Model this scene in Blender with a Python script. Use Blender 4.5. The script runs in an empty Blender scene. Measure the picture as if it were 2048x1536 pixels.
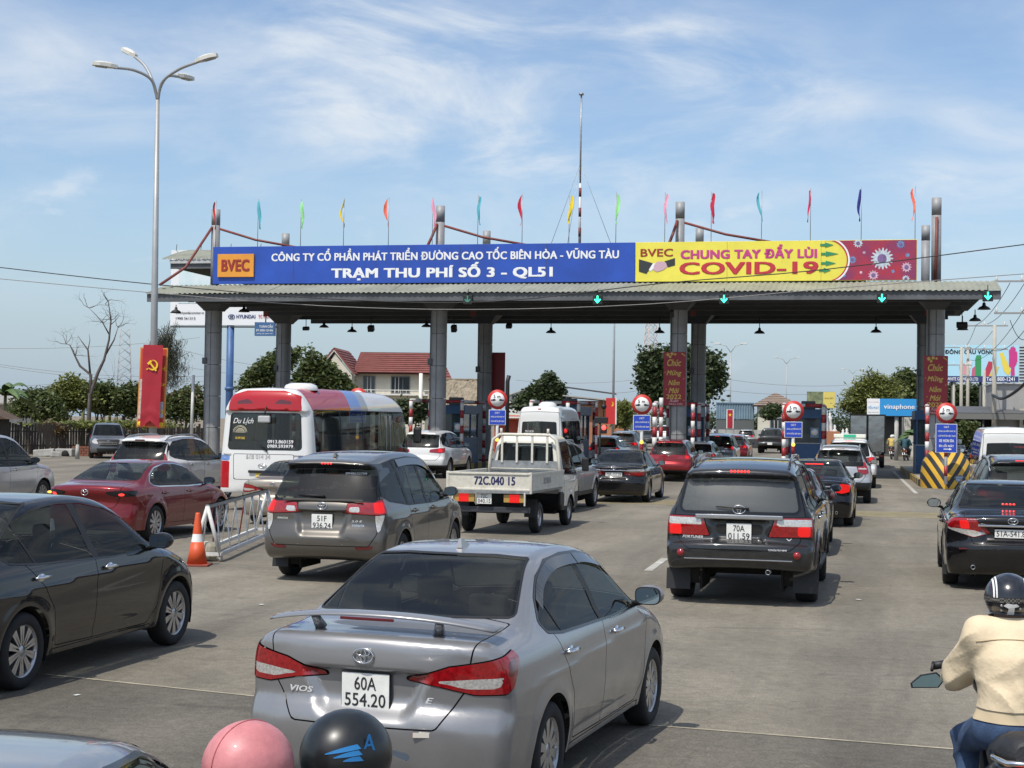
import bpy, bmesh, math, random
import numpy as np
from mathutils import Vector, Matrix, Euler

SC = bpy.context.scene
COL = SC.collection
R = math.radians
random.seed(7)
RNG = np.random.default_rng(11)

# ------------------------------------------------------------------ camera
F_PX, CX, CY = 3100.0, 1024.0, 768.0          # focal length and centre, in photo pixels
CAM_H, HORIZON, ROLL = 2.25, 843.0, 0.014
CAM = Vector((0, 0, CAM_H))
_p = math.atan((HORIZON - CY) / F_PX)
FWD = Vector((0, math.cos(_p), math.sin(_p)))
_u0 = Vector((0, -math.sin(_p), math.cos(_p)))
_x0 = Vector((1, 0, 0))
RGT = (_x0 * math.cos(ROLL) + _u0 * math.sin(ROLL)).normalized()
UPV = (_u0 * math.cos(ROLL) - _x0 * math.sin(ROLL)).normalized()
cam_data = bpy.data.cameras.new('camera')
cam_data.sensor_width = 36.0
cam_data.lens = 36.0 * F_PX / 2048.0
cam_data.clip_start, cam_data.clip_end = 0.1, 6000
cam = bpy.data.objects.new('camera', cam_data)
COL.objects.link(cam)
cam.matrix_world = Matrix(((RGT.x, UPV.x, -FWD.x, CAM.x), (RGT.y, UPV.y, -FWD.y, CAM.y),
                           (RGT.z, UPV.z, -FWD.z, CAM.z), (0, 0, 0, 1)))
SC.camera = cam

# ------------------------------------------------------------------ light
SUN_EL = R(60)
SUN_AZ = math.atan2(-0.55, -0.835)             # direction towards the sun: (sin az, cos az)
SUN_DIR = Vector((math.sin(SUN_AZ) * math.cos(SUN_EL), math.cos(SUN_AZ) * math.cos(SUN_EL), math.sin(SUN_EL)))
sun_data = bpy.data.lights.new('sun', 'SUN')
sun_data.energy, sun_data.angle, sun_data.color = 4.2, R(0.5), (1.0, 0.95, 0.87)
sun = bpy.data.objects.new('sun', sun_data)
COL.objects.link(sun)
sun.rotation_euler = SUN_DIR.to_track_quat('Z', 'Y').to_euler()
sun.location = (-20, -20, 40)

world = bpy.data.worlds.new('World')
SC.world = world
world.use_nodes = True
def build_sky():
    nt = world.node_tree
    N, L = nt.nodes, nt.links
    N.clear()
    out = N.new('ShaderNodeOutputWorld')
    bg = N.new('ShaderNodeBackground')
    bg.inputs['Strength'].default_value = 0.13
    L.new(bg.outputs[0], out.inputs[0])
    sky = N.new('ShaderNodeTexSky')
    sky.sky_type = 'NISHITA'
    sky.sun_disc = False
    sky.sun_elevation, sky.sun_rotation = SUN_EL, SUN_AZ
    sky.air_density, sky.dust_density, sky.ozone_density = 1.0, 1.6, 1.0
    tc = N.new('ShaderNodeTexCoord')
    def m(op, a, b=None, c=None):
        n = N.new('ShaderNodeMath'); n.operation = op
        for k, v in enumerate((a, b, c)):
            if v is None: continue
            if isinstance(v, (int, float)): n.inputs[k].default_value = v
            else: L.new(v, n.inputs[k])
        return n.outputs[0]
    sep = N.new('ShaderNodeSeparateXYZ'); L.new(tc.outputs['Generated'], sep.inputs[0])
    x, y, z = sep.outputs
    def noise(scale, detail, rough, rot, sc, off, dist=0.0):
        mp = N.new('ShaderNodeMapping'); L.new(tc.outputs['Generated'], mp.inputs[0])
        mp.inputs['Rotation'].default_value = (0, rot, 0)
        mp.inputs['Scale'].default_value = sc
        mp.inputs['Location'].default_value = off
        n = N.new('ShaderNodeTexNoise'); L.new(mp.outputs[0], n.inputs['Vector'])
        n.inputs['Scale'].default_value = scale; n.inputs['Detail'].default_value = detail
        n.inputs['Roughness'].default_value = rough; n.inputs['Distortion'].default_value = dist
        return n.outputs['Fac']
    def ramp(v, a, b):
        n = N.new('ShaderNodeMapRange'); n.interpolation_type = 'SMOOTHSTEP'
        L.new(v, n.inputs[0]); n.inputs[1].default_value = a; n.inputs[2].default_value = b
        return n.outputs[0]
    # high wispy cloud: broad banks, combed out along their length
    bank = ramp(noise(3.4, 3, 0.5, R(14), (1.0, 1.0, 2.0), BANK_OFF), 0.40, 0.64)
    wisp = ramp(noise(9.0, 10, 0.60, R(16), (0.8, 1.0, 2.3), (0.7, 2.2, 0.3), 0.55), 0.33, 0.70)
    veil = ramp(noise(5.5, 8, 0.62, R(-10), (0.7, 1.0, 2.6), (5.2, 1.1, 0.6), 0.4), 0.38, 0.80)
    high = m('ADD', m('MULTIPLY', m('MULTIPLY', bank, wisp), 0.92), m('MULTIPLY', veil, 0.30))
    # small cumulus puffs near the horizon
    pn = noise(13.0, 6, 0.55, 0.0, (1.0, 1.0, 2.4), (2.6, 0.4, 1.7))
    puff = m('MULTIPLY', ramp(pn, 0.60, 0.74), m('MULTIPLY', ramp(z, 0.01, 0.05), ramp(z, 0.20, 0.10)))
    cl = m('MINIMUM', m('ADD', m('MULTIPLY', high, ramp(z, 0.04, 0.18)), m('MULTIPLY', puff, 0.6)), 0.92)
    mix = N.new('ShaderNodeMix'); mix.data_type = 'RGBA'
    L.new(cl, mix.inputs['Factor'])
    tint = N.new('ShaderNodeMix'); tint.data_type = 'RGBA'; tint.blend_type = 'MULTIPLY'
    tint.inputs['Factor'].default_value = 1.0
    L.new(sky.outputs[0], tint.inputs['A']); tint.inputs['B'].default_value = SKY_TINT
    L.new(tint.outputs['Result'], mix.inputs['A'])
    mix.inputs['B'].default_value = CLOUD_COL
    # pale humid haze low in the sky
    hz = N.new('ShaderNodeMix'); hz.data_type = 'RGBA'
    L.new(m('MULTIPLY', ramp(z, 0.15, -0.03), 0.80), hz.inputs['Factor'])
    L.new(mix.outputs['Result'], hz.inputs['A']); hz.inputs['B'].default_value = HAZE_COL
    L.new(hz.outputs['Result'], bg.inputs['Color'])
BANK_OFF = (0.35, 0.0, 0.15)
SKY_TINT = (1.08, 1.15, 1.23, 1)
CLOUD_COL = (6.2, 6.6, 7.0, 1)
HAZE_COL = (3.45, 4.45, 5.65, 1)
build_sky()
SC.view_settings.view_transform = 'Standard'
SC.view_settings.look = 'None'
SC.view_settings.gamma = 1.0
SC.view_settings.exposure = 0.0
SC.view_settings.use_curve_mapping = False

# ------------------------------------------------------------------ placing
def ray(px, py):
    return FWD + RGT * ((px - CX) / F_PX) + UPV * ((CY - py) / F_PX)
def W(px, py, Y):                                # point on the pixel's line of sight at world depth Y
    d = ray(px, py); t = Y / d.y
    return CAM + d * t
def G(px, py, z=0.0):                            # where that line of sight meets the ground
    d = ray(px, py); t = (z - CAM.z) / d.z
    return CAM + d * t
def PX(p):
    v = Vector(p) - CAM; d = v.dot(FWD)
    return CX + F_PX * v.dot(RGT) / d, CY - F_PX * v.dot(UPV) / d
HEAD = R(12.2)                                   # the road runs 12.2 degrees to the right of the camera
U = Vector((math.sin(HEAD), math.cos(HEAD), 0))  # along the road
V = Vector((math.cos(HEAD), -math.sin(HEAD), 0)) # across, to the right
# ------------------------------------------------------------------ objects
def tag(o, label=None, cat=None, group=None, kind=None):
    if label: o['label'] = label
    if cat: o['category'] = cat
    if group: o['group'] = group
    if kind: o['kind'] = kind
    return o
def empty(name, loc=(0, 0, 0), rz=0.0, scale=1.0, parent=None):
    o = bpy.data.objects.new(name, None); COL.objects.link(o)
    o.empty_display_size = 0.2
    o.location = loc; o.rotation_euler = (0, 0, rz); o.scale = (scale,) * 3
    o.parent = parent
    return o
def thing(name, label, cat, loc=(0, 0, 0), rz=0.0, group=None, scale=1.0):
    return tag(empty(name, loc, rz, scale), label, cat, group)
def link(name, me, parent=None, label=None):
    o = bpy.data.objects.new(name, me); COL.objects.link(o)
    o.parent = parent
    if label: o['label'] = label
    return o
def children_of(o):
    return [c for c in bpy.data.objects if c.parent == o]
def copy_tree(o, parent=None, kids=None):
    if kids is None:
        kids = {}
        for c in bpy.data.objects:
            if c.parent: kids.setdefault(c.parent.name, []).append(c)
    c = o.copy(); COL.objects.link(c); c.parent = parent
    for ch in kids.get(o.name, []): copy_tree(ch, c, kids)
    return c

# ------------------------------------------------------------------ materials
MATS = {}
def mat(name, col=(.5, .5, .5), rough=.5, metal=0.0, coat=0.0, emit=None, estr=0.0, noise=0.0, nscale=6.0, bump=0.0,
        bscale=60.0, spec=None, trans=0.0, noise2=None, alpha=1.0):
    if name in MATS: return MATS[name]
    m = bpy.data.materials.new(name); MATS[name] = m
    m.use_nodes = True
    nt = m.node_tree; N, L = nt.nodes, nt.links
    b = N['Principled BSDF']
    b.inputs['Base Color'].default_value = (*col, 1)
    b.inputs['Roughness'].default_value = rough
    b.inputs['Metallic'].default_value = metal
    b.inputs['Coat Weight'].default_value = coat
    b.inputs['Coat Roughness'].default_value = 0.04
    if spec is not None: b.inputs['Specular IOR Level'].default_value = spec
    if trans: b.inputs['Transmission Weight'].default_value = trans
    if emit:
        b.inputs['Emission Color'].default_value = (*emit, 1); b.inputs['Emission Strength'].default_value = estr
    if noise or bump:
        tc = N.new('ShaderNodeTexCoord')
    if noise:
        n = N.new('ShaderNodeTexNoise'); L.new(tc.outputs['Object'], n.inputs['Vector'])
        n.inputs['Scale'].default_value = nscale; n.inputs['Detail'].default_value = 6; n.inputs['Roughness'].default_value = .65
        r = N.new('ShaderNodeMapRange'); L.new(n.outputs['Fac'], r.inputs[0])
        r.inputs[1].default_value, r.inputs[2].default_value = .3, .7
        mx = N.new('ShaderNodeMix'); mx.data_type = 'RGBA'; L.new(r.outputs[0], mx.inputs['Factor'])
        c2 = noise2 if noise2 else tuple(max(0, c * (1 - noise)) for c in col)
        mx.inputs['A'].default_value = (*c2, 1); mx.inputs['B'].default_value = (*tuple(min(1, c * (1 + (0 if noise2 else noise * .5))) for c in col), 1)
        L.new(mx.outputs['Result'], b.inputs['Base Color'])
    if bump:
        n = N.new('ShaderNodeTexNoise'); L.new(tc.outputs['Object'], n.inputs['Vector'])
        n.inputs['Scale'].default_value = bscale; n.inputs['Detail'].default_value = 5
        bp = N.new('ShaderNodeBump'); bp.inputs['Strength'].default_value = bump; bp.inputs['Distance'].default_value = .02
        L.new(n.outputs['Fac'], bp.inputs['Height']); L.new(bp.outputs[0], b.inputs['Normal'])
    return m
def paint(name, col, metal=.0, rough=.32, dirt=.25):
    """car paint: clear coat over flake, road dust low on the body and faint streaks"""
    if name in MATS: return MATS[name]
    m = mat(name, col, rough, metal, 1.0, spec=.12)
    nt = m.node_tree; N, L = nt.nodes, nt.links
    b = N['Principled BSDF']
    tc = N.new('ShaderNodeTexCoord'); sp = N.new('ShaderNodeSeparateXYZ'); L.new(tc.outputs['Object'], sp.inputs[0])
    low = N.new('ShaderNodeMapRange'); L.new(sp.outputs[2], low.inputs[0])
    low.inputs[1].default_value, low.inputs[2].default_value = .75, .2
    n = N.new('ShaderNodeTexNoise'); L.new(tc.outputs['Object'], n.inputs['Vector'])
    n.inputs['Scale'].default_value = 3.5; n.inputs['Detail'].default_value = 8; n.inputs['Roughness'].default_value = .7
    nr = N.new('ShaderNodeMapRange'); L.new(n.outputs['Fac'], nr.inputs[0]); nr.inputs[1].default_value, nr.inputs[2].default_value = .35, .7
    add = N.new('ShaderNodeMath'); add.operation = 'MULTIPLY_ADD'
    L.new(low.outputs[0], add.inputs[0]); add.inputs[1].default_value = 1.0; add.inputs[2].default_value = .10
    ml = N.new('ShaderNodeMath'); ml.operation = 'MULTIPLY'; L.new(add.outputs[0], ml.inputs[0]); L.new(nr.outputs[0], ml.inputs[1])
    m2 = N.new('ShaderNodeMath'); m2.operation = 'MULTIPLY'; L.new(ml.outputs[0], m2.inputs[0]); m2.inputs[1].default_value = dirt * 2
    m2.use_clamp = True
    mx = N.new('ShaderNodeMix'); mx.data_type = 'RGBA'; L.new(m2.outputs[0], mx.inputs['Factor'])
    mx.inputs['A'].default_value = (*col, 1); mx.inputs['B'].default_value = (.16, .14, .115, 1)
    bk = N.new('ShaderNodeNewGeometry'); inn = N.new('ShaderNodeMix'); inn.data_type = 'RGBA'      # the inside of the shell is dark lining
    L.new(bk.outputs['Backfacing'], inn.inputs['Factor']); L.new(mx.outputs['Result'], inn.inputs['A']); inn.inputs['B'].default_value = (.05, .048, .045, 1)
    L.new(inn.outputs['Result'], b.inputs['Base Color'])
    rr = N.new('ShaderNodeMapRange'); L.new(m2.outputs[0], rr.inputs[0]); rr.inputs[3].default_value = rough; rr.inputs[4].default_value = .75
    L.new(rr.outputs[0], b.inputs['Roughness'])
    cw = N.new('ShaderNodeMapRange'); L.new(m2.outputs[0], cw.inputs[0]); cw.inputs[3].default_value = 1.0; cw.inputs[4].default_value = .2
    L.new(cw.outputs[0], b.inputs['Coat Weight'])
    return m

# ------------------------------------------------------------------ meshes
def np_mesh(name, V_, T, mats, normals=None, smooth=True, midx=None):
    me = bpy.data.meshes.new(name)
    V_ = np.asarray(V_, float); T = np.asarray(T, np.int32)
    k = T.shape[1]
    me.vertices.add(len(V_)); me.vertices.foreach_set('co', V_.astype(np.float32).ravel())
    me.loops.add(T.size); me.loops.foreach_set('vertex_index', T.ravel())
    me.polygons.add(len(T)); me.polygons.foreach_set('loop_start', np.arange(0, T.size, k, dtype=np.int32))
    me.polygons.foreach_set('use_smooth', np.full(len(T), smooth))
    for m in (mats if isinstance(mats, (list, tuple)) else [mats]): me.materials.append(m)
    if midx is not None: me.polygons.foreach_set('material_index', np.asarray(midx, np.int32))
    me.update(calc_edges=True); me.validate()
    if normals is not None and len(me.vertices) == len(normals):
        me.normals_split_custom_set_from_vertices(np.asarray(normals).tolist())
    return me
class MB:
    """collects simple solids, then becomes ONE mesh"""
    def __init__(s): s.bm = bmesh.new()
    def box(s, c, size, rot=None, bevel=0.0, mi=0):
        r = bmesh.ops.create_cube(s.bm, size=1.0)
        vs = r['verts']
        bmesh.ops.scale(s.bm, vec=size, verts=vs)
        fs = {f for v in vs for f in v.link_faces}
        if bevel:
            es = list({e for v in vs for e in v.link_edges})
            rb = bmesh.ops.bevel(s.bm, geom=es, offset=bevel, segments=2, affect='EDGES', profile=.6)
            vs = list({v for f in rb['faces'] for v in f.verts} | {v for v in vs if v.is_valid})
            fs = {f for v in vs for f in v.link_faces}
        for f in fs: f.material_index = mi
        M = Matrix.Translation(Vector(c))
        if rot is not None: M = M @ (rot if isinstance(rot, Matrix) else Euler(rot).to_matrix().to_4x4())
        bmesh.ops.transform(s.bm, matrix=M, verts=vs)
        return s
    def tube(s, pts, r, n=8, cap=True, mi=0):
        pts = [Vector(p) for p in pts]; k = len(pts)
        rs = r if isinstance(r, (list, tuple)) else [r] * k
        rings = []; up = Vector((0, 0, 1)); prev = None
        for i, p in enumerate(pts):
            t = (pts[min(i + 1, k - 1)] - pts[max(i - 1, 0)]).normalized()
            if prev is None:
                a = t.cross(up)
                if a.length < 1e-3: a = t.cross(Vector((1, 0, 0)))
                a.normalize()
            else:
                a = prev - t * prev.dot(t)
                if a.length < 1e-5: a = t.cross(up)
                a.normalize()
            prev = a; b = t.cross(a)
            rings.append([s.bm.verts.new(p + (a * math.cos(q) + b * math.sin(q)) * rs[i]) for q in (2 * math.pi * j / n for j in range(n))])
        for i in range(k - 1):
            for j in range(n):
                f = s.bm.faces.new((rings[i][j], rings[i][(j + 1) % n], rings[i + 1][(j + 1) % n], rings[i + 1][j]))
                f.smooth = True; f.material_index = mi
        if cap:
            for rg in (rings[0][::-1], rings[-1]):
                f = s.bm.faces.new(rg); f.material_index = mi
        return s
    def cyl(s, a, b, r, n=16, mi=0, r2=None):
        return s.tube([a, b], [r, r if r2 is None else r2], n, True, mi)
    def lathe(s, prof, n=24, M=None, mi=0, smooth=True, close=False):
        """prof: list of (radius, z) turned about z, then moved by M"""
        rings = []
        for rr, z in prof:
            ring = []
            for j in range(n):
                q = 2 * math.pi * j / n
                p = Vector((rr * math.cos(q), rr * math.sin(q), z))
                ring.append(s.bm.verts.new(M @ p if M else p))
            rings.append(ring)
        if close: rings.append(rings[0])
        for i in range(len(rings) - 1):
            for j in range(n):
                f = s.bm.faces.new((rings[i][j], rings[i][(j + 1) % n], rings[i + 1][(j + 1) % n], rings[i + 1][j]))
                f.smooth = smooth; f.material_index = mi
        return s
    def prism(s, poly, d, M=None, mi=0, smooth=False):
        """poly: list of 2D points in the xy plane, extruded from z=0 to z=d"""
        a = [Vector((x, y, 0)) for x, y in poly]; b = [Vector((x, y, d)) for x, y in poly]
        if M: a = [M @ p for p in a]; b = [M @ p for p in b]
        A = [s.bm.verts.new(p) for p in a]; B = [s.bm.verts.new(p) for p in b]
        n = len(A)
        fs = [s.bm.faces.new(A[::-1]), s.bm.faces.new(B)]
        for i in range(n):
            f = s.bm.faces.new((A[i], A[(i + 1) % n], B[(i + 1) % n], B[i])); f.smooth = smooth; fs.append(f)
        for f in fs: f.material_index = mi
        return s
    def quad(s, pts, mi=0):
        f = s.bm.faces.new([s.bm.verts.new(Vector(p)) for p in pts]); f.material_index = mi
        return s
    def sphere(s, c, r, n=16, M=None, mi=0):
        rr = bmesh.ops.create_uvsphere(s.bm, u_segments=n, v_segments=max(6, n // 2), radius=1.0)
        sz = r if isinstance(r, (tuple, list)) else (r, r, r)
        mm = Matrix.Translation(Vector(c)) @ (M if M else Matrix.Identity(4)) @ Matrix.Diagonal((*sz, 1))
        bmesh.ops.transform(s.bm, matrix=mm, verts=rr['verts'])
        for f in {f for v in rr['verts'] for f in v.link_faces}: f.smooth = True; f.material_index = mi
        return s
    def mesh(s, name, mats):
        bmesh.ops.recalc_face_normals(s.bm, faces=s.bm.faces)
        me = bpy.data.meshes.new(name); s.bm.to_mesh(me); s.bm.free()
        for m in (mats if isinstance(mats, (list, tuple)) else [mats]): me.materials.append(m)
        return me
    def obj(s, name, mats, parent=None, label=None):
        return link(name, s.mesh(name, mats), parent, label)

# ------------------------------------------------------------------ lettering
_TXT = {}
def text_mesh(body, m, bold=0.0, depth=0.0, key=None, shear=0.0, space=1.0):
    k = (body, m.name, bold, depth, shear, space)
    if k in _TXT: return _TXT[k]
    cu = bpy.data.curves.new('lettering', 'FONT'); cu.body = body
    cu.size = 1.0; cu.shear = shear; cu.space_character = space + bold * 1.2
    cu.align_x, cu.align_y = 'LEFT', 'BOTTOM_BASELINE'
    cu.resolution_u = 3
    o = bpy.data.objects.new('lettering', cu); COL.objects.link(o)
    dg = bpy.context.evaluated_depsgraph_get(); dg.update()
    me0 = bpy.data.meshes.new_from_object(o.evaluated_get(dg)); bpy.data.objects.remove(o)
    n = len(me0.vertices); a = np.zeros(n * 3, np.float32); me0.vertices.foreach_get('co', a); a = a.reshape(-1, 3)
    me0.calc_loop_triangles(); T = np.zeros(len(me0.loop_triangles) * 3, np.int32); me0.loop_triangles.foreach_get('vertices', T); T = T.reshape(-1, 3)
    # heavier strokes: the glyphs are laid over themselves, slightly shifted, each a hair in front of the last
    sh = [(0, 0)] if bold < .004 else [(-bold, -bold * .6), (bold, -bold * .6), (bold, bold * .6), (-bold, bold * .6), (0, 0)]
    A = np.concatenate([a + np.array([dx, dy, .004 * i]) for i, (dx, dy) in enumerate(sh)]); TT = np.concatenate([T + n * i for i in range(len(sh))])
    bpy.data.meshes.remove(me0)
    me = np_mesh('lettering', A, TT, m, smooth=False)
    bb = (A[:, 0].min(), A[:, 1].min(), A[:, 0].max(), A[:, 1].max()) if n else (0, 0, 1, 1)
    _TXT[k] = (me, bb)
    return _TXT[k]
FACE = Matrix(((1, 0, 0, 0), (0, 0, -1, 0), (0, 1, 0, 0), (0, 0, 0, 1)))   # a text plane that faces local -y
def text(body, m, parent, c, w=None, h=None, bold=0.012, M=None, depth=0.0, shear=0.0, name='lettering', space=1.0, at='c'):
    """lettering fitted to width w and height h; c is its centre (or lower left corner)"""
    horn = [i for i, c_ in enumerate(body) if c_ in 'ƠỜỚơờớợ']           # this typeface draws the horned o badly: o plus a small horn
    body = body.translate(str.maketrans('ƠỜỚơờớợ', 'OÒÓoòóọ'))
    me, bb = text_mesh(body, m, bold, depth, None, shear, space)
    bw, bh = bb[2] - bb[0], bb[3] - bb[1]
    if w is None and h is None: h = 1
    sx = w / bw if w else None; sy = h / bh if h else None
    sx = sx or sy; sy = sy or sx
    o = link(name, me, parent)
    off = Vector((-(bb[0] + bb[2]) / 2, -(bb[1] + bb[3]) / 2, 0)) if at == 'c' else Vector((-bb[0], -bb[1], 0))
    o.matrix_local = Matrix.Translation(Vector(c)) @ (M if M else FACE) @ Matrix.Diagonal((sx, sy, sy, 1)) @ Matrix.Translation(off)
    for i in horn:
        x1 = text_mesh(body[:i + 1], m, bold, depth, None, shear, space)[1][2]; up = .60 if body[i].isupper() else .42
        b = MB(); b.prism([(x1 - .10, up), (x1 + .01, up + .05), (x1 + .02, up + .14), (x1 + .085, up + .14), (x1 + .075, up + .03), (x1 - .04, up - .06)], .004, Matrix.Translation((0, 0, .018)))
        h_ = b.obj(name, m, parent); h_.matrix_local = o.matrix_local
    return o

# ------------------------------------------------------------------ implicit surfaces
def surf_nets(F, lo, hi, h):
    lo, hi = np.array(lo, float), np.array(hi, float)
    n = np.ceil((hi - lo) / h).astype(int) + 1
    ax = [lo[i] + h * np.arange(n[i]) for i in range(3)]
    X, Y, Z = np.meshgrid(*ax, indexing='ij')
    D = F(X.ravel(), Y.ravel(), Z.ravel()).reshape(n)
    S = D < 0
    cs = np.zeros(n - 1, np.int8)
    for dx in (0, 1):
        for dy in (0, 1):
            for dz in (0, 1):
                cs += S[dx:n[0] - 1 + dx, dy:n[1] - 1 + dy, dz:n[2] - 1 + dz]
    act = (cs > 0) & (cs < 8)
    idx = -np.ones(n - 1, np.int64); ii = np.argwhere(act); idx[act] = np.arange(len(ii))
    acc = np.zeros((len(ii), 3)); cnt = np.zeros(len(ii))
    for a in range(3):
        o1, o2 = [b for b in range(3) if b != a]
        for u in (0, 1):
            for v in (0, 1):
                c0 = ii.copy(); c0[:, o1] += u; c0[:, o2] += v
                c1 = c0.copy(); c1[:, a] += 1
                d0 = D[c0[:, 0], c0[:, 1], c0[:, 2]]; d1 = D[c1[:, 0], c1[:, 1], c1[:, 2]]
                x = (d0 < 0) != (d1 < 0)
                t = np.where(x, d0 / np.where(x, d0 - d1, 1), 0)
                p = c0.astype(float); p[:, a] += t
                acc[x] += p[x]; cnt[x] += 1
    P = lo + h * acc / cnt[:, None]
    quads = []
    for a in range(3):
        o1, o2 = [(1, 2), (2, 0), (0, 1)][a]
        sl0 = [slice(None)] * 3; sl1 = [slice(None)] * 3
        sl0[a] = slice(0, n[a] - 1); sl1[a] = slice(1, n[a])
        E = S[tuple(sl0)] != S[tuple(sl1)]
        e = np.argwhere(E)
        ok = (e[:, o1] > 0) & (e[:, o2] > 0) & (e[:, o1] < n[o1] - 1) & (e[:, o2] < n[o2] - 1)
        e = e[ok]
        flip = S[e[:, 0], e[:, 1], e[:, 2]]
        def g(da, db):
            q = e.copy(); q[:, o1] += da; q[:, o2] += db
            return idx[q[:, 0], q[:, 1], q[:, 2]]
        q = np.stack([g(-1, -1), g(0, -1), g(0, 0), g(-1, 0)], 1)
        q[~flip] = q[~flip][:, ::-1]
        quads.append(q)
    Q = np.concatenate(quads)
    e = 0.004
    def grad(P):
        x, y, z = P.T
        return np.stack([F(x + e, y, z) - F(x - e, y, z), F(x, y + e, z) - F(x, y - e, z), F(x, y, z + e) - F(x, y, z - e)], 1) / (2 * e)
    for _ in range(2):
        g = grad(P); d = F(*P.T)
        st = d[:, None] * g / np.maximum((g * g).sum(1), .05)[:, None]
        l = np.linalg.norm(st, axis=1); k = np.minimum(1, .6 * h / np.maximum(l, 1e-9))
        P = P - st * k[:, None]
    g = grad(P); Nn = g / np.maximum(np.linalg.norm(g, axis=1), 1e-9)[:, None]
    T = np.concatenate([Q[:, [0, 1, 2]], Q[:, [0, 2, 3]]])
    return P, Nn, T
def compact(P, N_, T):
    u, inv = np.unique(T, return_inverse=True)
    return P[u], N_[u], inv.reshape(T.shape)
def clip(mesh, f):
    """cut a triangle mesh along f = 0; returns (part with f<0, part with f>=0)"""
    P, N_, T = mesh
    if len(T) == 0: return mesh, mesh
    f = np.where(np.abs(f) < 1e-7, 1e-7, f)
    s = f < 0
    c = s[T].sum(1)
    neg, pos = [T[c == 3]], [T[c == 0]]
    VP, VN = [P], [N_]; base = len(P)
    for want, minority in ((1, True), (2, False)):
        t = T[c == want]
        if len(t) == 0: continue
        lone = s[t] if minority else ~s[t]
        k = lone.argmax(1); r = np.arange(len(t))
        a, b, d = t[r, k], t[r, (k + 1) % 3], t[r, (k + 2) % 3]
        def cut(i, j):
            q = (f[i] / (f[i] - f[j]))[:, None]
            return P[i] * (1 - q) + P[j] * q, N_[i] * (1 - q) + N_[j] * q
        p1, n1 = cut(a, b); p2, n2 = cut(a, d)
        VP += [p1, p2]; VN += [n1, n2]
        i1 = base + r; i2 = base + len(t) + r; base += 2 * len(t)
        tri = np.stack([a, i1, i2], 1)
        two = np.concatenate([np.stack([i1, b, d], 1), np.stack([i1, d, i2], 1)])
        (neg if minority else pos).append(tri); (pos if minority else neg).append(two)
    VP = np.concatenate(VP); VN = np.concatenate(VN)
    VN = VN / np.maximum(np.linalg.norm(VN, axis=1), 1e-9)[:, None]
    return compact(VP, VN, np.concatenate(neg)), compact(VP, VN, np.concatenate(pos))
def poly_sdf(poly, x, y, r=0.0):
    p = np.asarray(poly, float); q = np.roll(p, -1, 0)
    d = np.full(x.shape, 1e18); ins = np.zeros(x.shape, bool)
    for (ax, ay), (bx, by) in zip(p, q):
        ex, ey = bx - ax, by - ay
        wx, wy = x - ax, y - ay
        t = np.clip((wx * ex + wy * ey) / max(ex * ex + ey * ey, 1e-12), 0, 1)
        d = np.minimum(d, (wx - ex * t) ** 2 + (wy - ey * t) ** 2)
        c = ((ay > y) != (by > y))
        if ey != 0: ins ^= c & (x < ex * (y - ay) / ey + ax)
    d = np.sqrt(d)
    return np.where(ins, -d, d) - r
def spline(pts, n=10, closed=True):
    """Catmull-Rom through pts; a point given twice stays a corner"""
    p = [np.array(q, float) for q in pts]; k = len(p); out = []
    rng = range(k if closed else k - 1)
    for i in rng:
        a, b = p[i], p[(i + 1) % k]
        if np.allclose(a, b): continue
        z = p[(i - 1) % k] if (closed or i > 0) else a
        c = p[(i + 2) % k] if (closed or i + 2 < k) else b
        if np.allclose(z, a): z = a - (b - a) * .5
        if np.allclose(c, b): c = b + (b - a) * .5
        t01 = max(np.linalg.norm(a - z) ** .5, 1e-6); t12 = max(np.linalg.norm(b - a) ** .5, 1e-6); t23 = max(np.linalg.norm(c - b) ** .5, 1e-6)
        m1 = b - a + t12 * ((a - z) / t01 - (b - z) / (t01 + t12))
        m2 = b - a + t12 * ((c - b) / t23 - (c - a) / (t12 + t23))
        for j in range(n):
            t = j / n
            out.append((2 * a - 2 * b + m1 + m2) * t ** 3 + (-3 * a + 3 * b - 2 * m1 - m2) * t ** 2 + m1 * t + a)
    if not closed: out.append(p[-1])
    return np.array(out)
class Curve1:
    """smooth 1-D curve through (x, y) pairs"""
    def __init__(s, pts, sig=.03):
        p = np.array(pts, float); lo, hi = p[0, 0] - .6, p[-1, 0] + .6
        s.lo, s.h = lo, .01
        x = np.arange(lo, hi, s.h); y = np.interp(x, p[:, 0], p[:, 1])
        k = max(1, int(3 * sig / s.h)); w = np.exp(-.5 * (np.arange(-k, k + 1) * s.h / sig) ** 2); w /= w.sum()
        s.y = np.convolve(np.pad(y, k, 'edge'), w, 'valid')
    def __call__(s, x):
        u = np.clip((x - s.lo) / s.h, 0, len(s.y) - 1.001); i = u.astype(int); f = u - i
        return s.y[i] * (1 - f) + s.y[i + 1] * f
class Field2:
    """signed distance to a closed outline, tabled on a grid"""
    def __init__(s, poly, lo, hi, h=.02):
        s.lo, s.h = np.array(lo, float), h
        nx, ny = int((hi[0] - lo[0]) / h) + 2, int((hi[1] - lo[1]) / h) + 2
        X, Y = np.meshgrid(lo[0] + h * np.arange(nx), lo[1] + h * np.arange(ny), indexing='ij')
        s.D = poly_sdf(poly, X.ravel(), Y.ravel()).reshape(nx, ny)
    def __call__(s, x, y):
        u = np.clip((x - s.lo[0]) / s.h, 0, s.D.shape[0] - 1.001); v = np.clip((y - s.lo[1]) / s.h, 0, s.D.shape[1] - 1.001)
        i, j = u.astype(int), v.astype(int); a, b = u - i, v - j
        D = s.D
        return (D[i, j] * (1 - a) + D[i + 1, j] * a) * (1 - b) + (D[i, j + 1] * (1 - a) + D[i + 1, j + 1] * a) * b
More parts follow.
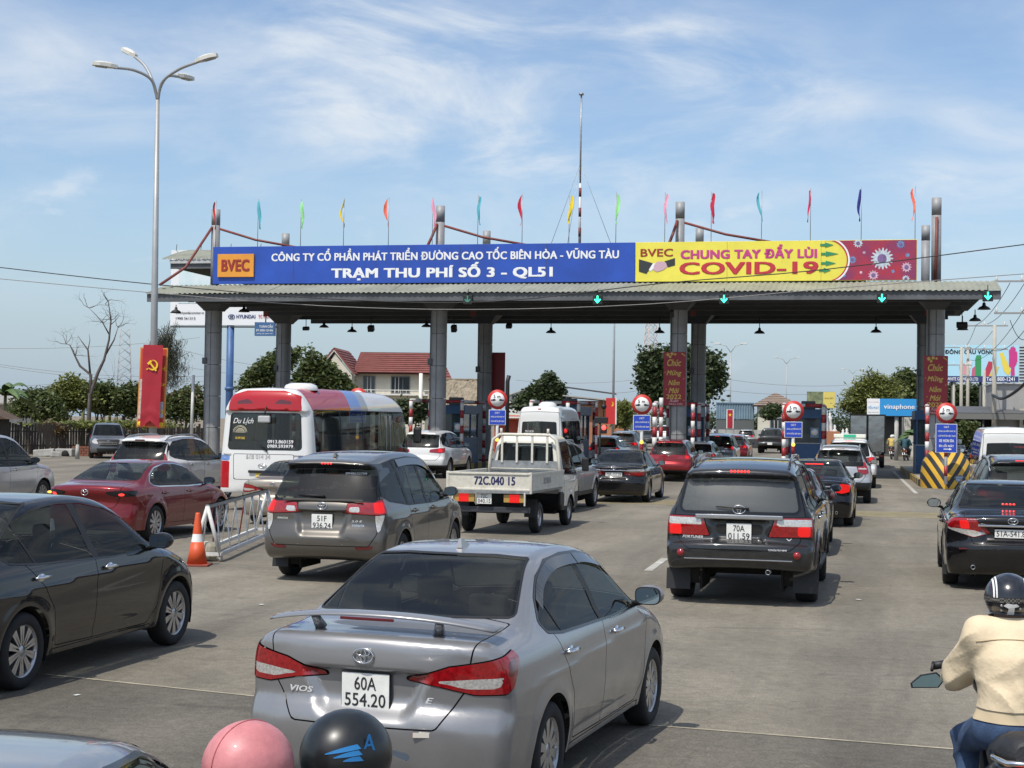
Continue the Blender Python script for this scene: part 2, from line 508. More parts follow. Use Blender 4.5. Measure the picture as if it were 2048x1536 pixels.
def round_and(a, b, r):
    return np.minimum(-r, np.maximum(a, b)) + np.hypot(np.maximum(a + r, 0), np.maximum(b + r, 0))
def sstep(x, a, b):
    t = np.clip((x - a) / (b - a), 0, 1); return t * t * (3 - 2 * t)
def smin(a, b, k):
    h = np.clip(.5 + .5 * (b - a) / k, 0, 1)
    return b * (1 - h) + a * h - k * h * (1 - h)
# ------------------------------------------------------------------ shared materials
TYRE = mat('tyre_rubber', (.016, .016, .017), .82, noise=.4, nscale=9)
RIM = mat('alloy_rim', (.52, .52, .53), .32, .9, noise=.2, nscale=14)
DARKRIM = mat('dark_wheel_hub', (.02, .02, .02), .6)
BLACK = mat('black_plastic', (.012, .012, .013), .55)
GLOSSBLACK = mat('gloss_black_trim', (.008, .008, .009), .18)
GAP = mat('panel_gap', (.006, .006, .006), .8)
CHROME = mat('chrome', (.72, .72, .72), .12, 1.0)
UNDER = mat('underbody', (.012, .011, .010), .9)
def glass_mat(name, col, rough, frac, tint=(.55, .60, .57), spec=.5):
    """tinted car glass: a dark film that lets some light through and mirrors the sky"""
    m = mat(name, col, rough, spec=spec); nt = m.node_tree; N, L = nt.nodes, nt.links
    tr = N.new('ShaderNodeBsdfTransparent'); tr.inputs[0].default_value = (*tint, 1)
    mx = N.new('ShaderNodeMixShader'); mx.inputs[0].default_value = frac
    L.new(N['Principled BSDF'].outputs[0], mx.inputs[1]); L.new(tr.outputs[0], mx.inputs[2]); L.new(mx.outputs[0], N['Material Output'].inputs[0])
    return m
GLASS = glass_mat('tinted_glass', (.010, .012, .012), .03, .50, spec=.45)
RGLASS = glass_mat('tinted_rear_glass', (.012, .013, .013), .08, .38, spec=.6)
SHEENGLASS = glass_mat('sky_sheen_rear_glass', (.085, .092, .090), .22, .25, spec=.85)  # pale grey base paints in the bright sky reflected by the pane
SEATC = mat('seat_cloth', (.16, .15, .13), .85, noise=.2, nscale=6)
TRIMC = mat('dark_cabin_trim', (.022, .022, .022), .8)
MIRROR = mat('mirror_glass', (.62, .70, .74), .03, 1.0)
RED = mat('red_lamp_lens', (.30, .006, .009), .12, coat=1.0, noise=.5, nscale=40)
DEEPRED = mat('dark_red_lens', (.10, .004, .006), .12, coat=1.0)
LIT = mat('lit_brake_lamp', (.30, .008, .008), .2, emit=(1, .016, .014), estr=.6)
LITHOT = mat('lit_brake_led', (.4, .02, .02), .2, emit=(1, .05, .04), estr=1.7)
AMBER = mat('lit_amber_lamp', (.7, .3, .02), .2, emit=(1, .42, .06), estr=2.5)
CLEAR = mat('clear_lamp_lens', (.62, .60, .56), .12, .35, coat=1.0, noise=.45, nscale=55)
PLATE = mat('plate_white', (.74, .74, .70), .4, noise=.12, nscale=12)
PLATEY = mat('plate_yellow', (.75, .55, .08), .4)
INK = mat('plate_ink', (.02, .02, .022), .5)
WHITEINK = mat('white_lettering', (.75, .75, .75), .5)
STEEL = mat('galvanised_steel', (.34, .35, .36), .45, .6, noise=.25, nscale=5)

def build_shell(s):
    """implicit body of a car described by its side outline, cross section and plan"""
    prof = spline(s['prof'], 8)
    L, Wd = s['L'], s['W']
    D = Field2(prof, (-.5, -.3), (L + .5, s['H'] + .4))
    hz, tp, pin = Curve1(s['side'], s.get('sig', .03)), Curve1(s['taper'], .12), Curve1(s['pinch'], .15)
    belt = s['belt']; cr, cf, crown, fr = s['cr'], s['cf'], s['crown'], s['fr']
    ax = s['axles']; ra = s['arch']; zc = s['R']; flare = s.get('flare', .012); crease = s.get('crease', [])
    wedge = s.get('wedge', .02); crz = s.get('crtop', .5)
    def Fn(x, y, z):
        a = np.abs(x) / Wd; t = sstep(y / L, .35, .65)
        c_r = cr * (1 - (1 - crz) * sstep(z, belt - .1, belt + .25))
        yy = y - c_r * a ** 3 * (1 - t) + cf * a ** 2.6 * t
        for xw, xt, z0, z1, dep in s.get('dent', []):       # recess for the number plate
            w = xw + (xt - xw) * np.clip((z - z0) / (z1 - z0), 0, 1)
            yy = yy - dep * sstep(np.abs(x), w + .07, w - .03) * sstep(z, z0 - .05, z0 + .05) * sstep(z, z1 + .02, z1 - .02) * (1 - t)
        zz = z + crown * a * a
        dp = D(yy, zz)
        zr = z - wedge * (y - L / 2)
        hw = hz(zr) * tp(y) - sstep(zr, belt - .02, belt + .30) * pin(y)
        for yc in ax:
            rho = np.hypot(y - yc, z - zc)
            hw = hw + flare * np.exp(-((rho - ra - .02) / .06) ** 2)
        for z0, sl, amp, wd, y0, y1 in crease:
            dz = z - (z0 + sl * (y - L / 2))
            hw = hw + amp * np.exp(-np.abs(dz) / wd) * sstep(y, y0, y0 + .5) * sstep(y, y1, y1 - .5)
        return round_and(dp, np.abs(x) - hw, fr)
    return Fn
def surf_at(Fn, p0, d, far=3.0):
    """first point of the body met from p0 along d"""
    p0, d = np.array(p0, float), np.array(d, float)
    t = np.arange(0, far, .01); q = p0 + t[:, None] * d
    v = Fn(*q.T); k = np.argmax(v < 0)
    if v[k] >= 0: return Vector(p0)
    a, b = t[k - 1], t[k]
    for _ in range(12):
        m = (a + b) / 2
        if Fn(*(np.array([p0 + m * d]).T))[0] < 0: b = m
        else: a = m
    return Vector(p0 + b * d)
def flip_sides(mesh):
    P, N_, T = mesh
    return clip(mesh, P[:, 0])
def cut_body(s, Fn):
    """splits the shell along the outlines of its windows, lamps, doors; list of (name, mesh, material key)"""
    L, Wd, H = s['L'], s['W'], s['H']
    body = surf_nets(Fn, (-Wd - .08, -.1, .0), (Wd + .08, L + .1, H + .1), s['h'])
    ax, ra, zc = s['axles'], s['arch'], s['R']
    # the ground side is open; wheel arches are cut round
    _, body = clip(body, body[0][:, 2] - (s['sill'](body[0][:, 1]) if callable(s['sill']) else s['sill']))
    for yc in ax:
        P = body[0]; _, body = clip(body, np.hypot(P[:, 1] - yc, (P[:, 2] - zc) * s.get('archz', 1.0)) - ra)
    out = []
    def fun(c):
        k, poly, r = c['k'], c['poly'], c.get('r', .03)
        def f(P):
            x, y, z = P.T
            if k == 'side':
                g = np.maximum(poly_sdf(poly, y, z, r), .25 - np.abs(x)) if 'xmin' not in c else np.maximum(poly_sdf(poly, y, z, r), c['xmin'] - np.abs(x))
            elif k == 'rear':
                g = np.maximum(poly_sdf(poly, np.abs(x) if c.get('sym', True) else x, z, r), y - c.get('ymax', L * .4))
            elif k == 'front':
                g = np.maximum(poly_sdf(poly, np.abs(x), z, r), c.get('ymin', L * .6) - y)
            elif k == 'wrap':
                g = np.maximum(poly_sdf(poly, np.abs(x) + y, z, r), y - c.get('ymax', L * .3))
            elif k == 'fwrap':
                g = np.maximum(poly_sdf(poly, np.abs(x) + (L - y), z, r), L * .7 - y)
            return g
        return f
    for c in s['cuts']:
        f = fun(c); gap = c.get('gap', 0); trim = c.get('trim', 0); off = c.get('off', 0.0)
        if gap:
            part, rest = clip(body, f(body[0]) + gap / 2)
            ring, body = clip(rest, f(rest[0]) - gap / 2)
            for half in (flip_sides(ring) if c.get('two', c['k'] in ('side', 'wrap', 'fwrap')) else (ring,)):
                if len(half[2]): out.append(('panel_gap', (half[0] - half[1] * .010, half[1], half[2]), 'gap', None))
        else:
            part, body = clip(body, f(body[0]) - trim)
            if trim:
                part, ring = clip(part, f(part[0]))
                for half in (flip_sides(ring) if c.get('two', c['k'] in ('side', 'wrap', 'fwrap')) else (ring,)):
                    if len(half[2]): out.append(('window_trim', (half[0] + half[1] * .003, half[1], half[2]), c.get('trimm', 'black'), None))
        pieces = [(c['n'], part, c['m'], off)]
        for pl in c.get('pillars', []):               # black posts between side windows
            y0, w, sl = pl; new = []
            for nm, me, mk, of in pieces:
                if nm != c['n'] or not len(me[2]): new.append((nm, me, mk, of)); continue
                g = lambda P: P[:, 1] - (y0 + sl * (P[:, 2] - s['belt']))
                a, b = clip(me, g(me[0]) + w / 2); p, b = clip(b, g(b[0]) - w / 2)
                new += [(nm, a, mk, of), ('window_post', p, 'black', .0), (nm, b, mk, of)]
            pieces = new
        for sub in c.get('sub', []):                  # areas within a lamp
            fs = fun({**c, **sub}); new = []
            for nm, me, mk, of in pieces:
                if nm != c['n']: new.append((nm, me, mk, of)); continue
                a, b = clip(me, fs(me[0]))
                new += [(sub['n'], a, sub['m'], sub.get('off', of)), (nm, b, mk, of)]
            pieces = new
        for nm, me, mk, of in pieces:
            if not len(me[2]): continue
            for half in (flip_sides(me) if c.get('two', c['k'] in ('side', 'wrap', 'fwrap')) else (me,)):
                if len(half[2]): out.append((nm, (half[0] + half[1] * of, half[1], half[2]), mk, c['n'] if nm != c['n'] else None))
    P = body[0]
    if s.get('clad'):                                 # dark plastic along the bottom
        a, body = clip(body, P[:, 2] - s['clad'])
        out.append(('lower_cladding', a, 'black', None))
    out.insert(0, ('body', body, 'paint', None))
    return out

WHEELS = {}
def wheel_meshes(Rw, w, rim, n=10, style='alloy', twin=False):
    k = (Rw, w, rim, n, style)
    if k in WHEELS: return WHEELS[k]
    X = Matrix.Rotation(math.pi / 2, 4, 'Y')          # axle along x; +x is the outer face
    t = MB(); h = w / 2
    t.lathe([(rim - .012, -h * .8), (rim + .01, -h), (Rw - .03, -h), (Rw - .008, -h * .8), (Rw, -h * .45), (Rw, h * .45), (Rw - .008, h * .8), (Rw - .03, h), (rim + .012, h), (rim - .006, h * .86)], 40, X)
    tm = t.mesh('tyre', TYRE)
    r = MB()
    r.lathe([(rim, h * .86), (rim - .012, h * .80), (rim - .02, h * .5), (rim - .025, -h * .6)], 40, X, 0)
    r.lathe([(rim - .026, h * .05), (0.001, h * .05)], 32, X, 1)
    r.lathe([(.058, h * .55), (.05, h * .70), (.001, h * .72)], 20, X, 0)
    if style == 'steel':
        r.lathe([(rim - .03, h * .3), (rim * .62, h * .62), (rim * .34, h * .45), (.05, h * .5)], 32, X, 0)
    else:
        for i in range(n):
            a = 2 * math.pi * i / n
            for da in ((-.085, .085) if style == 'twin' else (0,)):
                wd0, wd1 = (.011, .017) if style == 'twin' else (.020, .034)
                p = [(.045, -wd0), (rim - .016, -wd1), (rim - .016, wd1), (.045, wd0)]
                M = X @ Matrix.Rotation(a + da, 4, 'Z') @ Matrix.Translation((0, 0, h * .40)) 
                r.prism(p, h * .34, M, 0)
    rm = r.mesh('rim', [RIM, DARKRIM])
    WHEELS[k] = (tm, rm)
    return WHEELS[k]
def add_wheels(root, s, front_steer=0.0):
    for yc in s['axles']:
        for sx in (-1, 1):
            w = empty('wheel', (sx * (s['track'] / 2), yc, s['R']), math.pi if sx < 0 else 0, parent=root)
            tm, rm = wheel_meshes(s['R'], s['tw'], s['rim'], s.get('spokes', 10), s.get('wstyle', 'alloy'))
            link('tyre', tm, w); link('rim', rm, w)
def add_under(root, s):
    L, Wd = s['L'], s['W']
    m = MB()
    zs = s['sill'] if not callable(s['sill']) else .3
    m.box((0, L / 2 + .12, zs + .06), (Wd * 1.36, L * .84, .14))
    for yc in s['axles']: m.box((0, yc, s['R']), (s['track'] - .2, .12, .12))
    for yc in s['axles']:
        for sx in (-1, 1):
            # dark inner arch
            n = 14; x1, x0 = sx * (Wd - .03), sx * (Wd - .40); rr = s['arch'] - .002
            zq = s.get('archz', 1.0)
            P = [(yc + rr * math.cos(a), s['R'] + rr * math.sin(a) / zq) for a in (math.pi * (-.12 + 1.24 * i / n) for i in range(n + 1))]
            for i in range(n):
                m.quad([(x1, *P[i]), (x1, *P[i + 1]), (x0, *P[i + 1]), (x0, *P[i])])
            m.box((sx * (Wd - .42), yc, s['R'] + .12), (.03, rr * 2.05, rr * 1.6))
    return m.obj('underbody', UNDER, root)

_SEAT = []
def add_cabin(root, s, rows=2, z0=.42, f=1.0):
    """seats, dash and steering wheel behind the glass"""
    if not _SEAT:
        m = MB(); m.box((0, .0, .33), (.46, .13, .58), rot=(R(12), 0, 0), bevel=.05); m.box((0, -.10, .74), (.26, .10, .17), rot=(R(8), 0, 0), bevel=.045); m.box((0, .28, .05), (.48, .52, .16), bevel=.05); m.tube([(-.06, -.07, .58), (-.06, -.10, .70)], .012, 5); m.tube([(.06, -.07, .58), (.06, -.10, .70)], .012, 5)
        _SEAT.append(m.mesh('seat', SEATC))
    a0, a1 = s['axles']; ys = [a0 + (a1 - a0) * .46, a0 + (a1 - a0) * .10, a0 - .35][:rows]
    for y in ys:
        for x in (-.37, .37):
            o = link('seat', _SEAT[0], root); o.location = (x, y, z0); o['kind'] = 'stuff'
    m = MB(); m.box((0, a1 - .72, z0 + .35), (s['W'] * 1.5, .42, .26), bevel=.08); m.box((0, (a0 + a1) / 2, z0 - .10), (s['W'] * 1.55, (a1 - a0) + .9, .06)); m.obj('dashboard', TRIMC, root)
    n = 18; m = MB(); m.tube([(-.37 + .18 * math.cos(2 * math.pi * i / n), a1 - 1.02 + .05 * math.sin(2 * math.pi * i / n), z0 + .42 + .17 * math.sin(2 * math.pi * i / n)) for i in range(n + 1)], .014, 6, False); m.obj('steering_wheel', TRIMC, root)
CARS = {}
def shell_parts(s):
    if s['key'] not in CARS:
        Fn = build_shell(s)
        CARS[s['key']] = (Fn, [(n, np_mesh(n, *[p[0], p[2]], [bpy.data.materials['black_plastic']], p[1]), k, up) for n, p, k, up in cut_body(s, Fn)])
    return CARS[s['key']]
MATKEY = dict(black=BLACK, gap=GAP, chrome=CHROME, glass=GLASS, rglass=RGLASS, red=RED, deepred=DEEPRED, lit=LIT, hot=LITHOT, clear=CLEAR, gloss=GLOSSBLACK, amber=AMBER, rim=RIM)
_PM = {}
def build_car(s, name, label, cat, pm, loc, heading, scale=1.0, group=None, keys={}):
    """the car as a thing: Empty at the middle of its rear end on the ground, y forward"""
    Fn, parts = shell_parts(s)
    root = thing(name, label, cat, loc, -heading, group, scale)
    kk = {**MATKEY, 'paint': pm, **keys}
    holders = {}
    for n, me, k, up in parts:
        m = kk[k]; key = (me.name, m.name)
        if key not in _PM:
            c = me.copy(); c.materials.clear(); c.materials.append(m); _PM[key] = c
        par = root
        if up and up in holders: par = holders[up]
        o = link(n, _PM[key], root)
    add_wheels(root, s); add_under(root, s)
    return root, Fn
def place(px, py, local, heading, scale=1.0):
    """origin of a car whose local point (x, y, 0) stands at the photo pixel px, py"""
    g = G(px, py)
    c, sn = math.cos(heading), math.sin(heading)
    x, y = local[0] * scale, local[1] * scale
    return Vector((g.x - (x * c + y * sn), g.y - (-x * sn + y * c), 0))
def at_depth(px, Y):
    p = W(px, HORIZON, Y); return Vector((p.x, Y, 0))

# ------------------------------------------------------------------ fittings
def add_plate(root, c, kind, lines, tilt=0.0, yellow=False):
    """Vietnamese number plate; kind 'square' or 'long'"""
    w, h = (.30, .21) if kind == 'square' else (.47, .115)
    e = empty('number_plate', c, parent=root); e.rotation_euler = (tilt, 0, 0)
    MB().box((0, 0, 0), (w + .012, .008, h + .012), bevel=.003).obj('plate_frame', GLOSSBLACK, e)
    MB().box((0, -.0075, 0), (w, .006, h), bevel=.002).obj('plate_face', PLATEY if yellow else PLATE, e)
    if kind == 'square':
        text(lines[0], INK, e, (0, -.0118, .046), w * .46, h * .36, .008)
        text(lines[1], INK, e, (0, -.0118, -.048), w * .86, h * .36, .008)
    else:
        text(lines[0], INK, e, (0, -.0118, 0), w * .90, h * .66, .008)
    return e
def add_oval_badge(root, c, w, nrm_tilt=0.0):
    """three interlocked ovals in chrome"""
    m = MB()
    def ell(cx, cz, a, b, r):
        n = 28; m.tube([(cx + a * math.cos(2 * math.pi * i / n), 0, cz + b * math.sin(2 * math.pi * i / n)) for i in range(n + 1)], r, 5, False)
    ell(0, 0, w / 2, w * .335, w * .045); ell(0, 0, w * .13, w * .30, w * .035); ell(0, w * .14, w * .33, w * .15, w * .035)
    o = m.obj('emblem', CHROME, root); o.location = c; o.rotation_euler = (nrm_tilt, 0, 0)
    return o
def add_mirror(root, Fn, y, z, pm, sides=(-1, 1), size=(.11, .075, .075), out=.13):
    for sx in sides:
        p = surf_at(Fn, (sx * 1.4, y, z - .02), (-sx, 0, 0))
        e = empty('door_mirror', p + Vector((sx * out, 0, .05)), parent=root)
        m = MB(); m.sphere((0, .02, 0), (size[0], size[1], size[2]), 20); 
        m.obj('mirror_shell', pm, e)
        k = MB(); k.tube([(-sx * .13, .05, -.07), (-sx * .04, .04, -.05)], .022, 8); k.obj('mirror_arm', BLACK, e)
        g = MB()
        g.prism([(size[0] * .88 * math.copysign(abs(math.cos(a)) ** .6, math.cos(a)), size[2] * .88 * math.copysign(abs(math.sin(a)) ** .6, math.sin(a))) for a in (2 * math.pi * i / 24 for i in range(24))], .012, Matrix.Translation((0, -.038, 0)) @ FACE)
        b = g.obj('mirror_rim', BLACK, e)
        g = MB()
        g.prism([(size[0] * .80 * math.copysign(abs(math.cos(a)) ** .6, math.cos(a)), size[2] * .78 * math.copysign(abs(math.sin(a)) ** .6, math.sin(a))) for a in (2 * math.pi * i / 24 for i in range(24))], .004, Matrix.Translation((0, -.050, 0)) @ FACE)
        g.obj('mirror_glass', MIRROR, e)
def add_handles(root, Fn, ys, z, m, sides=(-1, 1), big=False):
    for y in ys:
        for sx in sides:
            p = surf_at(Fn, (sx * 1.4, y, z), (-sx, 0, 0))
            h = MB(); h.tube([(sx * .004, -.10, 0), (sx * .030, -.08, .003), (sx * .036, 0, .006), (sx * .030, .08, .003), (sx * .004, .10, 0)], [.012, .015, .017, .015, .012], 8)
            h.sphere((sx * .002, .0, .0), (.012, .06, .034), 14, mi=1)
            o = h.obj('door_handle', [m, CHROME if big else BLACK], root); o.location = p
def add_rails(root, Fn, y0, y1, x, m, hgt=.05):
    for sx in (-1, 1):
        pts = []
        for i in range(9):
            y = y0 + (y1 - y0) * i / 8
            p = surf_at(Fn, (sx * x, y, 2.6), (0, 0, -1))
            pts.append(p + Vector((0, 0, hgt if 0 < i < 8 else .0)))
        MB().tube(pts, [.012] + [.02] * 7 + [.012], 8).obj('roof_rail', m, root)
def add_fin(root, Fn, y, m):
    p = surf_at(Fn, (0, y, 2.6), (0, 0, -1))
    b = MB()
    b.bm.faces.new; pr = [(-.085, 0, .022), (.11, 0, .010), (.09, .016, .008), (-.03, .058, .006), (-.062, .062, .007)]
    a_ = [b.bm.verts.new(p + Vector((w_, y_, z_ - .004))) for y_, z_, w_ in pr]; c_ = [b.bm.verts.new(p + Vector((-w_, y_, z_ - .004))) for y_, z_, w_ in pr]
    b.bm.faces.new(a_); b.bm.faces.new(c_[::-1])
    for i in range(5): b.bm.faces.new((a_[i], c_[i], c_[(i + 1) % 5], a_[(i + 1) % 5]))
    return b.obj('antenna_fin', m, root)
def add_strip_lamp(root, Fn, z, w, m, y_from=-.3, dots=0, h=.016, out=.004, ahead=(0, 1, 0), p0=None):
    p = surf_at(Fn, p0 or (0, y_from, z), ahead)
    b = MB()
    if dots:
        for i in range(dots): b.sphere(((i - (dots - 1) / 2) * w / dots, 0, 0), (w / dots * .40, .008, h * .75), 10)
    else: b.box((0, 0, 0), (w, .014, h), bevel=.004)
    o = b.obj('high_brake_lamp', m, root); o.location = p - Vector((0, out, 0))
    return o
def add_pipe(root, x, z, y=.02, r=.03):
    b = MB(); b.lathe([(r, 0), (r, .16), (r * .82, .16), (r * .82, .02), (.001, .02)], 20, Matrix.Translation((x, y + .16, z)) @ Matrix.Rotation(math.pi / 2, 4, 'X'))
    return b.obj('exhaust_pipe', STEEL, root)
def add_flaps(root, s, ys=None, w=.24, h=.22):
    for yc in s['axles'][:1]:
        for sx in (-1, 1):
            MB().box((sx * (s['track'] / 2), yc - s['R'] - .07, s['R'] * .72), (w, .015, h), rot=(R(-8), 0, 0), bevel=.004).obj('mud_flap', BLACK, root)
def add_wiper(root, Fn, z, x0, x1, z1=None):
    a = surf_at(Fn, (x0, -.4, z), (0, 1, 0)); b = surf_at(Fn, (x1, -.4, z1 or z + .02), (0, 1, 0))
    up = Vector((0, -.025, 0))
    MB().tube([a + up, (a + b) / 2 + up * 1.5, b + up], [.017, .011, .007], 6).obj('rear_wiper', BLACK, root)
VISOR = mat('smoked_visor', (.02, .021, .022), .12, coat=.5)
def add_visor(root, Fn, pts, drop=.052, sides=(1,), m=None):
    """smoked rain guard along the top of the side windows"""
    c = spline(pts, 6, False)
    for sx in sides:
        b = MB(); prev = None
        for y, z in c:
            p = surf_at(Fn, (sx * 1.4, y, z + .012), (-sx, 0, 0)) + Vector((sx * .006, 0, 0))
            q = surf_at(Fn, (sx * 1.4, y, z - drop), (-sx, 0, 0)) + Vector((sx * .016, 0, 0))
            if prev: b.quad([prev[0], p, q, prev[1]])
            prev = (p, q)
        b.obj('rain_guard', m or VISOR, root)
# ------------------------------------------------------------------ body types (metres; y from the rear, z up)
def base(**k):
    d = dict(sig=.03, wedge=.02, fr=.07, crown=.05, cr=.22, cf=.45, flare=.012, spokes=10, h=.035, sill=.22, crtop=.5)
    d.update(k); return d
SED_SIDE = [(.1, .78), (.24, .825), (.42, .855), (.60, .866), (.78, .862), (.92, .845), (.985, .825), (1.02, .790), (1.2, .715), (1.38, .615), (1.5, .54)]
def scl(p, sy, sz): return [(a * sy, b * sz) for a, b in p]
VIOS_PROF = [(.16, .20), (.05, .28), (.01, .42), (.0, .58), (.03, .66), (.055, .70), (.05, .82), (.045, .95), (.06, 1.035), (.10, 1.065),
             (.30, 1.085), (.52, 1.10), (.66, 1.125), (.80, 1.18), (1.10, 1.33), (1.32, 1.425), (1.50, 1.462), (1.9, 1.485), (2.3, 1.475), (2.65, 1.43),
             (2.95, 1.33), (3.30, 1.14), (3.50, 1.035), (3.62, .995), (3.9, .93), (4.15, .84), (4.32, .72), (4.40, .56), (4.42, .40), (4.38, .26), (4.2, .19)]
SED_TAPER = [(0, .955), (.4, .985), (1.0, 1), (3.3, 1), (3.9, .975), (4.42, .90)]
SED_PINCH = [(.4, .07), (.9, .055), (1.5, .012), (2.2, 0), (2.8, .01), (3.4, .06)]
VIOS_DLO = [(1.02, 1.075), (1.14, 1.19), (1.33, 1.305), (1.60, 1.385), (1.95, 1.405), (2.3, 1.395), (2.60, 1.345), (2.9, 1.23), (3.20, 1.065), (3.26, 1.0), (2.4, .985), (1.3, 1.005), (1.06, 1.03)]
vios = base(key='vios', dent=[(.25, .36, .62, .865, .05)], L=4.42, W=.866, H=1.485, h=.024, prof=VIOS_PROF, side=SED_SIDE, taper=SED_TAPER, pinch=SED_PINCH, belt=1.0, axles=(.965, 3.515), R=.302,
            arch=.352, tw=.185, rim=.205, track=1.52, wedge=.015, crease=[(.80, .03, .010, .05, .3, 3.6), (.34, .0, -.012, .05, 1.2, 3.2)],
            cuts=[dict(k='rear', n='rear_window', poly=[(-.63, 1.14), (.63, 1.14), (.51, 1.412), (.3, 1.425), (-.3, 1.425), (-.51, 1.412)], r=.012, m='rglass', sym=False, ymax=1.6, trim=.010, off=-.003, two=False),
                  dict(k='front', n='windscreen', poly=[(0, 1.03), (.66, 1.03), (.52, 1.40), (0, 1.415)], r=.01, m='glass', trim=.012, off=-.003, ymin=2.6),
                  dict(k='side', n='side_window', poly=VIOS_DLO, r=.012, m='glass', trim=.016, trimm='gloss', off=-.004, pillars=[(2.14, .085, -.10), (1.30, .022, -.42)]),
                  dict(k='wrap', n='tail_lamp', poly=[(.36, .835), (.60, .905), (.86, .935), (1.18, .980), (1.23, .945), (1.12, .80), (1.05, .768), (.80, .768), (.55, .81)], r=.012, m='red', off=.006, gap=.008, ymax=.9,
                       sub=[dict(n='reversing_lamp', poly=[(.54, .828), (.78, .842), (1.02, .848), (.99, .810), (.94, .798), (.74, .798)], r=.006, m='clear'),
                            dict(n='lamp_shade', poly=[(1.08, .93), (1.19, .95), (1.14, .86), (1.07, .86)], r=.006, m='deepred')]),
                  dict(k='rear', n='boot_lid', poly=[(-.43, .60), (.43, .60), (.565, .80), (.60, 1.02), (.62, 1.118), (-.62, 1.118), (-.60, 1.02), (-.565, .80)], r=.04, m='paint', gap=.009, sym=False, ymax=.72),
                  dict(k='side', n='rear_door', poly=[(1.13, 1.022), (1.26, .80), (1.40, .60), (1.47, .30), (2.10, .29), (2.11, .6), (2.13, .985)], r=.012, m='paint', gap=.008),
                  dict(k='side', n='front_door', poly=[(2.145, .985), (2.125, .6), (2.115, .29), (3.02, .29), (3.14, .42), (3.20, .7), (3.26, 1.0)], r=.012, m='paint', gap=.008),
                  dict(k='side', n='side_skirt', poly=[(1.36, .16), (3.1, .16), (3.1, .262), (1.36, .262)], r=.0, m='paint', gap=.008),
                  dict(k='front', n='grille', poly=[(0, .30), (.55, .30), (.62, .50), (0, .52)], r=.03, m='black', off=-.02),
                  dict(k='fwrap', n='head_lamp', poly=[(.55, .66), (.72, .78), (1.25, .90), (1.20, .80), (.9, .66)], r=.02, m='clear', off=.003, gap=.008)])
def variant(s, **k):
    d = dict(s); d.update(k); return d
CITY_DLO = [(.80, 1.045), (.92, 1.15), (1.15, 1.28), (1.45, 1.365), (1.85, 1.40), (2.2, 1.39), (2.55, 1.33), (2.9, 1.20), (3.22, 1.045), (3.28, .985), (2.4, .955), (1.2, .985), (.86, 1.01)]
city = variant(vios, key='city', L=4.44, h=.03, axles=(.98, 3.58), R=.305, rim=.212, spokes=10, wstyle='twin', wedge=.03,
               crease=[(.82, .045, .016, .045, .3, 4.0), (.36, .02, -.014, .05, 1.2, 3.2)],
               cuts=[c for c in vios['cuts'] if c['n'] in ('rear_window', 'windscreen', 'tail_lamp', 'boot_lid', 'grille', 'head_lamp', 'side_skirt')] +
                    [dict(k='side', n='side_window', poly=CITY_DLO, r=.012, m='glass', trim=.014, trimm='gloss', off=-.004, pillars=[(2.08, .10, -.12), (1.18, .022, -.30)]),
                     dict(k='side', n='rear_door', poly=[(1.02, 1.0), (1.24, .80), (1.40, .60), (1.46, .30), (2.04, .29), (2.05, .6), (2.06, .96)], r=.012, m='paint', gap=.008),
                     dict(k='side', n='front_door', poly=[(2.075, .96), (2.065, .6), (2.055, .29), (3.02, .29), (3.16, .42), (3.22, .7), (3.28, .98)], r=.012, m='paint', gap=.008)])
MAZ_PROF = [(.2, .22), (.06, .30), (.01, .45), (.03, .62), (.06, .74), (.0, .90), (.01, .985), (.06, 1.02), (.28, 1.05), (.48, 1.075), (.66, 1.13), (1.0, 1.27), (1.4, 1.385), (1.85, 1.435), (2.25, 1.432),
            (2.65, 1.37), (3.05, 1.21), (3.42, 1.04), (3.6, .99), (4.0, .92), (4.35, .80), (4.55, .66), (4.63, .50), (4.62, .34), (4.55, .24), (4.3, .2)]
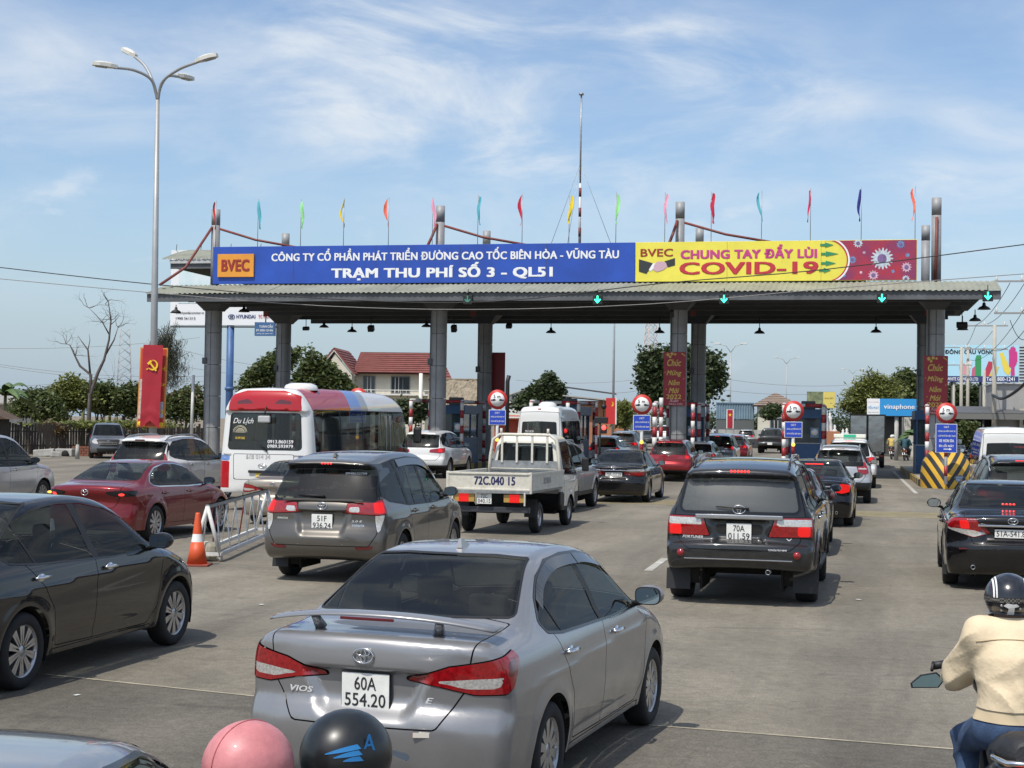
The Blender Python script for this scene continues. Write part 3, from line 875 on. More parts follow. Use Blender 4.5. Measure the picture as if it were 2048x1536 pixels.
mazda = base(key='mazda', L=4.64, W=.895, H=1.44, h=.034, prof=MAZ_PROF, side=[(.1, .80), (.24, .85), (.42, .885), (.62, .895), (.80, .888), (.92, .87), (.985, .84), (1.02, .80), (1.2, .71), (1.38, .60), (1.5, .52)],
             taper=[(0, .93), (.5, .98), (1.1, 1), (3.3, 1), (4.0, .97), (4.64, .88)], pinch=[(.4, .10), (.9, .07), (1.5, .015), (2.2, 0), (2.8, .01), (3.4, .06)], belt=1.0, axles=(.98, 3.70), R=.325, arch=.372,
             tw=.205, rim=.232, track=1.58, cr=.26, flare=.02, wedge=.015,
             cuts=[dict(k='rear', n='rear_window', poly=[(-.62, 1.12), (.62, 1.12), (.50, 1.36), (-.50, 1.36)], r=.015, m='rglass', sym=False, ymax=1.7, trim=.012, off=-.003, two=False),
                   dict(k='front', n='windscreen', poly=[(0, 1.04), (.66, 1.04), (.52, 1.37), (0, 1.38)], r=.01, m='glass', trim=.012, off=-.003, ymin=2.6),
                   dict(k='side', n='side_window', poly=[(.98, 1.06), (1.12, 1.17), (1.4, 1.29), (1.8, 1.352), (2.2, 1.345), (2.55, 1.28), (2.9, 1.15), (3.2, 1.03), (3.22, .985), (2.3, .975), (1.2, 1.0), (1.02, 1.02)], r=.012, m='glass', trim=.020, trimm='chrome', off=-.004,
                        pillars=[(2.14, .10, -.15), (1.26, .02, -.3)]),
                   dict(k='wrap', n='tail_lamp', poly=[(.42, .90), (.72, .925), (1.20, .925), (1.10, .845), (.66, .835), (.46, .87)], r=.006, m='gloss', off=.004, gap=.008, ymax=.8,
                        sub=[dict(n='lit_lamp', poly=[(.70, .88), (.84, .885), (.82, .848), (.68, .845)], r=.005, m='hot')]),
                   dict(k='rear', n='boot_lid', poly=[(-.50, .66), (.50, .66), (.60, .84), (.62, 1.08), (-.62, 1.08), (-.60, .84)], r=.03, m='paint', gap=.009, sym=False, ymax=.6),
                   dict(k='side', n='rear_door', poly=[(1.16, 1.0), (1.30, .80), (1.44, .60), (1.48, .32), (2.08, .31), (2.12, .97)], r=.012, m='paint', gap=.008),
                   dict(k='side', n='front_door', poly=[(2.135, .97), (2.095, .31), (3.12, .31), (3.24, .6), (3.22, .98)], r=.012, m='paint', gap=.008),
                   dict(k='fwrap', n='head_lamp', poly=[(.5, .68), (.8, .74), (1.2, .78), (1.1, .70), (.8, .66)], r=.012, m='clear')])
BIG_PROF = [(.2, .2), (.06, .28), (.01, .45), (.0, .62), (.04, .70), (.05, .86), (.03, .98), (.06, 1.03), (.3, 1.06), (.62, 1.08), (.84, 1.12), (1.15, 1.26), (1.5, 1.41), (1.8, 1.462), (2.2, 1.475), (2.6, 1.455),
            (2.95, 1.385), (3.3, 1.23), (3.65, 1.07), (3.85, 1.02), (4.2, .96), (4.5, .86), (4.72, .72), (4.8, .52), (4.8, .36), (4.74, .25), (4.5, .19)]
camry = base(key='camry', dent=[(.36, .40, .70, .89, .04)], L=4.82, W=.91, H=1.475, h=.034, prof=BIG_PROF, side=[(.1, .82), (.24, .865), (.42, .898), (.62, .91), (.80, .905), (.94, .885), (1.0, .86), (1.04, .815), (1.2, .735), (1.38, .63), (1.5, .55)],
             taper=[(0, .95), (.5, .985), (1.1, 1), (3.5, 1), (4.2, .97), (4.82, .88)], pinch=[(.4, .08), (.95, .06), (1.6, .015), (2.3, 0), (3.0, .01), (3.6, .06)], belt=1.01, axles=(1.05, 3.83), R=.325, arch=.37, tw=.215,
             rim=.215, track=1.58, cr=.24, wedge=.012,
             cuts=[dict(k='rear', n='rear_window', poly=[(-.66, 1.13), (.66, 1.13), (.53, 1.405), (-.53, 1.405)], r=.015, m='rglass', sym=False, ymax=1.9, trim=.012, off=-.003, two=False),
                   dict(k='front', n='windscreen', poly=[(0, 1.06), (.68, 1.06), (.54, 1.39), (0, 1.40)], r=.01, m='glass', trim=.012, off=-.003, ymin=2.8),
                   dict(k='side', n='side_window', poly=[(1.12, 1.08), (1.25, 1.2), (1.5, 1.33), (1.85, 1.39), (2.25, 1.395), (2.65, 1.36), (3.0, 1.24), (3.4, 1.06), (3.42, 1.01), (2.3, .99), (1.2, 1.03)], r=.012, m='glass', trim=.016, trimm='gloss', off=-.004,
                        pillars=[(2.3, .09, -.12), (1.42, .02, -.35)]),
                   dict(k='wrap', n='tail_lamp', poly=[(.40, .80), (.56, .99), (.80, .99), (1.16, .985), (1.12, .86), (.84, .80), (.60, .745)], r=.012, m='red', off=.005, gap=.008, ymax=.8,
                        sub=[dict(n='lit_lamp', poly=[(.68, .955), (.82, .955), (.82, .87), (.68, .87)], r=.015, m='lit'), dict(n='reversing_lamp', poly=[(.42, .79), (.60, .835), (1.12, .87), (1.1, .84), (.6, .745)], r=.0, m='clear')]),
                   dict(k='rear', n='boot_lid', poly=[(-.50, .68), (.50, .68), (.56, .84), (.62, 1.09), (-.62, 1.09), (-.56, .84)], r=.03, m='paint', gap=.009, sym=False, ymax=.75),
                   dict(k='side', n='rear_door', poly=[(1.28, 1.03), (1.42, .80), (1.52, .60), (1.56, .31), (2.24, .30), (2.28, .99)], r=.012, m='paint', gap=.008),
                   dict(k='side', n='front_door', poly=[(2.295, .99), (2.255, .30), (3.30, .30), (3.42, .6), (3.42, 1.0)], r=.012, m='paint', gap=.008),
                   dict(k='fwrap', n='head_lamp', poly=[(.55, .68), (.75, .80), (1.3, .88), (1.2, .76), (.9, .67)], r=.02, m='clear')])
sedan2 = variant(camry, key='sedan2', h=.045, L=4.82, cuts=[dict(c, **({'poly': [(.36, .80), (.42, .93), (.80, .945), (1.12, .94), (1.08, .80), (.8, .77)], 'sub': [dict(n='reversing_lamp', poly=[(.44, .875), (1.1, .885), (1.1, .96), (.44, .95)], r=.0, m='clear')]} if c['n'] == 'tail_lamp' else {})) for c in camry['cuts']])
limo = variant(camry, key='limo', h=.045, cuts=[dict(c, **({'poly': [(.52, .80), (.60, .93), (.80, .96), (1.08, .93), (1.04, .80), (.8, .76)], 'm': 'lit', 'sub': []} if c['n'] == 'tail_lamp' else {})) for c in camry['cuts']])
INN_PROF = [(.25, .33), (.08, .38), (.01, .48), (.0, .66), (.03, .76), (.06, .84), (.075, 1.05), (.13, 1.16), (.24, 1.36), (.36, 1.57), (.36, 1.57), (.22, 1.625), (.22, 1.625), (.25, 1.665), (.55, 1.715), (1.0, 1.765), (1.6, 1.79), (2.2, 1.785),
            (2.6, 1.755), (2.95, 1.67), (3.35, 1.43), (3.75, 1.17), (3.92, 1.10), (4.2, 1.05), (4.5, .95), (4.66, .80), (4.72, .6), (4.72, .42), (4.64, .28), (4.4, .25)]
INN_SIDE = [(.1, .84), (.3, .875), (.48, .905), (.68, .915), (.86, .908), (1.0, .892), (1.06, .87), (1.10, .84), (1.3, .785), (1.55, .70), (1.7, .63), (1.85, .55)]
innova = base(key='innova', dent=[(.28, .36, .67, .985, .05)], L=4.73, W=.915, H=1.80, h=.03, prof=INN_PROF, side=INN_SIDE, taper=[(0, .965), (.5, .99), (1.1, 1), (3.4, 1), (4.1, .97), (4.73, .88)], pinch=[(0, .03), (.6, .02), (1.2, .005), (2.8, 0), (3.6, .05)],
              belt=1.07, axles=(.98, 3.73), R=.335, arch=.385, tw=.205, rim=.21, track=1.57, cr=.17, cf=.42, crtop=.7, sill=.30, wedge=.012, fr=.08,
              crease=[(.92, .03, .010, .05, .3, 3.8)],
              cuts=[dict(k='rear', n='rear_window', poly=[(-.70, 1.16), (.70, 1.16), (.64, 1.53), (-.64, 1.53)], r=.03, m='rglass', sym=False, ymax=.9, trim=.02, trimm='gloss', off=-.002, two=False),
                    dict(k='rear', n='spoiler_underside', poly=[(-.70, 1.575), (.70, 1.575), (.66, 1.622), (-.66, 1.622)], r=.012, m='gloss', sym=False, ymax=.7, off=.002, two=False),
                    dict(k='front', n='windscreen', poly=[(0, 1.16), (.72, 1.16), (.58, 1.66), (0, 1.67)], r=.01, m='glass', trim=.012, off=-.003, ymin=2.7),
                    dict(k='side', n='side_window', poly=[(.30, 1.22), (.42, 1.44), (.62, 1.60), (1.2, 1.66), (1.9, 1.685), (2.4, 1.66), (2.7, 1.58), (3.1, 1.33), (3.42, 1.12), (3.44, 1.07), (2.4, 1.045), (1.3, 1.06), (.55, 1.14)], r=.012, m='glass', trim=.016, trimm='black', off=-.004,
                         pillars=[(2.22, .10, -.10), (1.30, .09, -.25), (1.62, .02, -.03)]),
                    dict(k='wrap', n='tail_lamp', poly=[(.42, .975), (.47, 1.085), (.95, 1.13), (1.14, 1.15), (1.12, .97), (.95, .95)], r=.012, m='red', off=.008, gap=.008, ymax=.6,
                         sub=[dict(n='reversing_lamp', poly=[(.46, .985), (.49, 1.045), (.63, 1.05), (.63, .985)], r=.004, m='clear'), dict(n='lit_lamp', poly=[(.90, 1.09), (1.06, 1.10), (1.06, .99), (.90, .99)], r=.02, m='lit')]),
                    dict(k='wrap', n='side_reflector', poly=[(.90, .93), (1.09, .95), (.97, .74), (.92, .71)], r=.008, m='clear', off=.004, gap=.006, ymax=.6),
                    dict(k='rear', n='tailgate', poly=[(-.66, .55), (.66, .55), (.74, .68), (.80, .94), (.72, 1.20), (.66, 1.57), (-.66, 1.57), (-.72, 1.20), (-.80, .94), (-.74, .68)], r=.03, m='paint', gap=.010, sym=False, ymax=.55),
                    dict(k='rear', n='bumper_reflector', poly=[(.50, .505), (.74, .525), (.70, .49), (.50, .48)], r=.006, m='deepred', off=.005, ymax=.5, two=True),
                    dict(k='side', n='rear_door', poly=[(1.28, 1.06), (1.36, .80), (1.46, .62), (1.50, .40), (2.16, .39), (2.18, 1.045)], r=.012, m='paint', gap=.008),
                    dict(k='side', n='front_door', poly=[(2.195, 1.045), (2.175, .39), (3.20, .39), (3.36, .6), (3.44, 1.06)], r=.012, m='paint', gap=.008),
                    dict(k='front', n='grille', poly=[(0, .62), (.42, .64), (.55, .92), (0, .93)], r=.02, m='black', off=-.01, ymin=4.0),
                    dict(k='front', n='lower_grille', poly=[(0, .32), (.5, .32), (.55, .5), (0, .5)], r=.02, m='black', off=-.01, ymin=4.0),
                    dict(k='fwrap', n='head_lamp', poly=[(.55, .76), (.6, .90), (1.25, 1.0), (1.2, .84), (.9, .76)], r=.02, m='clear', gap=.008)])
FOR_PROF = [(.2, .46), (.05, .48), (.0, .56), (.0, .76), (.06, .80), (.085, .84), (.08, 1.0), (.10, 1.14), (.16, 1.30), (.27, 1.55), (.27, 1.55), (.15, 1.60), (.15, 1.60), (.17, 1.645), (.4, 1.70), (.9, 1.755), (1.5, 1.78), (2.1, 1.775),
            (2.5, 1.745), (2.85, 1.65), (3.2, 1.45), (3.5, 1.26), (3.66, 1.19), (4.1, 1.14), (4.5, 1.05), (4.65, .88), (4.69, .65), (4.69, .5), (4.6, .42), (4.3, .42)]
fortuner = base(key='fortuner', dent=[(.25, .32, .80, 1.05, .045)], L=4.69, W=.92, H=1.79, h=.03, prof=FOR_PROF, side=[(.2, .86), (.42, .885), (.6, .91), (.82, .92), (1.0, .912), (1.12, .89), (1.17, .86), (1.21, .825), (1.4, .77), (1.6, .695), (1.75, .62), (1.9, .54)],
                taper=[(0, .965), (.4, .985), (1.1, 1), (3.5, 1), (4.1, .985), (4.69, .90)], pinch=[(0, .02), (.6, .01), (1.2, 0), (2.8, 0), (3.6, .05)], belt=1.17, axles=(.96, 3.71), R=.382, arch=.44, tw=.265, rim=.235, track=1.56,
                cr=.15, cf=.36, crtop=.8, sill=.44, flare=.035, wedge=.005, spokes=6,
                cuts=[dict(k='rear', n='rear_window', poly=[(-.655, 1.20), (.655, 1.20), (.60, 1.50), (-.60, 1.50)], r=.05, m='rglass', sym=False, ymax=.9, trim=.03, trimm='gloss', off=-.002, two=False),
                      dict(k='rear', n='spoiler_underside', poly=[(-.68, 1.555), (.68, 1.555), (.64, 1.595), (-.64, 1.595)], r=.01, m='black', sym=False, ymax=.6, off=.002, two=False),
                      dict(k='front', n='windscreen', poly=[(0, 1.25), (.72, 1.25), (.60, 1.63), (0, 1.64)], r=.01, m='glass', trim=.012, off=-.003, ymin=2.6),
                      dict(k='side', n='side_window', poly=[(.30, 1.22), (.34, 1.45), (.45, 1.60), (1.2, 1.645), (1.9, 1.66), (2.35, 1.63), (2.65, 1.55), (3.0, 1.34), (3.20, 1.20), (3.2, 1.155), (2.2, 1.145), (1.2, 1.155), (.34, 1.175)], r=.012, m='glass', trim=.016, trimm='black', off=-.004,
                           pillars=[(2.12, .10, -.06), (1.22, .10, -.12)]),
                      dict(k='wrap', n='tail_lamp', poly=[(.46, .86), (.54, 1.075), (.80, 1.075), (1.10, 1.075), (1.09, .86), (.8, .86)], r=.012, m='red', off=.010, gap=.010, ymax=.6,
                           sub=[dict(n='reversing_lamp', poly=[(.55, .985), (.575, 1.06), (1.08, 1.06), (1.08, .985)], r=.004, m='clear'), dict(n='lit_lamp', poly=[(.87, .96), (1.03, .96), (1.03, .88), (.87, .88)], r=.02, m='lit')]),
                      dict(k='rear', n='tailgate', poly=[(-.60, .72), (.60, .72), (.70, .80), (.77, 1.05), (.73, 1.25), (.64, 1.545), (-.64, 1.545), (-.73, 1.25), (-.77, 1.05), (-.70, .80)], r=.03, m='paint', gap=.010, sym=False, ymax=.5),
                      dict(k='side', n='rear_door', poly=[(1.20, 1.15), (1.32, .94), (1.42, .7), (1.45, .55), (2.08, .54), (2.10, 1.145)], r=.012, m='paint', gap=.008),
                      dict(k='side', n='front_door', poly=[(2.115, 1.145), (2.095, .54), (3.06, .54), (3.18, .8), (3.2, 1.155)], r=.012, m='paint', gap=.008),
                      dict(k='fwrap', n='head_lamp', poly=[(.5, .85), (.55, 1.0), (1.2, 1.08), (1.15, .92)], r=.02, m='clear')])
SUV_PROF = [(.2, .42), (.05, .45), (.0, .55), (.01, .72), (.07, .80), (.09, .95), (.12, 1.08), (.22, 1.25), (.42, 1.50), (.42, 1.50), (.26, 1.555), (.26, 1.555), (.3, 1.60), (.7, 1.655), (1.3, 1.69), (2.0, 1.69), (2.45, 1.655),
            (2.8, 1.56), (3.2, 1.32), (3.5, 1.14), (3.7, 1.08), (4.1, 1.03), (4.4, .92), (4.54, .75), (4.56, .55), (4.5, .42), (4.3, .38)]
suv = base(key='suv', L=4.56, W=.915, H=1.70, h=.045, prof=SUV_PROF, side=[(.2, .85), (.4, .88), (.6, .905), (.8, .915), (.96, .905), (1.06, .885), (1.11, .85), (1.15, .81), (1.35, .74), (1.5, .67), (1.65, .58), (1.8, .5)],
           taper=[(0, .95), (.5, .985), (1.1, 1), (3.4, 1), (4.0, .975), (4.56, .88)], pinch=[(0, .06), (.6, .04), (1.2, .01), (2.8, 0), (3.5, .05)], belt=1.11, axles=(.94, 3.58), R=.35, arch=.405, tw=.225, rim=.235, track=1.57, cr=.2, cf=.4,
           crtop=.6, sill=.36, flare=.022, clad=.47, wedge=.02,
           cuts=[dict(k='rear', n='rear_window', poly=[(-.62, 1.14), (.62, 1.14), (.55, 1.47), (-.55, 1.47)], r=.04, m='rglass', sym=False, ymax=.9, trim=.02, trimm='gloss', off=-.002, two=False),
                 dict(k='front', n='windscreen', poly=[(0, 1.15), (.70, 1.15), (.56, 1.56), (0, 1.57)], r=.01, m='glass', trim=.012, off=-.003, ymin=2.6),
                 dict(k='side', n='side_window', poly=[(.45, 1.22), (.6, 1.40), (.85, 1.52), (1.4, 1.575), (2.0, 1.58), (2.4, 1.53), (2.7, 1.42), (3.1, 1.16), (3.14, 1.1), (2.2, 1.08), (1.2, 1.10), (.6, 1.17)], r=.012, m='glass', trim=.02, trimm='black', off=-.004,
                      pillars=[(2.1, .10, -.10), (1.15, .09, -.25)]),
                 dict(k='wrap', n='tail_lamp', poly=[(.46, .93), (.52, 1.01), (.95, 1.06), (1.25, 1.06), (1.15, .93), (.9, .90)], r=.012, m='red', off=.006, ymax=.7,
                      sub=[dict(n='lit_lamp', poly=[(.86, 1.03), (1.02, 1.03), (1.02, .95), (.86, .95)], r=.02, m='lit')]),
                 dict(k='rear', n='tailgate', poly=[(-.58, .66), (.58, .66), (.70, .80), (.72, 1.1), (.58, 1.50), (-.58, 1.50), (-.72, 1.1), (-.70, .80)], r=.03, m='paint', gap=.012, sym=False, ymax=.6),
                 dict(k='side', n='rear_door', poly=[(1.12, 1.1), (1.24, .9), (1.36, .7), (1.4, .48), (2.05, .47), (2.08, 1.08)], r=.012, m='paint', gap=.010),
                 dict(k='side', n='front_door', poly=[(2.095, 1.08), (2.065, .47), (3.02, .47), (3.12, .7), (3.14, 1.1)], r=.012, m='paint', gap=.010),
                 dict(k='front', n='grille', poly=[(0, .62), (.42, .64), (.5, .88), (0, .9)], r=.02, m='black', off=-.01, ymin=4.0),
                 dict(k='fwrap', n='head_lamp', poly=[(.5, .78), (.55, .90), (1.2, .98), (1.15, .84)], r=.02, m='clear')])
captiva = variant(suv, key='captiva', clad=.62, cuts=[dict(c, **({'poly': [(.66, .88), (.64, 1.16), (.8, 1.20), (1.02, 1.20), (1.05, .9), (.9, .86)], 'sub': [dict(n='reversing_lamp', poly=[(.66, 1.0), (1.02, 1.0), (1.02, 1.05), (.66, 1.05)], r=.0, m='clear')]} if c['n'] == 'tail_lamp' else {})) for c in suv['cuts']])
xpander = variant(suv, key='xpander', clad=None, h=.04, cuts=[dict(c, **({'poly': [(.70, .78), (.70, 1.12), (.82, 1.24), (.98, 1.24), (.98, 1.0), (1.1, .92), (.9, .8)], 'sub': []} if c['n'] == 'tail_lamp' else {})) for c in suv['cuts']])
VAN_PROF = [(.1, .38), (.02, .44), (.0, .6), (.02, .75), (.03, 1.2), (.06, 1.9), (.1, 2.28), (.22, 2.40), (.6, 2.43), (2.0, 2.45), (3.6, 2.43), (4.1, 2.36), (4.4, 2.15), (4.8, 1.62), (5.02, 1.36), (5.3, 1.22), (5.6, 1.05), (5.72, .85), (5.75, .55), (5.7, .38), (5.4, .3)]
van = base(key='van', L=5.75, W=.98, H=2.45, h=.05, prof=VAN_PROF, side=[(.2, .92), (.4, .95), (.7, .975), (1.1, .98), (1.25, .965), (1.6, .93), (2.0, .88), (2.3, .82), (2.6, .7)],
           taper=[(0, .985), (.5, 1), (4.2, 1), (5.0, .95), (5.75, .82)], pinch=[(0, 0), (6, 0)], belt=1.25, axles=(1.0, 4.75), R=.35, arch=.41, tw=.215, rim=.2, track=1.72, cr=.05, cf=.35, crtop=1.0, sill=.36, flare=.015, crown=.08,
           cuts=[dict(k='rear', n='rear_window', poly=[(.04, 1.22), (.70, 1.22), (.66, 1.86), (.04, 1.88)], r=.03, m='rglass', ymax=.5, trim=.02, trimm='black', off=-.002, two=True),
                 dict(k='front', n='windscreen', poly=[(0, 1.4), (.78, 1.4), (.68, 2.1), (0, 2.12)], r=.02, m='glass', trim=.012, off=-.003, ymin=4.0),
                 dict(k='side', n='side_window', poly=[(.35, 1.26), (.36, 1.88), (3.9, 1.92), (4.2, 1.86), (4.65, 1.36), (4.66, 1.24), (3.6, 1.2)], r=.03, m='glass', trim=.02, trimm='black', off=-.004, pillars=[(1.35, .06, 0), (2.5, .06, 0), (3.5, .10, 0)]),
                 dict(k='wrap', n='tail_lamp', poly=[(.90, .86), (.90, 1.22), (1.0, 1.24), (1.03, .86)], r=.012, m='red', off=.006, ymax=.3),
                 dict(k='rear', n='rear_door', poly=[(.012, .52), (.80, .52), (.84, 1.2), (.78, 2.2), (.012, 2.22)], r=.02, m='paint', gap=.014, ymax=.4, two=True),
                 dict(k='side', n='sliding_door', poly=[(2.45, .5), (3.45, .5), (3.45, 2.0), (2.45, 2.0)], r=.02, m='paint', gap=.012),
                 dict(k='side', n='front_door', poly=[(3.55, .5), (4.2, .5), (4.3, .9), (4.66, 1.3), (3.55, 1.22)], r=.02, m='paint', gap=.012),
                 dict(k='fwrap', n='head_lamp', poly=[(.62, .85), (.66, 1.05), (1.1, 1.2), (1.1, .95)], r=.02, m='clear')])
BUS_PROF = [(.12, .36), (.02, .42), (.0, .7), (.02, 1.2), (.05, 1.55), (.09, 2.20), (.09, 2.20), (.02, 2.24), (.02, 2.24), (.06, 2.55), (.16, 2.68), (.5, 2.72), (2.0, 2.75), (4.5, 2.74), (5.8, 2.70), (6.3, 2.58), (6.65, 2.3), (6.9, 1.6), (7.02, 1.1), (7.06, .6), (7.0, .36), (6.7, .3)]
bus_s = base(key='bus', L=7.06, W=1.015, H=2.75, h=.045, prof=BUS_PROF, side=[(.2, .98), (.5, 1.005), (1.2, 1.015), (1.3, 1.005), (1.8, .975), (2.15, .95), (2.35, .90), (2.6, .76), (2.8, .6)],
             taper=[(0, .97), (.4, 1), (6.2, 1), (6.7, .97), (7.06, .88)], pinch=[(0, 0), (8, 0)], belt=1.25, axles=(1.75, 5.85), R=.39, arch=.45, tw=.22, rim=.23, track=1.78, cr=.14, cf=.35, crtop=1.0, sill=.40, flare=.01, crown=.07, fr=.10, sig=.05,
             cuts=[dict(k='rear', n='rear_window', poly=[(-.72, 1.42), (.72, 1.42), (.68, 2.08), (-.68, 2.08)], r=.06, m='rglass', sym=False, ymax=.6, trim=.02, trimm='black', off=-.004, two=False),
                   dict(k='rear', n='red_cap', poly=[(-.74, 2.25), (.74, 2.25), (.70, 2.50), (.4, 2.60), (-.4, 2.60), (-.70, 2.50)], r=.05, m='red_paint', sym=False, ymax=.4, off=.004, two=False,
                        sub=[dict(n='air_vent', poly=[(.24, 2.37), (.58, 2.36), (.56, 2.41), (.34, 2.45)], r=.012, m='deepred', sym=True)]),
                   dict(k='front', n='windscreen', poly=[(0, 1.2), (.85, 1.2), (.74, 2.3), (0, 2.32)], r=.03, m='glass', trim=.012, off=-.003, ymin=5.8),
                   dict(k='side', n='side_window', poly=[(.42, 1.36), (.40, 2.10), (.45, 2.2), (6.2, 2.2), (6.5, 2.1), (6.75, 1.4), (6.76, 1.25), (5.0, 1.28), (.5, 1.28)], r=.03, m='glass', trim=.02, trimm='black', off=-.004,
                        pillars=[(1.9, .03, 0), (3.3, .03, 0), (4.55, .06, 0), (5.45, .07, 0)]),
                   dict(k='side', n='roof_stripe', poly=[(.36, 2.23), (2.6, 2.23), (2.75, 2.78), (.30, 2.78)], r=.01, m='red_paint', off=.0015),
                   dict(k='side', n='roof_stripe', poly=[(2.62, 2.23), (3.3, 2.23), (3.42, 2.78), (2.77, 2.78)], r=.01, m='blue_paint', off=.0015),
                   dict(k='side', n='roof_stripe', poly=[(3.32, 2.23), (3.75, 2.23), (3.87, 2.78), (3.44, 2.78)], r=.01, m='grey_paint', off=.0015),
                   dict(k='side', n='side_stripe', poly=[(-.1, 1.10), (4.6, 1.10), (4.6, 1.25), (-.1, 1.22)], r=.0, xmin=.74, m='blue_paint', off=.0015),
                   dict(k='side', n='red_panel', poly=[(-.1, .50), (1.15, .50), (1.0, 1.09), (-.1, 1.09)], r=.0, xmin=.74, m='red_paint', off=.0015),
                   dict(k='rear', n='rear_hatch', poly=[(-.60, .72), (.60, .72), (.62, 1.22), (-.62, 1.22)], r=.03, m='paint', gap=.012, sym=False, ymax=.4, two=False),
                   dict(k='side', n='passenger_door', poly=[(4.62, .48), (5.38, .48), (5.38, 1.24), (4.62, 1.24)], r=.01, m='black', gap=.012)])
PICK_PROF = [(.1, .55), (.0, .58), (.0, .75), (.05, .82), (.06, 1.0), (.05, 1.12), (.10, 1.15), (1.3, 1.16), (1.55, 1.18), (1.62, 1.45), (1.72, 1.72), (1.9, 1.78), (2.6, 1.80), (3.1, 1.73), (3.5, 1.5), (3.9, 1.2), (4.1, 1.15), (4.8, 1.08), (5.1, .95), (5.2, .7), (5.15, .5), (4.8, .45)]
pick = base(key='pick', L=5.2, W=.91, H=1.8, h=.06, prof=PICK_PROF, side=[(.3, .88), (.6, .91), (.9, .91), (1.1, .895), (1.17, .86), (1.22, .81), (1.5, .74), (1.7, .65), (1.85, .55)], taper=[(0, .98), (.5, 1), (3.8, 1), (5.2, .9)], pinch=[(0, 0), (6, 0)],
            belt=1.17, axles=(1.2, 4.3), R=.38, arch=.44, tw=.25, rim=.22, track=1.55, cr=.06, cf=.35, sill=.5, flare=.03,
            cuts=[dict(k='rear', n='rear_window', poly=[(-.58, 1.3), (.58, 1.3), (.5, 1.65), (-.5, 1.65)], r=.04, m='rglass', sym=False, ymax=2.0, two=False, off=-.003),
                  dict(k='front', n='windscreen', poly=[(0, 1.25), (.7, 1.25), (.58, 1.68), (0, 1.69)], r=.02, m='glass', ymin=3.0),
                  dict(k='side', n='side_window', poly=[(1.85, 1.25), (1.95, 1.66), (2.6, 1.69), (3.0, 1.6), (3.5, 1.25), (2.6, 1.2)], r=.02, m='glass', off=-.004, pillars=[(2.6, .08, 0)]),
                  dict(k='rear', n='tail_lamp', poly=[(.74, .85), (.86, .85), (.86, 1.08), (.74, 1.08)], r=.01, m='deepred', ymax=.3, two=True),
                  dict(k='rear', n='tailgate', poly=[(-.66, .84), (.66, .84), (.68, 1.12), (-.68, 1.12)], r=.02, m='paint', gap=.02, sym=False, ymax=.3, two=False)])
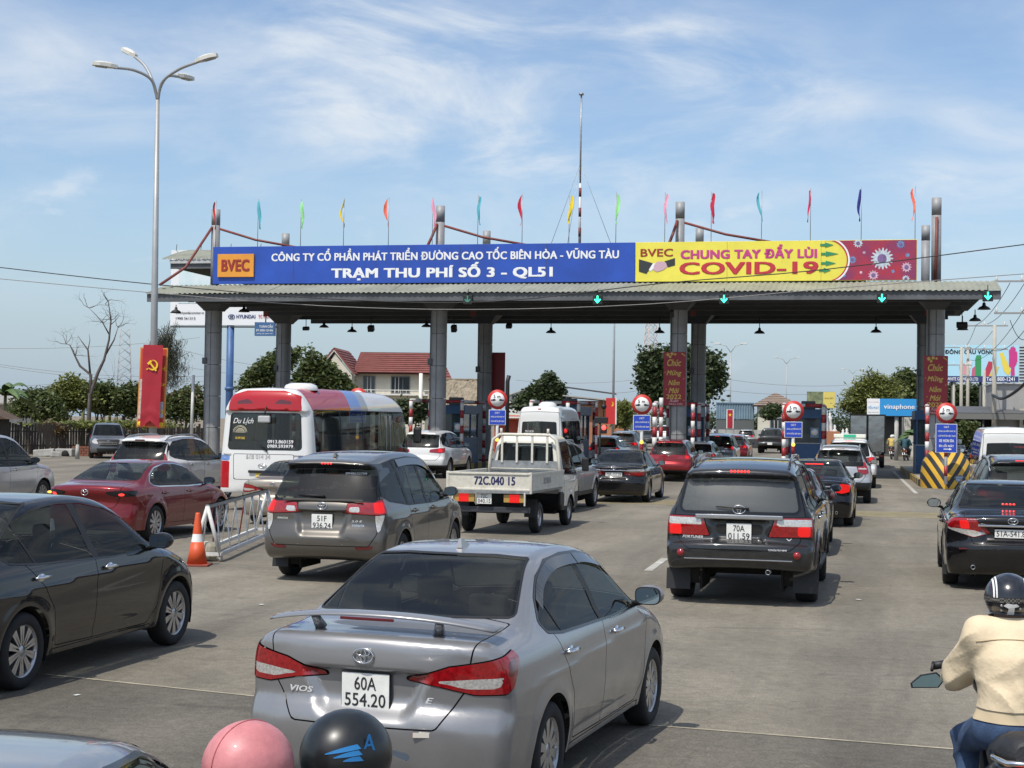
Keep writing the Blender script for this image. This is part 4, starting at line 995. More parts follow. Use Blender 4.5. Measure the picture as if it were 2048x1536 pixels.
# ------------------------------------------------------------------ ground and road
def road_mat(name, c1, c2, rough=.88, patch=.5):
    m = bpy.data.materials.new(name); MATS[name] = m; m.use_nodes = True
    nt = m.node_tree; N, L = nt.nodes, nt.links; b = N['Principled BSDF']
    tc = N.new('ShaderNodeTexCoord')
    mp = N.new('ShaderNodeMapping'); L.new(tc.outputs['Object'], mp.inputs[0]); mp.inputs['Rotation'].default_value = (0, 0, HEAD)
    def noise(sc, det, rg, vec=None, dist=0):
        n = N.new('ShaderNodeTexNoise'); L.new(vec or mp.outputs[0], n.inputs['Vector'])
        n.inputs['Scale'].default_value = sc; n.inputs['Detail'].default_value = det; n.inputs['Roughness'].default_value = rg; n.inputs['Distortion'].default_value = dist
        return n.outputs['Fac']
    def rng(v, a, b_, lo=0., hi=1.):
        n = N.new('ShaderNodeMapRange'); L.new(v, n.inputs[0])
        for k, q in zip((1, 2, 3, 4), (a, b_, lo, hi)): n.inputs[k].default_value = q
        return n.outputs[0]
    def mix(f, a, b_, mode='MIX'):
        n = N.new('ShaderNodeMix'); n.data_type = 'RGBA'; n.blend_type = mode
        if isinstance(f, float): n.inputs['Factor'].default_value = f
        else: L.new(f, n.inputs['Factor'])
        for s, q in (('A', a), ('B', b_)):
            if isinstance(q, tuple): n.inputs[s].default_value = (*q, 1)
            else: L.new(q, n.inputs[s])
        return n.outputs['Result']
    st = N.new('ShaderNodeMapping'); L.new(mp.outputs[0], st.inputs[0]); st.inputs['Scale'].default_value = (1.0, .12, 1)     # wheel tracks run along the road
    col = mix(rng(noise(.35, 6, .6), .3, .7), c1, c2)
    sx_ = N.new('ShaderNodeSeparateXYZ'); L.new(mp.outputs[0], sx_.inputs[0])            # oil-darkened strip down the middle of every lane
    w1 = N.new('ShaderNodeMath'); w1.operation = 'MULTIPLY_ADD'; L.new(noise(.5, 4, .6), w1.inputs[0]); w1.inputs[1].default_value = 1.1; L.new(sx_.outputs[0], w1.inputs[2])
    w2 = N.new('ShaderNodeMath'); w2.operation = 'SINE'; w3 = N.new('ShaderNodeMath'); w3.operation = 'MULTIPLY'; w3.inputs[1].default_value = 2 * math.pi / 3.4; L.new(w1.outputs[0], w3.inputs[0]); L.new(w3.outputs[0], w2.inputs[0])
    w4 = N.new('ShaderNodeMath'); w4.operation = 'MULTIPLY'; L.new(rng(w2.outputs[0], .1, 1.0, 0, .75), w4.inputs[0]); L.new(rng(noise(.9, 7, .7, st.outputs[0], .6), .35, .65), w4.inputs[1])
    col = mix(w4.outputs[0], col, tuple(x * .50 for x in c1))
    col = mix(rng(noise(.28, 8, .7, None, .9), .50, .60, 0, .38), col, tuple(x * .66 for x in c1))
    col = mix(rng(noise(1.1, 5, .6, st.outputs[0], .3), .42, .72, 0, .55), col, tuple(x * .62 for x in c1))
    col = mix(rng(noise(.8, 8, .7, None, 1.2), .58, .68, 0, .45), col, tuple(x * .5 for x in c1))
    sc = N.new('ShaderNodeMapping'); L.new(mp.outputs[0], sc.inputs[0]); sc.inputs['Scale'].default_value = (.22, 1.9, 1); sc.inputs['Rotation'].default_value = (0, 0, .12)
    col = mix(rng(noise(1.6, 7, .7, sc.outputs[0], .8), .56, .74, 0, .55), col, tuple(x * .45 for x in c1))
    col = mix(rng(noise(3.0, 8, .75), .62, .74, 0, .35), col, (.30, .27, .21))
    col = mix(rng(noise(9, 6, .75), .36, .66), mix(1.0, col, (.80, .79, .78), 'MULTIPLY'), mix(1.0, col, (1.14, 1.13, 1.11), 'MULTIPLY'))
    col = mix(rng(noise(24, 3, .8), .60, .70, 0, .6), col, (.07, .065, .055))
    grit = noise(55, 4, .85)
    col = mix(rng(grit, .30, .70, 0, 1), mix(1.0, col, (.48, .48, .48), 'MULTIPLY'), mix(1.0, col, (1.55, 1.52, 1.46), 'MULTIPLY'))
    vo = N.new('ShaderNodeTexVoronoi'); vo.feature = 'DISTANCE_TO_EDGE'; vo.inputs['Scale'].default_value = .22
    dv = N.new('ShaderNodeVectorMath'); dv.operation = 'MULTIPLY_ADD'
    nn = N.new('ShaderNodeTexNoise'); nn.inputs['Scale'].default_value = 1.4; nn.inputs['Detail'].default_value = 8; L.new(mp.outputs[0], nn.inputs['Vector'])
    L.new(nn.outputs['Color'], dv.inputs[0]); dv.inputs[1].default_value = (1.6, 1.6, 0); L.new(mp.outputs[0], dv.inputs[2]); L.new(dv.outputs[0], vo.inputs['Vector'])
    col = mix(rng(vo.outputs['Distance'], .0, .005, .26, 0.), col, (.045, .042, .04))
    # oil drips and stones
    v2 = N.new('ShaderNodeTexVoronoi'); v2.inputs['Scale'].default_value = 2.2; v2.inputs['Randomness'].default_value = 1; L.new(mp.outputs[0], v2.inputs['Vector'])
    col = mix(rng(v2.outputs['Distance'], .03, .07, .5, 0.), col, (.05, .047, .043))
    L.new(col, b.inputs['Base Color'])
    b.inputs['Roughness'].default_value = rough
    bp = N.new('ShaderNodeBump'); bp.inputs['Strength'].default_value = .35; bp.inputs['Distance'].default_value = .01
    L.new(grit, bp.inputs['Height']); L.new(bp.outputs[0], b.inputs['Normal'])
    return m
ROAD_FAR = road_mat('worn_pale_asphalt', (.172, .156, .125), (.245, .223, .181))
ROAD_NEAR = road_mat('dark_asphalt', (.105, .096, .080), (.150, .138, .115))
SOIL = mat('dusty_soil', (.22, .18, .13), .95, noise=.4, nscale=.4)
def sheet(name, pts, z, m, kind='structure'):
    me = bpy.data.meshes.new(name); me.from_pydata([(p[0], p[1], z) for p in pts], [], [tuple(range(len(pts)))]); me.materials.append(m); me.update()
    if me.polygons[0].normal.z < 0: me.flip_normals()
    o = link(name, me); o['kind'] = kind
    return o
def uv(v, u, z=0.0):                             # v metres across (right), u metres along, from the right front column
    p = C1 + V * v + U * u
    return Vector((p.x, p.y, z))
C1 = at0 = Vector((W(1870, HORIZON, 66).x, 66, 0))
ter = sheet('ground', [(-2500, -200), (2500, -200), (2500, 4000), (-2500, 4000)], -.05, SOIL)
seam = [G(-700, 1270), G(90, 1350), G(510, 1394), G(1340, 1455), G(1910, 1500), G(2800, 1580)]
road = sheet('road', [uv(-45, -5), uv(-52, -70), uv(20, -70), uv(22, -30), uv(20, 40), uv(20, 330), uv(-60, 330), uv(-48, 30)], 0.0, ROAD_FAR)
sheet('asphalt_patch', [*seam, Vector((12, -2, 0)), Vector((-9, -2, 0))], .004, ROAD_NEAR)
LINE = mat('worn_white_marking', (.50, .49, .44), .8, noise=.55, nscale=3.0, noise2=(.26, .24, .20))
YLINE = mat('worn_yellow_marking', (.48, .38, .16), .85, noise=.6, nscale=2.5, noise2=(.30, .26, .17))
SEAM = mat('seam_grout', (.38, .34, .25), .9, noise=.5, nscale=4)
b = []
def strip(name, a, c, w, z, m, parent=None):
    a, c = Vector(a), Vector(c); d = (c - a).normalized(); n = Vector((-d.y, d.x, 0)) * (w / 2)
    o = sheet(name, [a + n, c + n, c - n, a - n], z, m); return o
for i in range(1, len(seam) - 2):
    strip('road_seam', seam[i], seam[i + 1], .035, .008, SEAM)
for u0 in (0, 1, 2, 3, 4, 5):
    strip('rumble_strip', G(1640, 1030) + U * (u0 * .42) - V * .4, G(1640, 1030) + U * (u0 * .42) + V * 3.6, .16, .006, YLINE)
    strip('rumble_strip', G(1285, 1008) + U * (u0 * .42) - V * 1.6, G(1285, 1008) + U * (u0 * .42) + V * 1.4, .16, .006, YLINE)
p0 = G(1296, 1142)
for k in range(-1, 4):
    a = p0 + U * (k * 6.2); strip('lane_marking', a, a + U * 2.3, .13, .006, LINE)
p1 = G(450, 1140)
for k in (): strip('lane_marking', p1 - U * (.5 + k * 7), p1 + U * (3.0 - k * 7 + (5 if k == 0 else 0)), .15, .006, LINE)
strip('lane_marking', uv(-1.35, -14), uv(-1.35, 12), .14, .006, LINE)
for k in range(7): strip('hatch_marking', uv(-1.3 + .15 * k, -10.5 - k * .7), uv(1.2 - .1 * k, -11.2 - k * .7), .16, .006, LINE)
for a, c in (((1712, 1200), (1722, 1201)), ((1290, 1395), (1296, 1396)), ((520, 1210), (526, 1211)), ((150, 1392), (157, 1393))):
    strip('paper_scrap', G(*a), G(*c), .05, .012, mat('paper_scrap', (.6, .6, .58), .8))['kind'] = 'structure'

# ------------------------------------------------------------------ canopy
CLAD = mat('grey_cladding', (.27, .275, .28), .5, .0, noise=.32, nscale=1.0)
DARKSTEEL = mat('dark_painted_steel', (.045, .05, .055), .6, noise=.3, nscale=.8)
SHEET = mat('pale_green_sheet', (.27, .277, .215), .6, noise=.3, nscale=.7)
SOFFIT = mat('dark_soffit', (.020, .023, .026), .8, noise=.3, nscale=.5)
FASCIA = mat('grey_fascia', (.105, .112, .118), .6, noise=.5, nscale=.9)
PALEFASCIA = mat('pale_fascia', (.50, .51, .50), .6, noise=.2, nscale=.9)
RUST = mat('oxide_red_pipe', (.19, .045, .035), .6, noise=.3, nscale=3)
can = thing('toll_canopy', 'wide grey toll canopy with pale green roof edge across the road', 'toll canopy', C1, -HEAD)
X0, X1 = -34.7, 2.35                               # left and right end, across the road
def corr(x0, x1, prof, pitch, amp, name, parent, m, th=.02):
    """corrugated sheet: prof = [(u, z)...] swept across from x0 to x1"""
    n = int((x1 - x0) / pitch * 4); xs = np.linspace(x0, x1, n + 1)
    Vs, T = [], []
    k = len(prof)
    for i, x in enumerate(xs):
        a = amp * math.sin(2 * math.pi * x / pitch)
        for (u, z) in prof: Vs.append((x, u, z + a))
    for i in range(n):
        for j in range(k - 1): T.append((i * k + j, (i + 1) * k + j, (i + 1) * k + j + 1, i * k + j + 1))
    me = np_mesh(name, Vs, T, m); return link(name, me, parent)
nsh = 13
for i in range(nsh):                              # roof sheets, each laid over the next
    a, c = X0 + (X1 - X0) * i / nsh, X0 + (X1 - X0) * (i + 1) / nsh
    dz = .012 * (i % 2)
    corr(a - .03, c + .03, [(-3.42, 7.80 + dz), (-2.3, 8.09 + dz), (-1.10, 8.38 + dz)], .24, .028, 'roof_sheet', can, SHEET)
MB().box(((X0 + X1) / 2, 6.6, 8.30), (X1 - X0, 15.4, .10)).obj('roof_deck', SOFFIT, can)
MB().box(((X0 + X1) / 2, -3.26, 7.62), (X1 - X0, .12, .36), bevel=.01).obj('front_gutter', FASCIA, can)
for i, (u, z, hh) in enumerate(((-2.6, 7.62, .34), (-.6, 7.70, .46), (2.2, 7.72, .42), (5.0, 7.72, .42), (7.8, 7.70, .42), (10.6, 7.68, .42), (13.6, 7.70, .50))):
    a, c = X0 + 1.1 + .12 * i, X1 - .6 - .12 * i
    MB().box(((a + c) / 2, u, z + .1), (c - a, .16, hh)).obj('purlin_beam', DARKSTEEL, can)
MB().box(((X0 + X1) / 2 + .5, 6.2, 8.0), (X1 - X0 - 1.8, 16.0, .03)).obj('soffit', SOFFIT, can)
# upper roof, seen at its left end
xr = -2.0; XU = -36.7
MB().box(((XU + xr) / 2 + .3, 2.2, 9.62), (xr - XU - .6, .10, .26)).obj('upper_gutter', FASCIA, can)
MB().box(((XU + xr) / 2 + .3, 2.1, 9.84), (xr - XU - .6, .10, .16)).obj('upper_fascia', PALEFASCIA, can)
prof = [(2.0 + 10 * t, 9.95 + .92 * math.sin(math.pi * t) ) for t in [k / 12 for k in range(13)]]
for i in range(10):
    a, c = XU + .2 + (xr - XU) * i / 10, XU + .2 + (xr - XU) * (i + 1) / 10
    corr(a, c + .02, [(u, z + .01 * (i % 2)) for u, z in prof], .30, .03, 'upper_roof_sheet', can, SHEET)
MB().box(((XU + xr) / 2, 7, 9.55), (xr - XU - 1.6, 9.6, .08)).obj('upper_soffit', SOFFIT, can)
COLX = [0, -10.95, -21.9, -32.85]
for ci, x in enumerate(COLX):
    for u in (0, 9.3):
        c = empty('column', (x, u, 0), parent=can)
        for k in range(5):                        # cladding, panel above panel
            z0, z1 = .3 + 1.48 * k, .3 + 1.48 * (k + 1) - .022
            for sx in (-1, 1):
                pts = [(sx * .012, -.36)] + [(sx * (.08 + .30 * math.cos(a)), .30 * math.sin(a) * 1.15) for a in [math.pi * (-.5 + q / 10) for q in range(11)]] + [(sx * .012, .36)]
                MB().prism(pts if sx > 0 else pts[::-1], z1 - z0, Matrix.Translation((0, 0, z0)), smooth=False).obj('cladding_panel', CLAD, c)
        MB().cyl((0, 0, 0), (0, 0, 8.3), .27, 16).obj('core', DARKSTEEL, c)
        b = MB(); b.lathe([(.0, 0), (.52, 0), (.62, .1), (1.15, .55), (1.15, .6), (0, .6)], 4, Matrix.Translation((0, 0, 7.25)) @ Matrix.Rotation(R(45), 4, 'Z'), smooth=False); b.obj('capital', DARKSTEEL, c)
        MB().tube([(-.30, -.30, .4), (-.30, -.30, 7.4)], .022, 6).obj('conduit', FASCIA, c); MB().box((-.30, -.34, 4.9), (.20, .12, .30), bevel=.02).obj('junction_box', FASCIA, c)
        MB().cyl((0, 0, 8.3), (0, 0, 11.3), .205, 20).obj('mast_tube', CLAD, c)
        MB().cyl((0, 0, 11.32), (0, 0, 12.05), .205, 20).obj('mast_tube', CLAD, c)
        if u == 0:
            MB().tube([(-.1, -.18, 11.2), (-.9, -1.3, 9.2), (-1.7, -2.3, 8.3)] if ci == 3 else [(-.1, -.2, 11.2), (-.25, -.5, 10.6), (-.45, -.9, 9.9)] if ci else [(0, -.24, 11.2), (-.02, -.28, 9.8), (-.05, -.34, 8.45)], .065, 8).obj('stay_pipe', RUST, c)
            if ci: MB().tube([(.15, 0, 11.15), (2.0, .0, 10.6), (5.0, 0, 10.05)], .055, 8).obj('stay_pipe', RUST, c)
        MB().box((-.02, -2.6, 7.72), (.26, .1, .5)).obj('downpipe_head', RUST, c)
# guy mast
q = W(1159, 482, 69.5)
an = thing('radio_mast', 'thin radio mast with guy wires above the blue board', 'mast', (q.x, q.y, 0))
b = MB(); b.tube([(0, 0, 9.9), (0, 0, 13.0)], .055, 8); b.obj('mast_lower', mat('mast_white', (.6, .6, .6), .5), an)
for k in range(3): MB().cyl((0, 0, 10.6 + .9 * k), (0, 0, 11.0 + .9 * k), .062, 8).obj('red_band', RUST, an)
MB().tube([(0, 0, 13.0), (0, 0, 17.0)], .04, 8).obj('mast_upper', STEEL, an)
MB().lathe([(0, .12), (.10, .08), (.12, 0), (0, 0)], 12, Matrix.Translation((0, 0, 17.0))).obj('lightning_tip', STEEL, an)
for dx, dy in ((-1.4, .3), (1.6, .3), (-.6, -.4)): MB().tube([(0, 0, 13.9), (dx, dy, 9.9)], .010, 4).obj('guy_wire', STEEL, an)
MB().tube([(.05, 0, 11), (.05, -.1, 10.2), (-.5, -.2, 10.02)], .02, 6).obj('cable', BLACK, an)

# ------------------------------------------------------------------ boards on the canopy
BLUE = mat('board_blue', (.020, .075, .40), .45, noise=.22, nscale=.6, bump=.25, bscale=.9)
ORANGE = mat('plaque_orange', (.72, .30, .035), .45, noise=.15, nscale=.8)
MAROON = mat('lettering_maroon', (.30, .03, .02), .5)
YEL = mat('banner_yellow', (.78, .69, .085), .5, noise=.14, nscale=.6, bump=.3, bscale=1.0)
MAG = mat('lettering_magenta', (.52, .05, .22), .5); CRIM = mat('lettering_crimson', (.48, .03, .045), .5)
GRN = mat('arrow_green', (.03, .24, .10), .5)
BZ0, BZ1 = 8.42, 10.14
def board(name, label, cat, x0, x1, m, u=-1.25):
    t = thing(name, label, cat, uv(x0, u, BZ0), -HEAD)
    MB().box(((x1 - x0) / 2, .06, (BZ1 - BZ0) / 2), (x1 - x0, .12, BZ1 - BZ0), bevel=.01).obj('board_panel', m, t)
    return t
def bx(px):                                       # across-position of a photo column on the board's plane
    d = ray(px, 520); o = C1 + U * -1.25
    k = (o.x * U.x + o.y * U.y) / (d.x * U.x + d.y * U.y)
    return (Vector((d.x * k, d.y * k, 0)) - o).dot(V)
xa, xb, xc = bx(426), bx(1270), bx(1834)
bb = board('blue_name_board', 'long blue board with white Vietnamese toll station name on the canopy', 'sign board', xa, xb, BLUE)
hB = BZ1 - BZ0
WHT = mat('board_white', (.78, .79, .80), .45)
def bt(px0, px1, body, m, z, h, par, x0, bold=.02, **k):
    a, c = bx(px0) - x0, bx(px1) - x0
    return text(body, m, par, ((a + c) / 2, -.012, z), c - a, h, bold, **k)
bt(543, 1238, 'CÔNG TY CỔ PHẦN PHÁT TRIỂN ĐƯỜNG CAO TỐC BIÊN HÒA - VŨNG TÀU', WHT, 1.30, .56, bb, xa, .035, depth=.01)
bt(663, 1106, 'TRẠM THU PHÍ SỐ 3 - QL51', WHT, .52, .80, bb, xa, .045, depth=.01)
a, c = bx(437) - xa, bx(509) - xa
MB().box(((a + c) / 2, -.05, .84), (c - a, .10, 1.06), bevel=.012).obj('orange_plaque', ORANGE, bb)
text('BVEC', MAROON, bb, ((a + c) / 2, -.112, .84), (c - a) * .78, .56, .045)
yb = board('yellow_campaign_banner', 'yellow banner reading COVID-19 with a red virus picture at its right end', 'banner', xb + .02, xc, YEL)
x0 = xb + .02
bt(1281, 1346, 'BVEC', MAROON, 1.26, .34, yb, x0, .02); 
bt(1361, 1634, 'CHUNG TAY ĐẨY LÙI', MAG, 1.27, .60, yb, x0, .05)
bt(1359, 1637, 'COVID-19', CRIM, .56, .54, yb, x0, .035)
def flat(par, name, pts, m, y=-.008, th=.006):
    return MB().prism(pts, th, Matrix.Translation((0, y, 0)) @ FACE).obj(name, m, par)
def bp(px, z): return (bx(px) - x0, z)
SUIT = mat('print_black', (.03, .035, .035), .5); SKIN = mat('print_pink', (.55, .36, .42), .5)
flat(yb, 'sleeve_print', [bp(1278, .98), bp(1306, .80), bp(1300, .55), bp(1293, .34), bp(1278, .44)], SUIT)
flat(yb, 'cuff_print', [bp(1306, .80), bp(1311, .78), bp(1308, .58), bp(1301, .44), bp(1298, .52)], WHT, -.010)
flat(yb, 'sleeve_print', [bp(1350, 1.02), bp(1329, .88), bp(1336, .62), bp(1350, .70)], SUIT)
flat(yb, 'hands_print', [bp(1308, .70), bp(1314, .86), bp(1324, .88), bp(1332, .82), bp(1335, .64), bp(1326, .50), bp(1314, .42), bp(1307, .50)], SKIN, -.012)
VRED = mat('print_virus_red', (.42, .025, .035), .5, noise=.55, nscale=1.2, noise2=(.15, .035, .12))
cx0 = bx(1648) - x0; xe = xc - x0
n = 18; arcp = [(cx0 + .95 * math.cos(a), .86 + .90 * math.sin(a)) for a in [math.pi * (-.5 + k / n) for k in range(n + 1)]]
def clampz(p): return (p[0], min(max(p[1], .02), hB - .02))
red_area = [(xe - .02, .02), (xe - .02, hB - .02)] + [clampz(p) for p in arcp[::-1]]
flat(yb, 'red_print', red_area, VRED)
band = lambda r0, r1: [clampz((cx0 + r0 * math.cos(a) * .95, .86 + r0 * .9 * math.sin(a))) for a in [math.pi * (-.45 + .9 * k / n) for k in range(n + 1)]] + [clampz((cx0 + r1 * math.cos(a) * .95, .86 + r1 * .9 * math.sin(a))) for a in [math.pi * (.45 - .9 * k / n) for k in range(n + 1)]]
flat(yb, 'white_arc_print', band(1.06, 1.13), WHT, -.012); flat(yb, 'red_arc_print', band(1.0, 1.06), CRIM, -.012)
for z, pa, pb in ((1.52, 1640, 1667), (1.14, 1642, 1677), (.74, 1642, 1672), (.44, 1638, 1662)):
    a, c = bx(pa) - x0, bx(pb) - x0
    flat(yb, 'arrow_print', [(a, z - .05), (a + .2, z - .05), (a + .2, z - .11), (c, z), (a + .2, z + .11), (a + .2, z + .05), (a, z + .05)], GRN, -.014)
VC = [mat('print_virus_pale', (.52, .60, .66), .5, noise=.5, nscale=7), mat('print_virus_blue', (.16, .27, .48), .5, noise=.5, nscale=9), mat('print_virus_pink', (.62, .42, .52), .5, noise=.5, nscale=9)]
for px, z, rr, k in ((1764, .92, .46, 0), (1705, .88, .17, 1), (1801, 1.52, .18, 1), (1747, .22, .22, 2), (1813, .55, .22, 2), (1815, 1.06, .10, 1), (1688, .22, .09, 1), (1786, .38, .08, 1), (1812, .06, .16, 0), (1722, .34, .07, 2), (1728, 1.18, .07, 2), (1716, 1.58, .2, 0)):
    c0 = bx(px) - x0; pts = []
    ns = 11 if rr < .3 else 17
    for i in range(ns):
        a = 2 * math.pi * i / ns
        for da, q in ((-.13, .74), (-.05, 1.0), (.05, 1.0), (.13, .74)): pts.append(clampz((min(c0 + rr * q * math.cos(a + da), xe - .03), z + rr * q * math.sin(a + da))))
    try: flat(yb, 'virus_print', pts, VC[k], -.011)
    except Exception: pass
    if rr > .15: flat(yb, 'virus_core_print', [clampz((min(c0 + rr * .42 * math.cos(q), xe - .03), z + rr * .42 * math.sin(q))) for q in [2 * math.pi * i / 14 for i in range(14)]], mat('print_virus_core', (.20, .12, .28), .5, noise=.4, nscale=8), -.020)

for par_, L_b in ((bb, xb - xa), (yb, xc - xb)):
    n_ = int(L_b / 4.6)
    for k in range(1, n_ + 1): MB().box((L_b * k / (n_ + 1), -.002, hB / 2), (.02, .008, hB - .04)).obj('panel_seam', mat('seam_shade', (.05, .06, .10), .6) if par_ is bb else mat('seam_shade_yellow', (.45, .40, .06), .6), par_)
# pennants
FL = [(428, 403, 458, (.50, .02, .02), 'red'), (512, 400, 457, (.10, .42, .50), 'turquoise'), (598, 401, 456, (.30, .72, .28), 'pale green'), (684, 398, 453, (.75, .58, .03), 'yellow'), (774, 396, 451, (.78, .17, .10), 'orange red'), (862, 397, 452, (.78, .35, .48), 'pink'),
      (953, 392, 449, (.15, .48, .58), 'turquoise'), (1042, 389, 449, (.50, .02, .06), 'crimson'), (1136, 390, 446, (.75, .58, .03), 'yellow'), (1230, 387, 446, (.30, .72, .28), 'pale green'), (1328, 387, 446, (.78, .35, .48), 'pink'), (1421, 385, 446, (.45, .02, .05), 'crimson'),
      (1522, 383, 443, (.15, .48, .58), 'turquoise'), (1620, 379, 443, (.62, .03, .12), 'cherry'), (1722, 377, 441, (.02, .03, .22), 'navy'), (1830, 375, 440, (.80, .17, .13), 'orange red')]
PLACES = ['at the far left above the orange plaque', 'second from the left', 'third from the left', 'fourth from the left', 'above the words THU PHI', 'just left of the second mast', 'right of the second mast', 'above the words DUONG CAO', 'left of the radio mast', 'right of the radio mast', 'left of the third mast', 'right of the third mast', 'above the letters of CHUNG TAY', 'above the yellow banner end', 'above the virus picture', 'at the far right above the virus picture']
for i, (px, y0, y1, c, cn) in enumerate(FL):
    x = bx(px); base_ = uv(x, -1.1, BZ1)
    Y = base_.y; zt, zb = W(px, y0, Y).z, W(px, y1, Y).z
    t = thing('pennant', '%s pennant on a thin pole, %s' % (cn, PLACES[i]), 'flag', base_, -HEAD, 'pennants along the top of the board')
    MB().tube([(0, 0, -.3), (0, 0, zt - BZ1 + .05)], .016, 5).obj('pole', STEEL, t)
    rr = random.Random(i * 7 + 3); b = MB(); hh = zt - zb; n = 7; ph = rr.random() * 6; L_ = []
    s_ = rr.choice((-1, 1))
    for k in range(n + 1):
        q = k / n; wd = (.085 + .06 * ((i * 37) % 10) / 10) * (math.sin(math.pi * min(1, q * 1.15 + .05)) ** .6 if q < .95 else .4) + .03
        xx = s_ * (.02 + (.04 + .05 * ((i * 53) % 7) / 7) * math.sin(ph + (4 + (i % 4)) * q)); L_.append(((xx - .02, .02 * math.sin(ph * 2 + 6 * q), zt - BZ1 - hh * q), (xx + s_ * wd * .55, .09 * math.sin(ph + 4 * q), zt - BZ1 - hh * q - .05), (xx + s_ * wd, .05 * math.cos(ph + 7 * q), zt - BZ1 - hh * q - .05 * rr.random())))
    for k in range(n):
        for j in range(2): b.quad([L_[k][j], L_[k][j + 1], L_[k + 1][j + 1], L_[k + 1][j]])
    bmesh.ops.remove_doubles(b.bm, verts=b.bm.verts, dist=1e-4)
    for f in b.bm.faces: f.smooth = True
    b.obj('cloth', mat('cloth_%s' % cn.replace(' ', '_'), c, .8), t)

# lamps, arrows and loudspeakers under the canopy
for k, (px, py, Y, zt, lb) in enumerate(((352, 626, 75, 7.6, 'leftmost of all, outside the first column'), (488, 624, 74, 7.5, 'right of the first column'), (648, 655, 86, 7.7, 'right of the second column, nearest it'), (704, 664, 83, 7.6, 'above the red roofed house'),
                                       (853, 654, 81, 7.6, 'left of the third column'), (1102, 666, 80.5, 7.6, 'above the bushy mango tree'), (1319, 666, 78, 7.6, 'left of the red column banner'), (1519, 667, 77, 7.6, 'above the striped notice of the middle lane'),
                                       (1752, 665, 75.5, 7.6, 'left of the right column'), (1925, 660, 74, 7.6, 'right of the right column, lowest of three'), (1950, 642, 70, 7.6, 'right of the right column, middle of three'), (1968, 619, 65, 7.6, 'right of the right column, highest of three'))):
    q = W(px, py, Y); t = thing('pendant_lamp', 'black bell shaped pendant lamp, %s' % lb, 'lamp', q, 0, 'pendant lamps under the canopy')
    MB().lathe([(.0, .30), (.06, .28), (.08, .16), (.20, .10), (.28, 0), (.0, .03)], 16).obj('lamp_shade', BLACK, t)
    MB().cyl((0, 0, .28), (0, 0, max(.4, zt - q.z)), .022, 6).obj('rod', BLACK, t)
LED = mat('green_led', (.05, .6, .4), .4, emit=(.04, 1.0, .55), estr=3.0)
for k, (px, py, lit, lb) in enumerate(((935, 599, .25, 'dim one nearest the blue board centre'), (1195, 599, 1, 'left of the column with the new year banner'), (1448, 598, 1, 'right of the column with the new year banner'), (1764, 596, 1, 'left of the right column'), (1976, 592, 1, 'at the right end of the canopy'))):
    q = W(px, py, {935: 66.8, 1195: 65.2, 1448: 64.0, 1764: 62.3, 1976: 61.2}[px]); t = thing('arrow_signal', 'green arrow lane signal, %s' % lb, 'signal', q, -HEAD, 'green arrow lane signals')
    MB().box((0, .10, 0), (.40, .18, .40), bevel=.02).obj('signal_box', BLACK, t)
    m = LED if lit == 1 else mat('dim_led', (.05, .18, .13), .5, emit=(.03, .3, .2), estr=.25)
    flat(t, 'arrow', [(-.03, .16), (.03, .16), (.03, -.04), (.10, .03), (.145, .0), (.0, -.165), (-.145, .0), (-.10, .03), (-.03, -.04)], m, -.004)
    MB().cyl((0, .1, .2), (0, .1, .45), .02, 6).obj('bracket', BLACK, t)
for px, py, Y, sz, lb in ((742, 657, 82, (.32, .3, .30), 'left of the third column'), (908, 657, 80, (.28, .3, .34), 'right of the third column'), (612, 657, 84, (.36, .2, .18), 'right of the second column'), (1018, 652, 79, (.3, .3, .2), 'right of the fourth column'), (1924, 650, 72, (.5, .3, .22), 'right of the right column'), (1344, 628, 66.6, (.16, .2, .3), 'on the column with the new year banner')):
    q = W(px, py, Y); t = thing('floodlight', 'black floodlight box, %s' % lb, 'floodlight', q, -HEAD, 'floodlights under the canopy')
    MB().box((0, 0, 0), sz, rot=(R(25), 0, 0), bevel=.03).obj('lamp_housing', BLACK, t); MB().cyl((0, 0, sz[2] / 2 - .02), (0, 0, 7.7 - q.z), .02, 6).obj('hanger', BLACK, t)

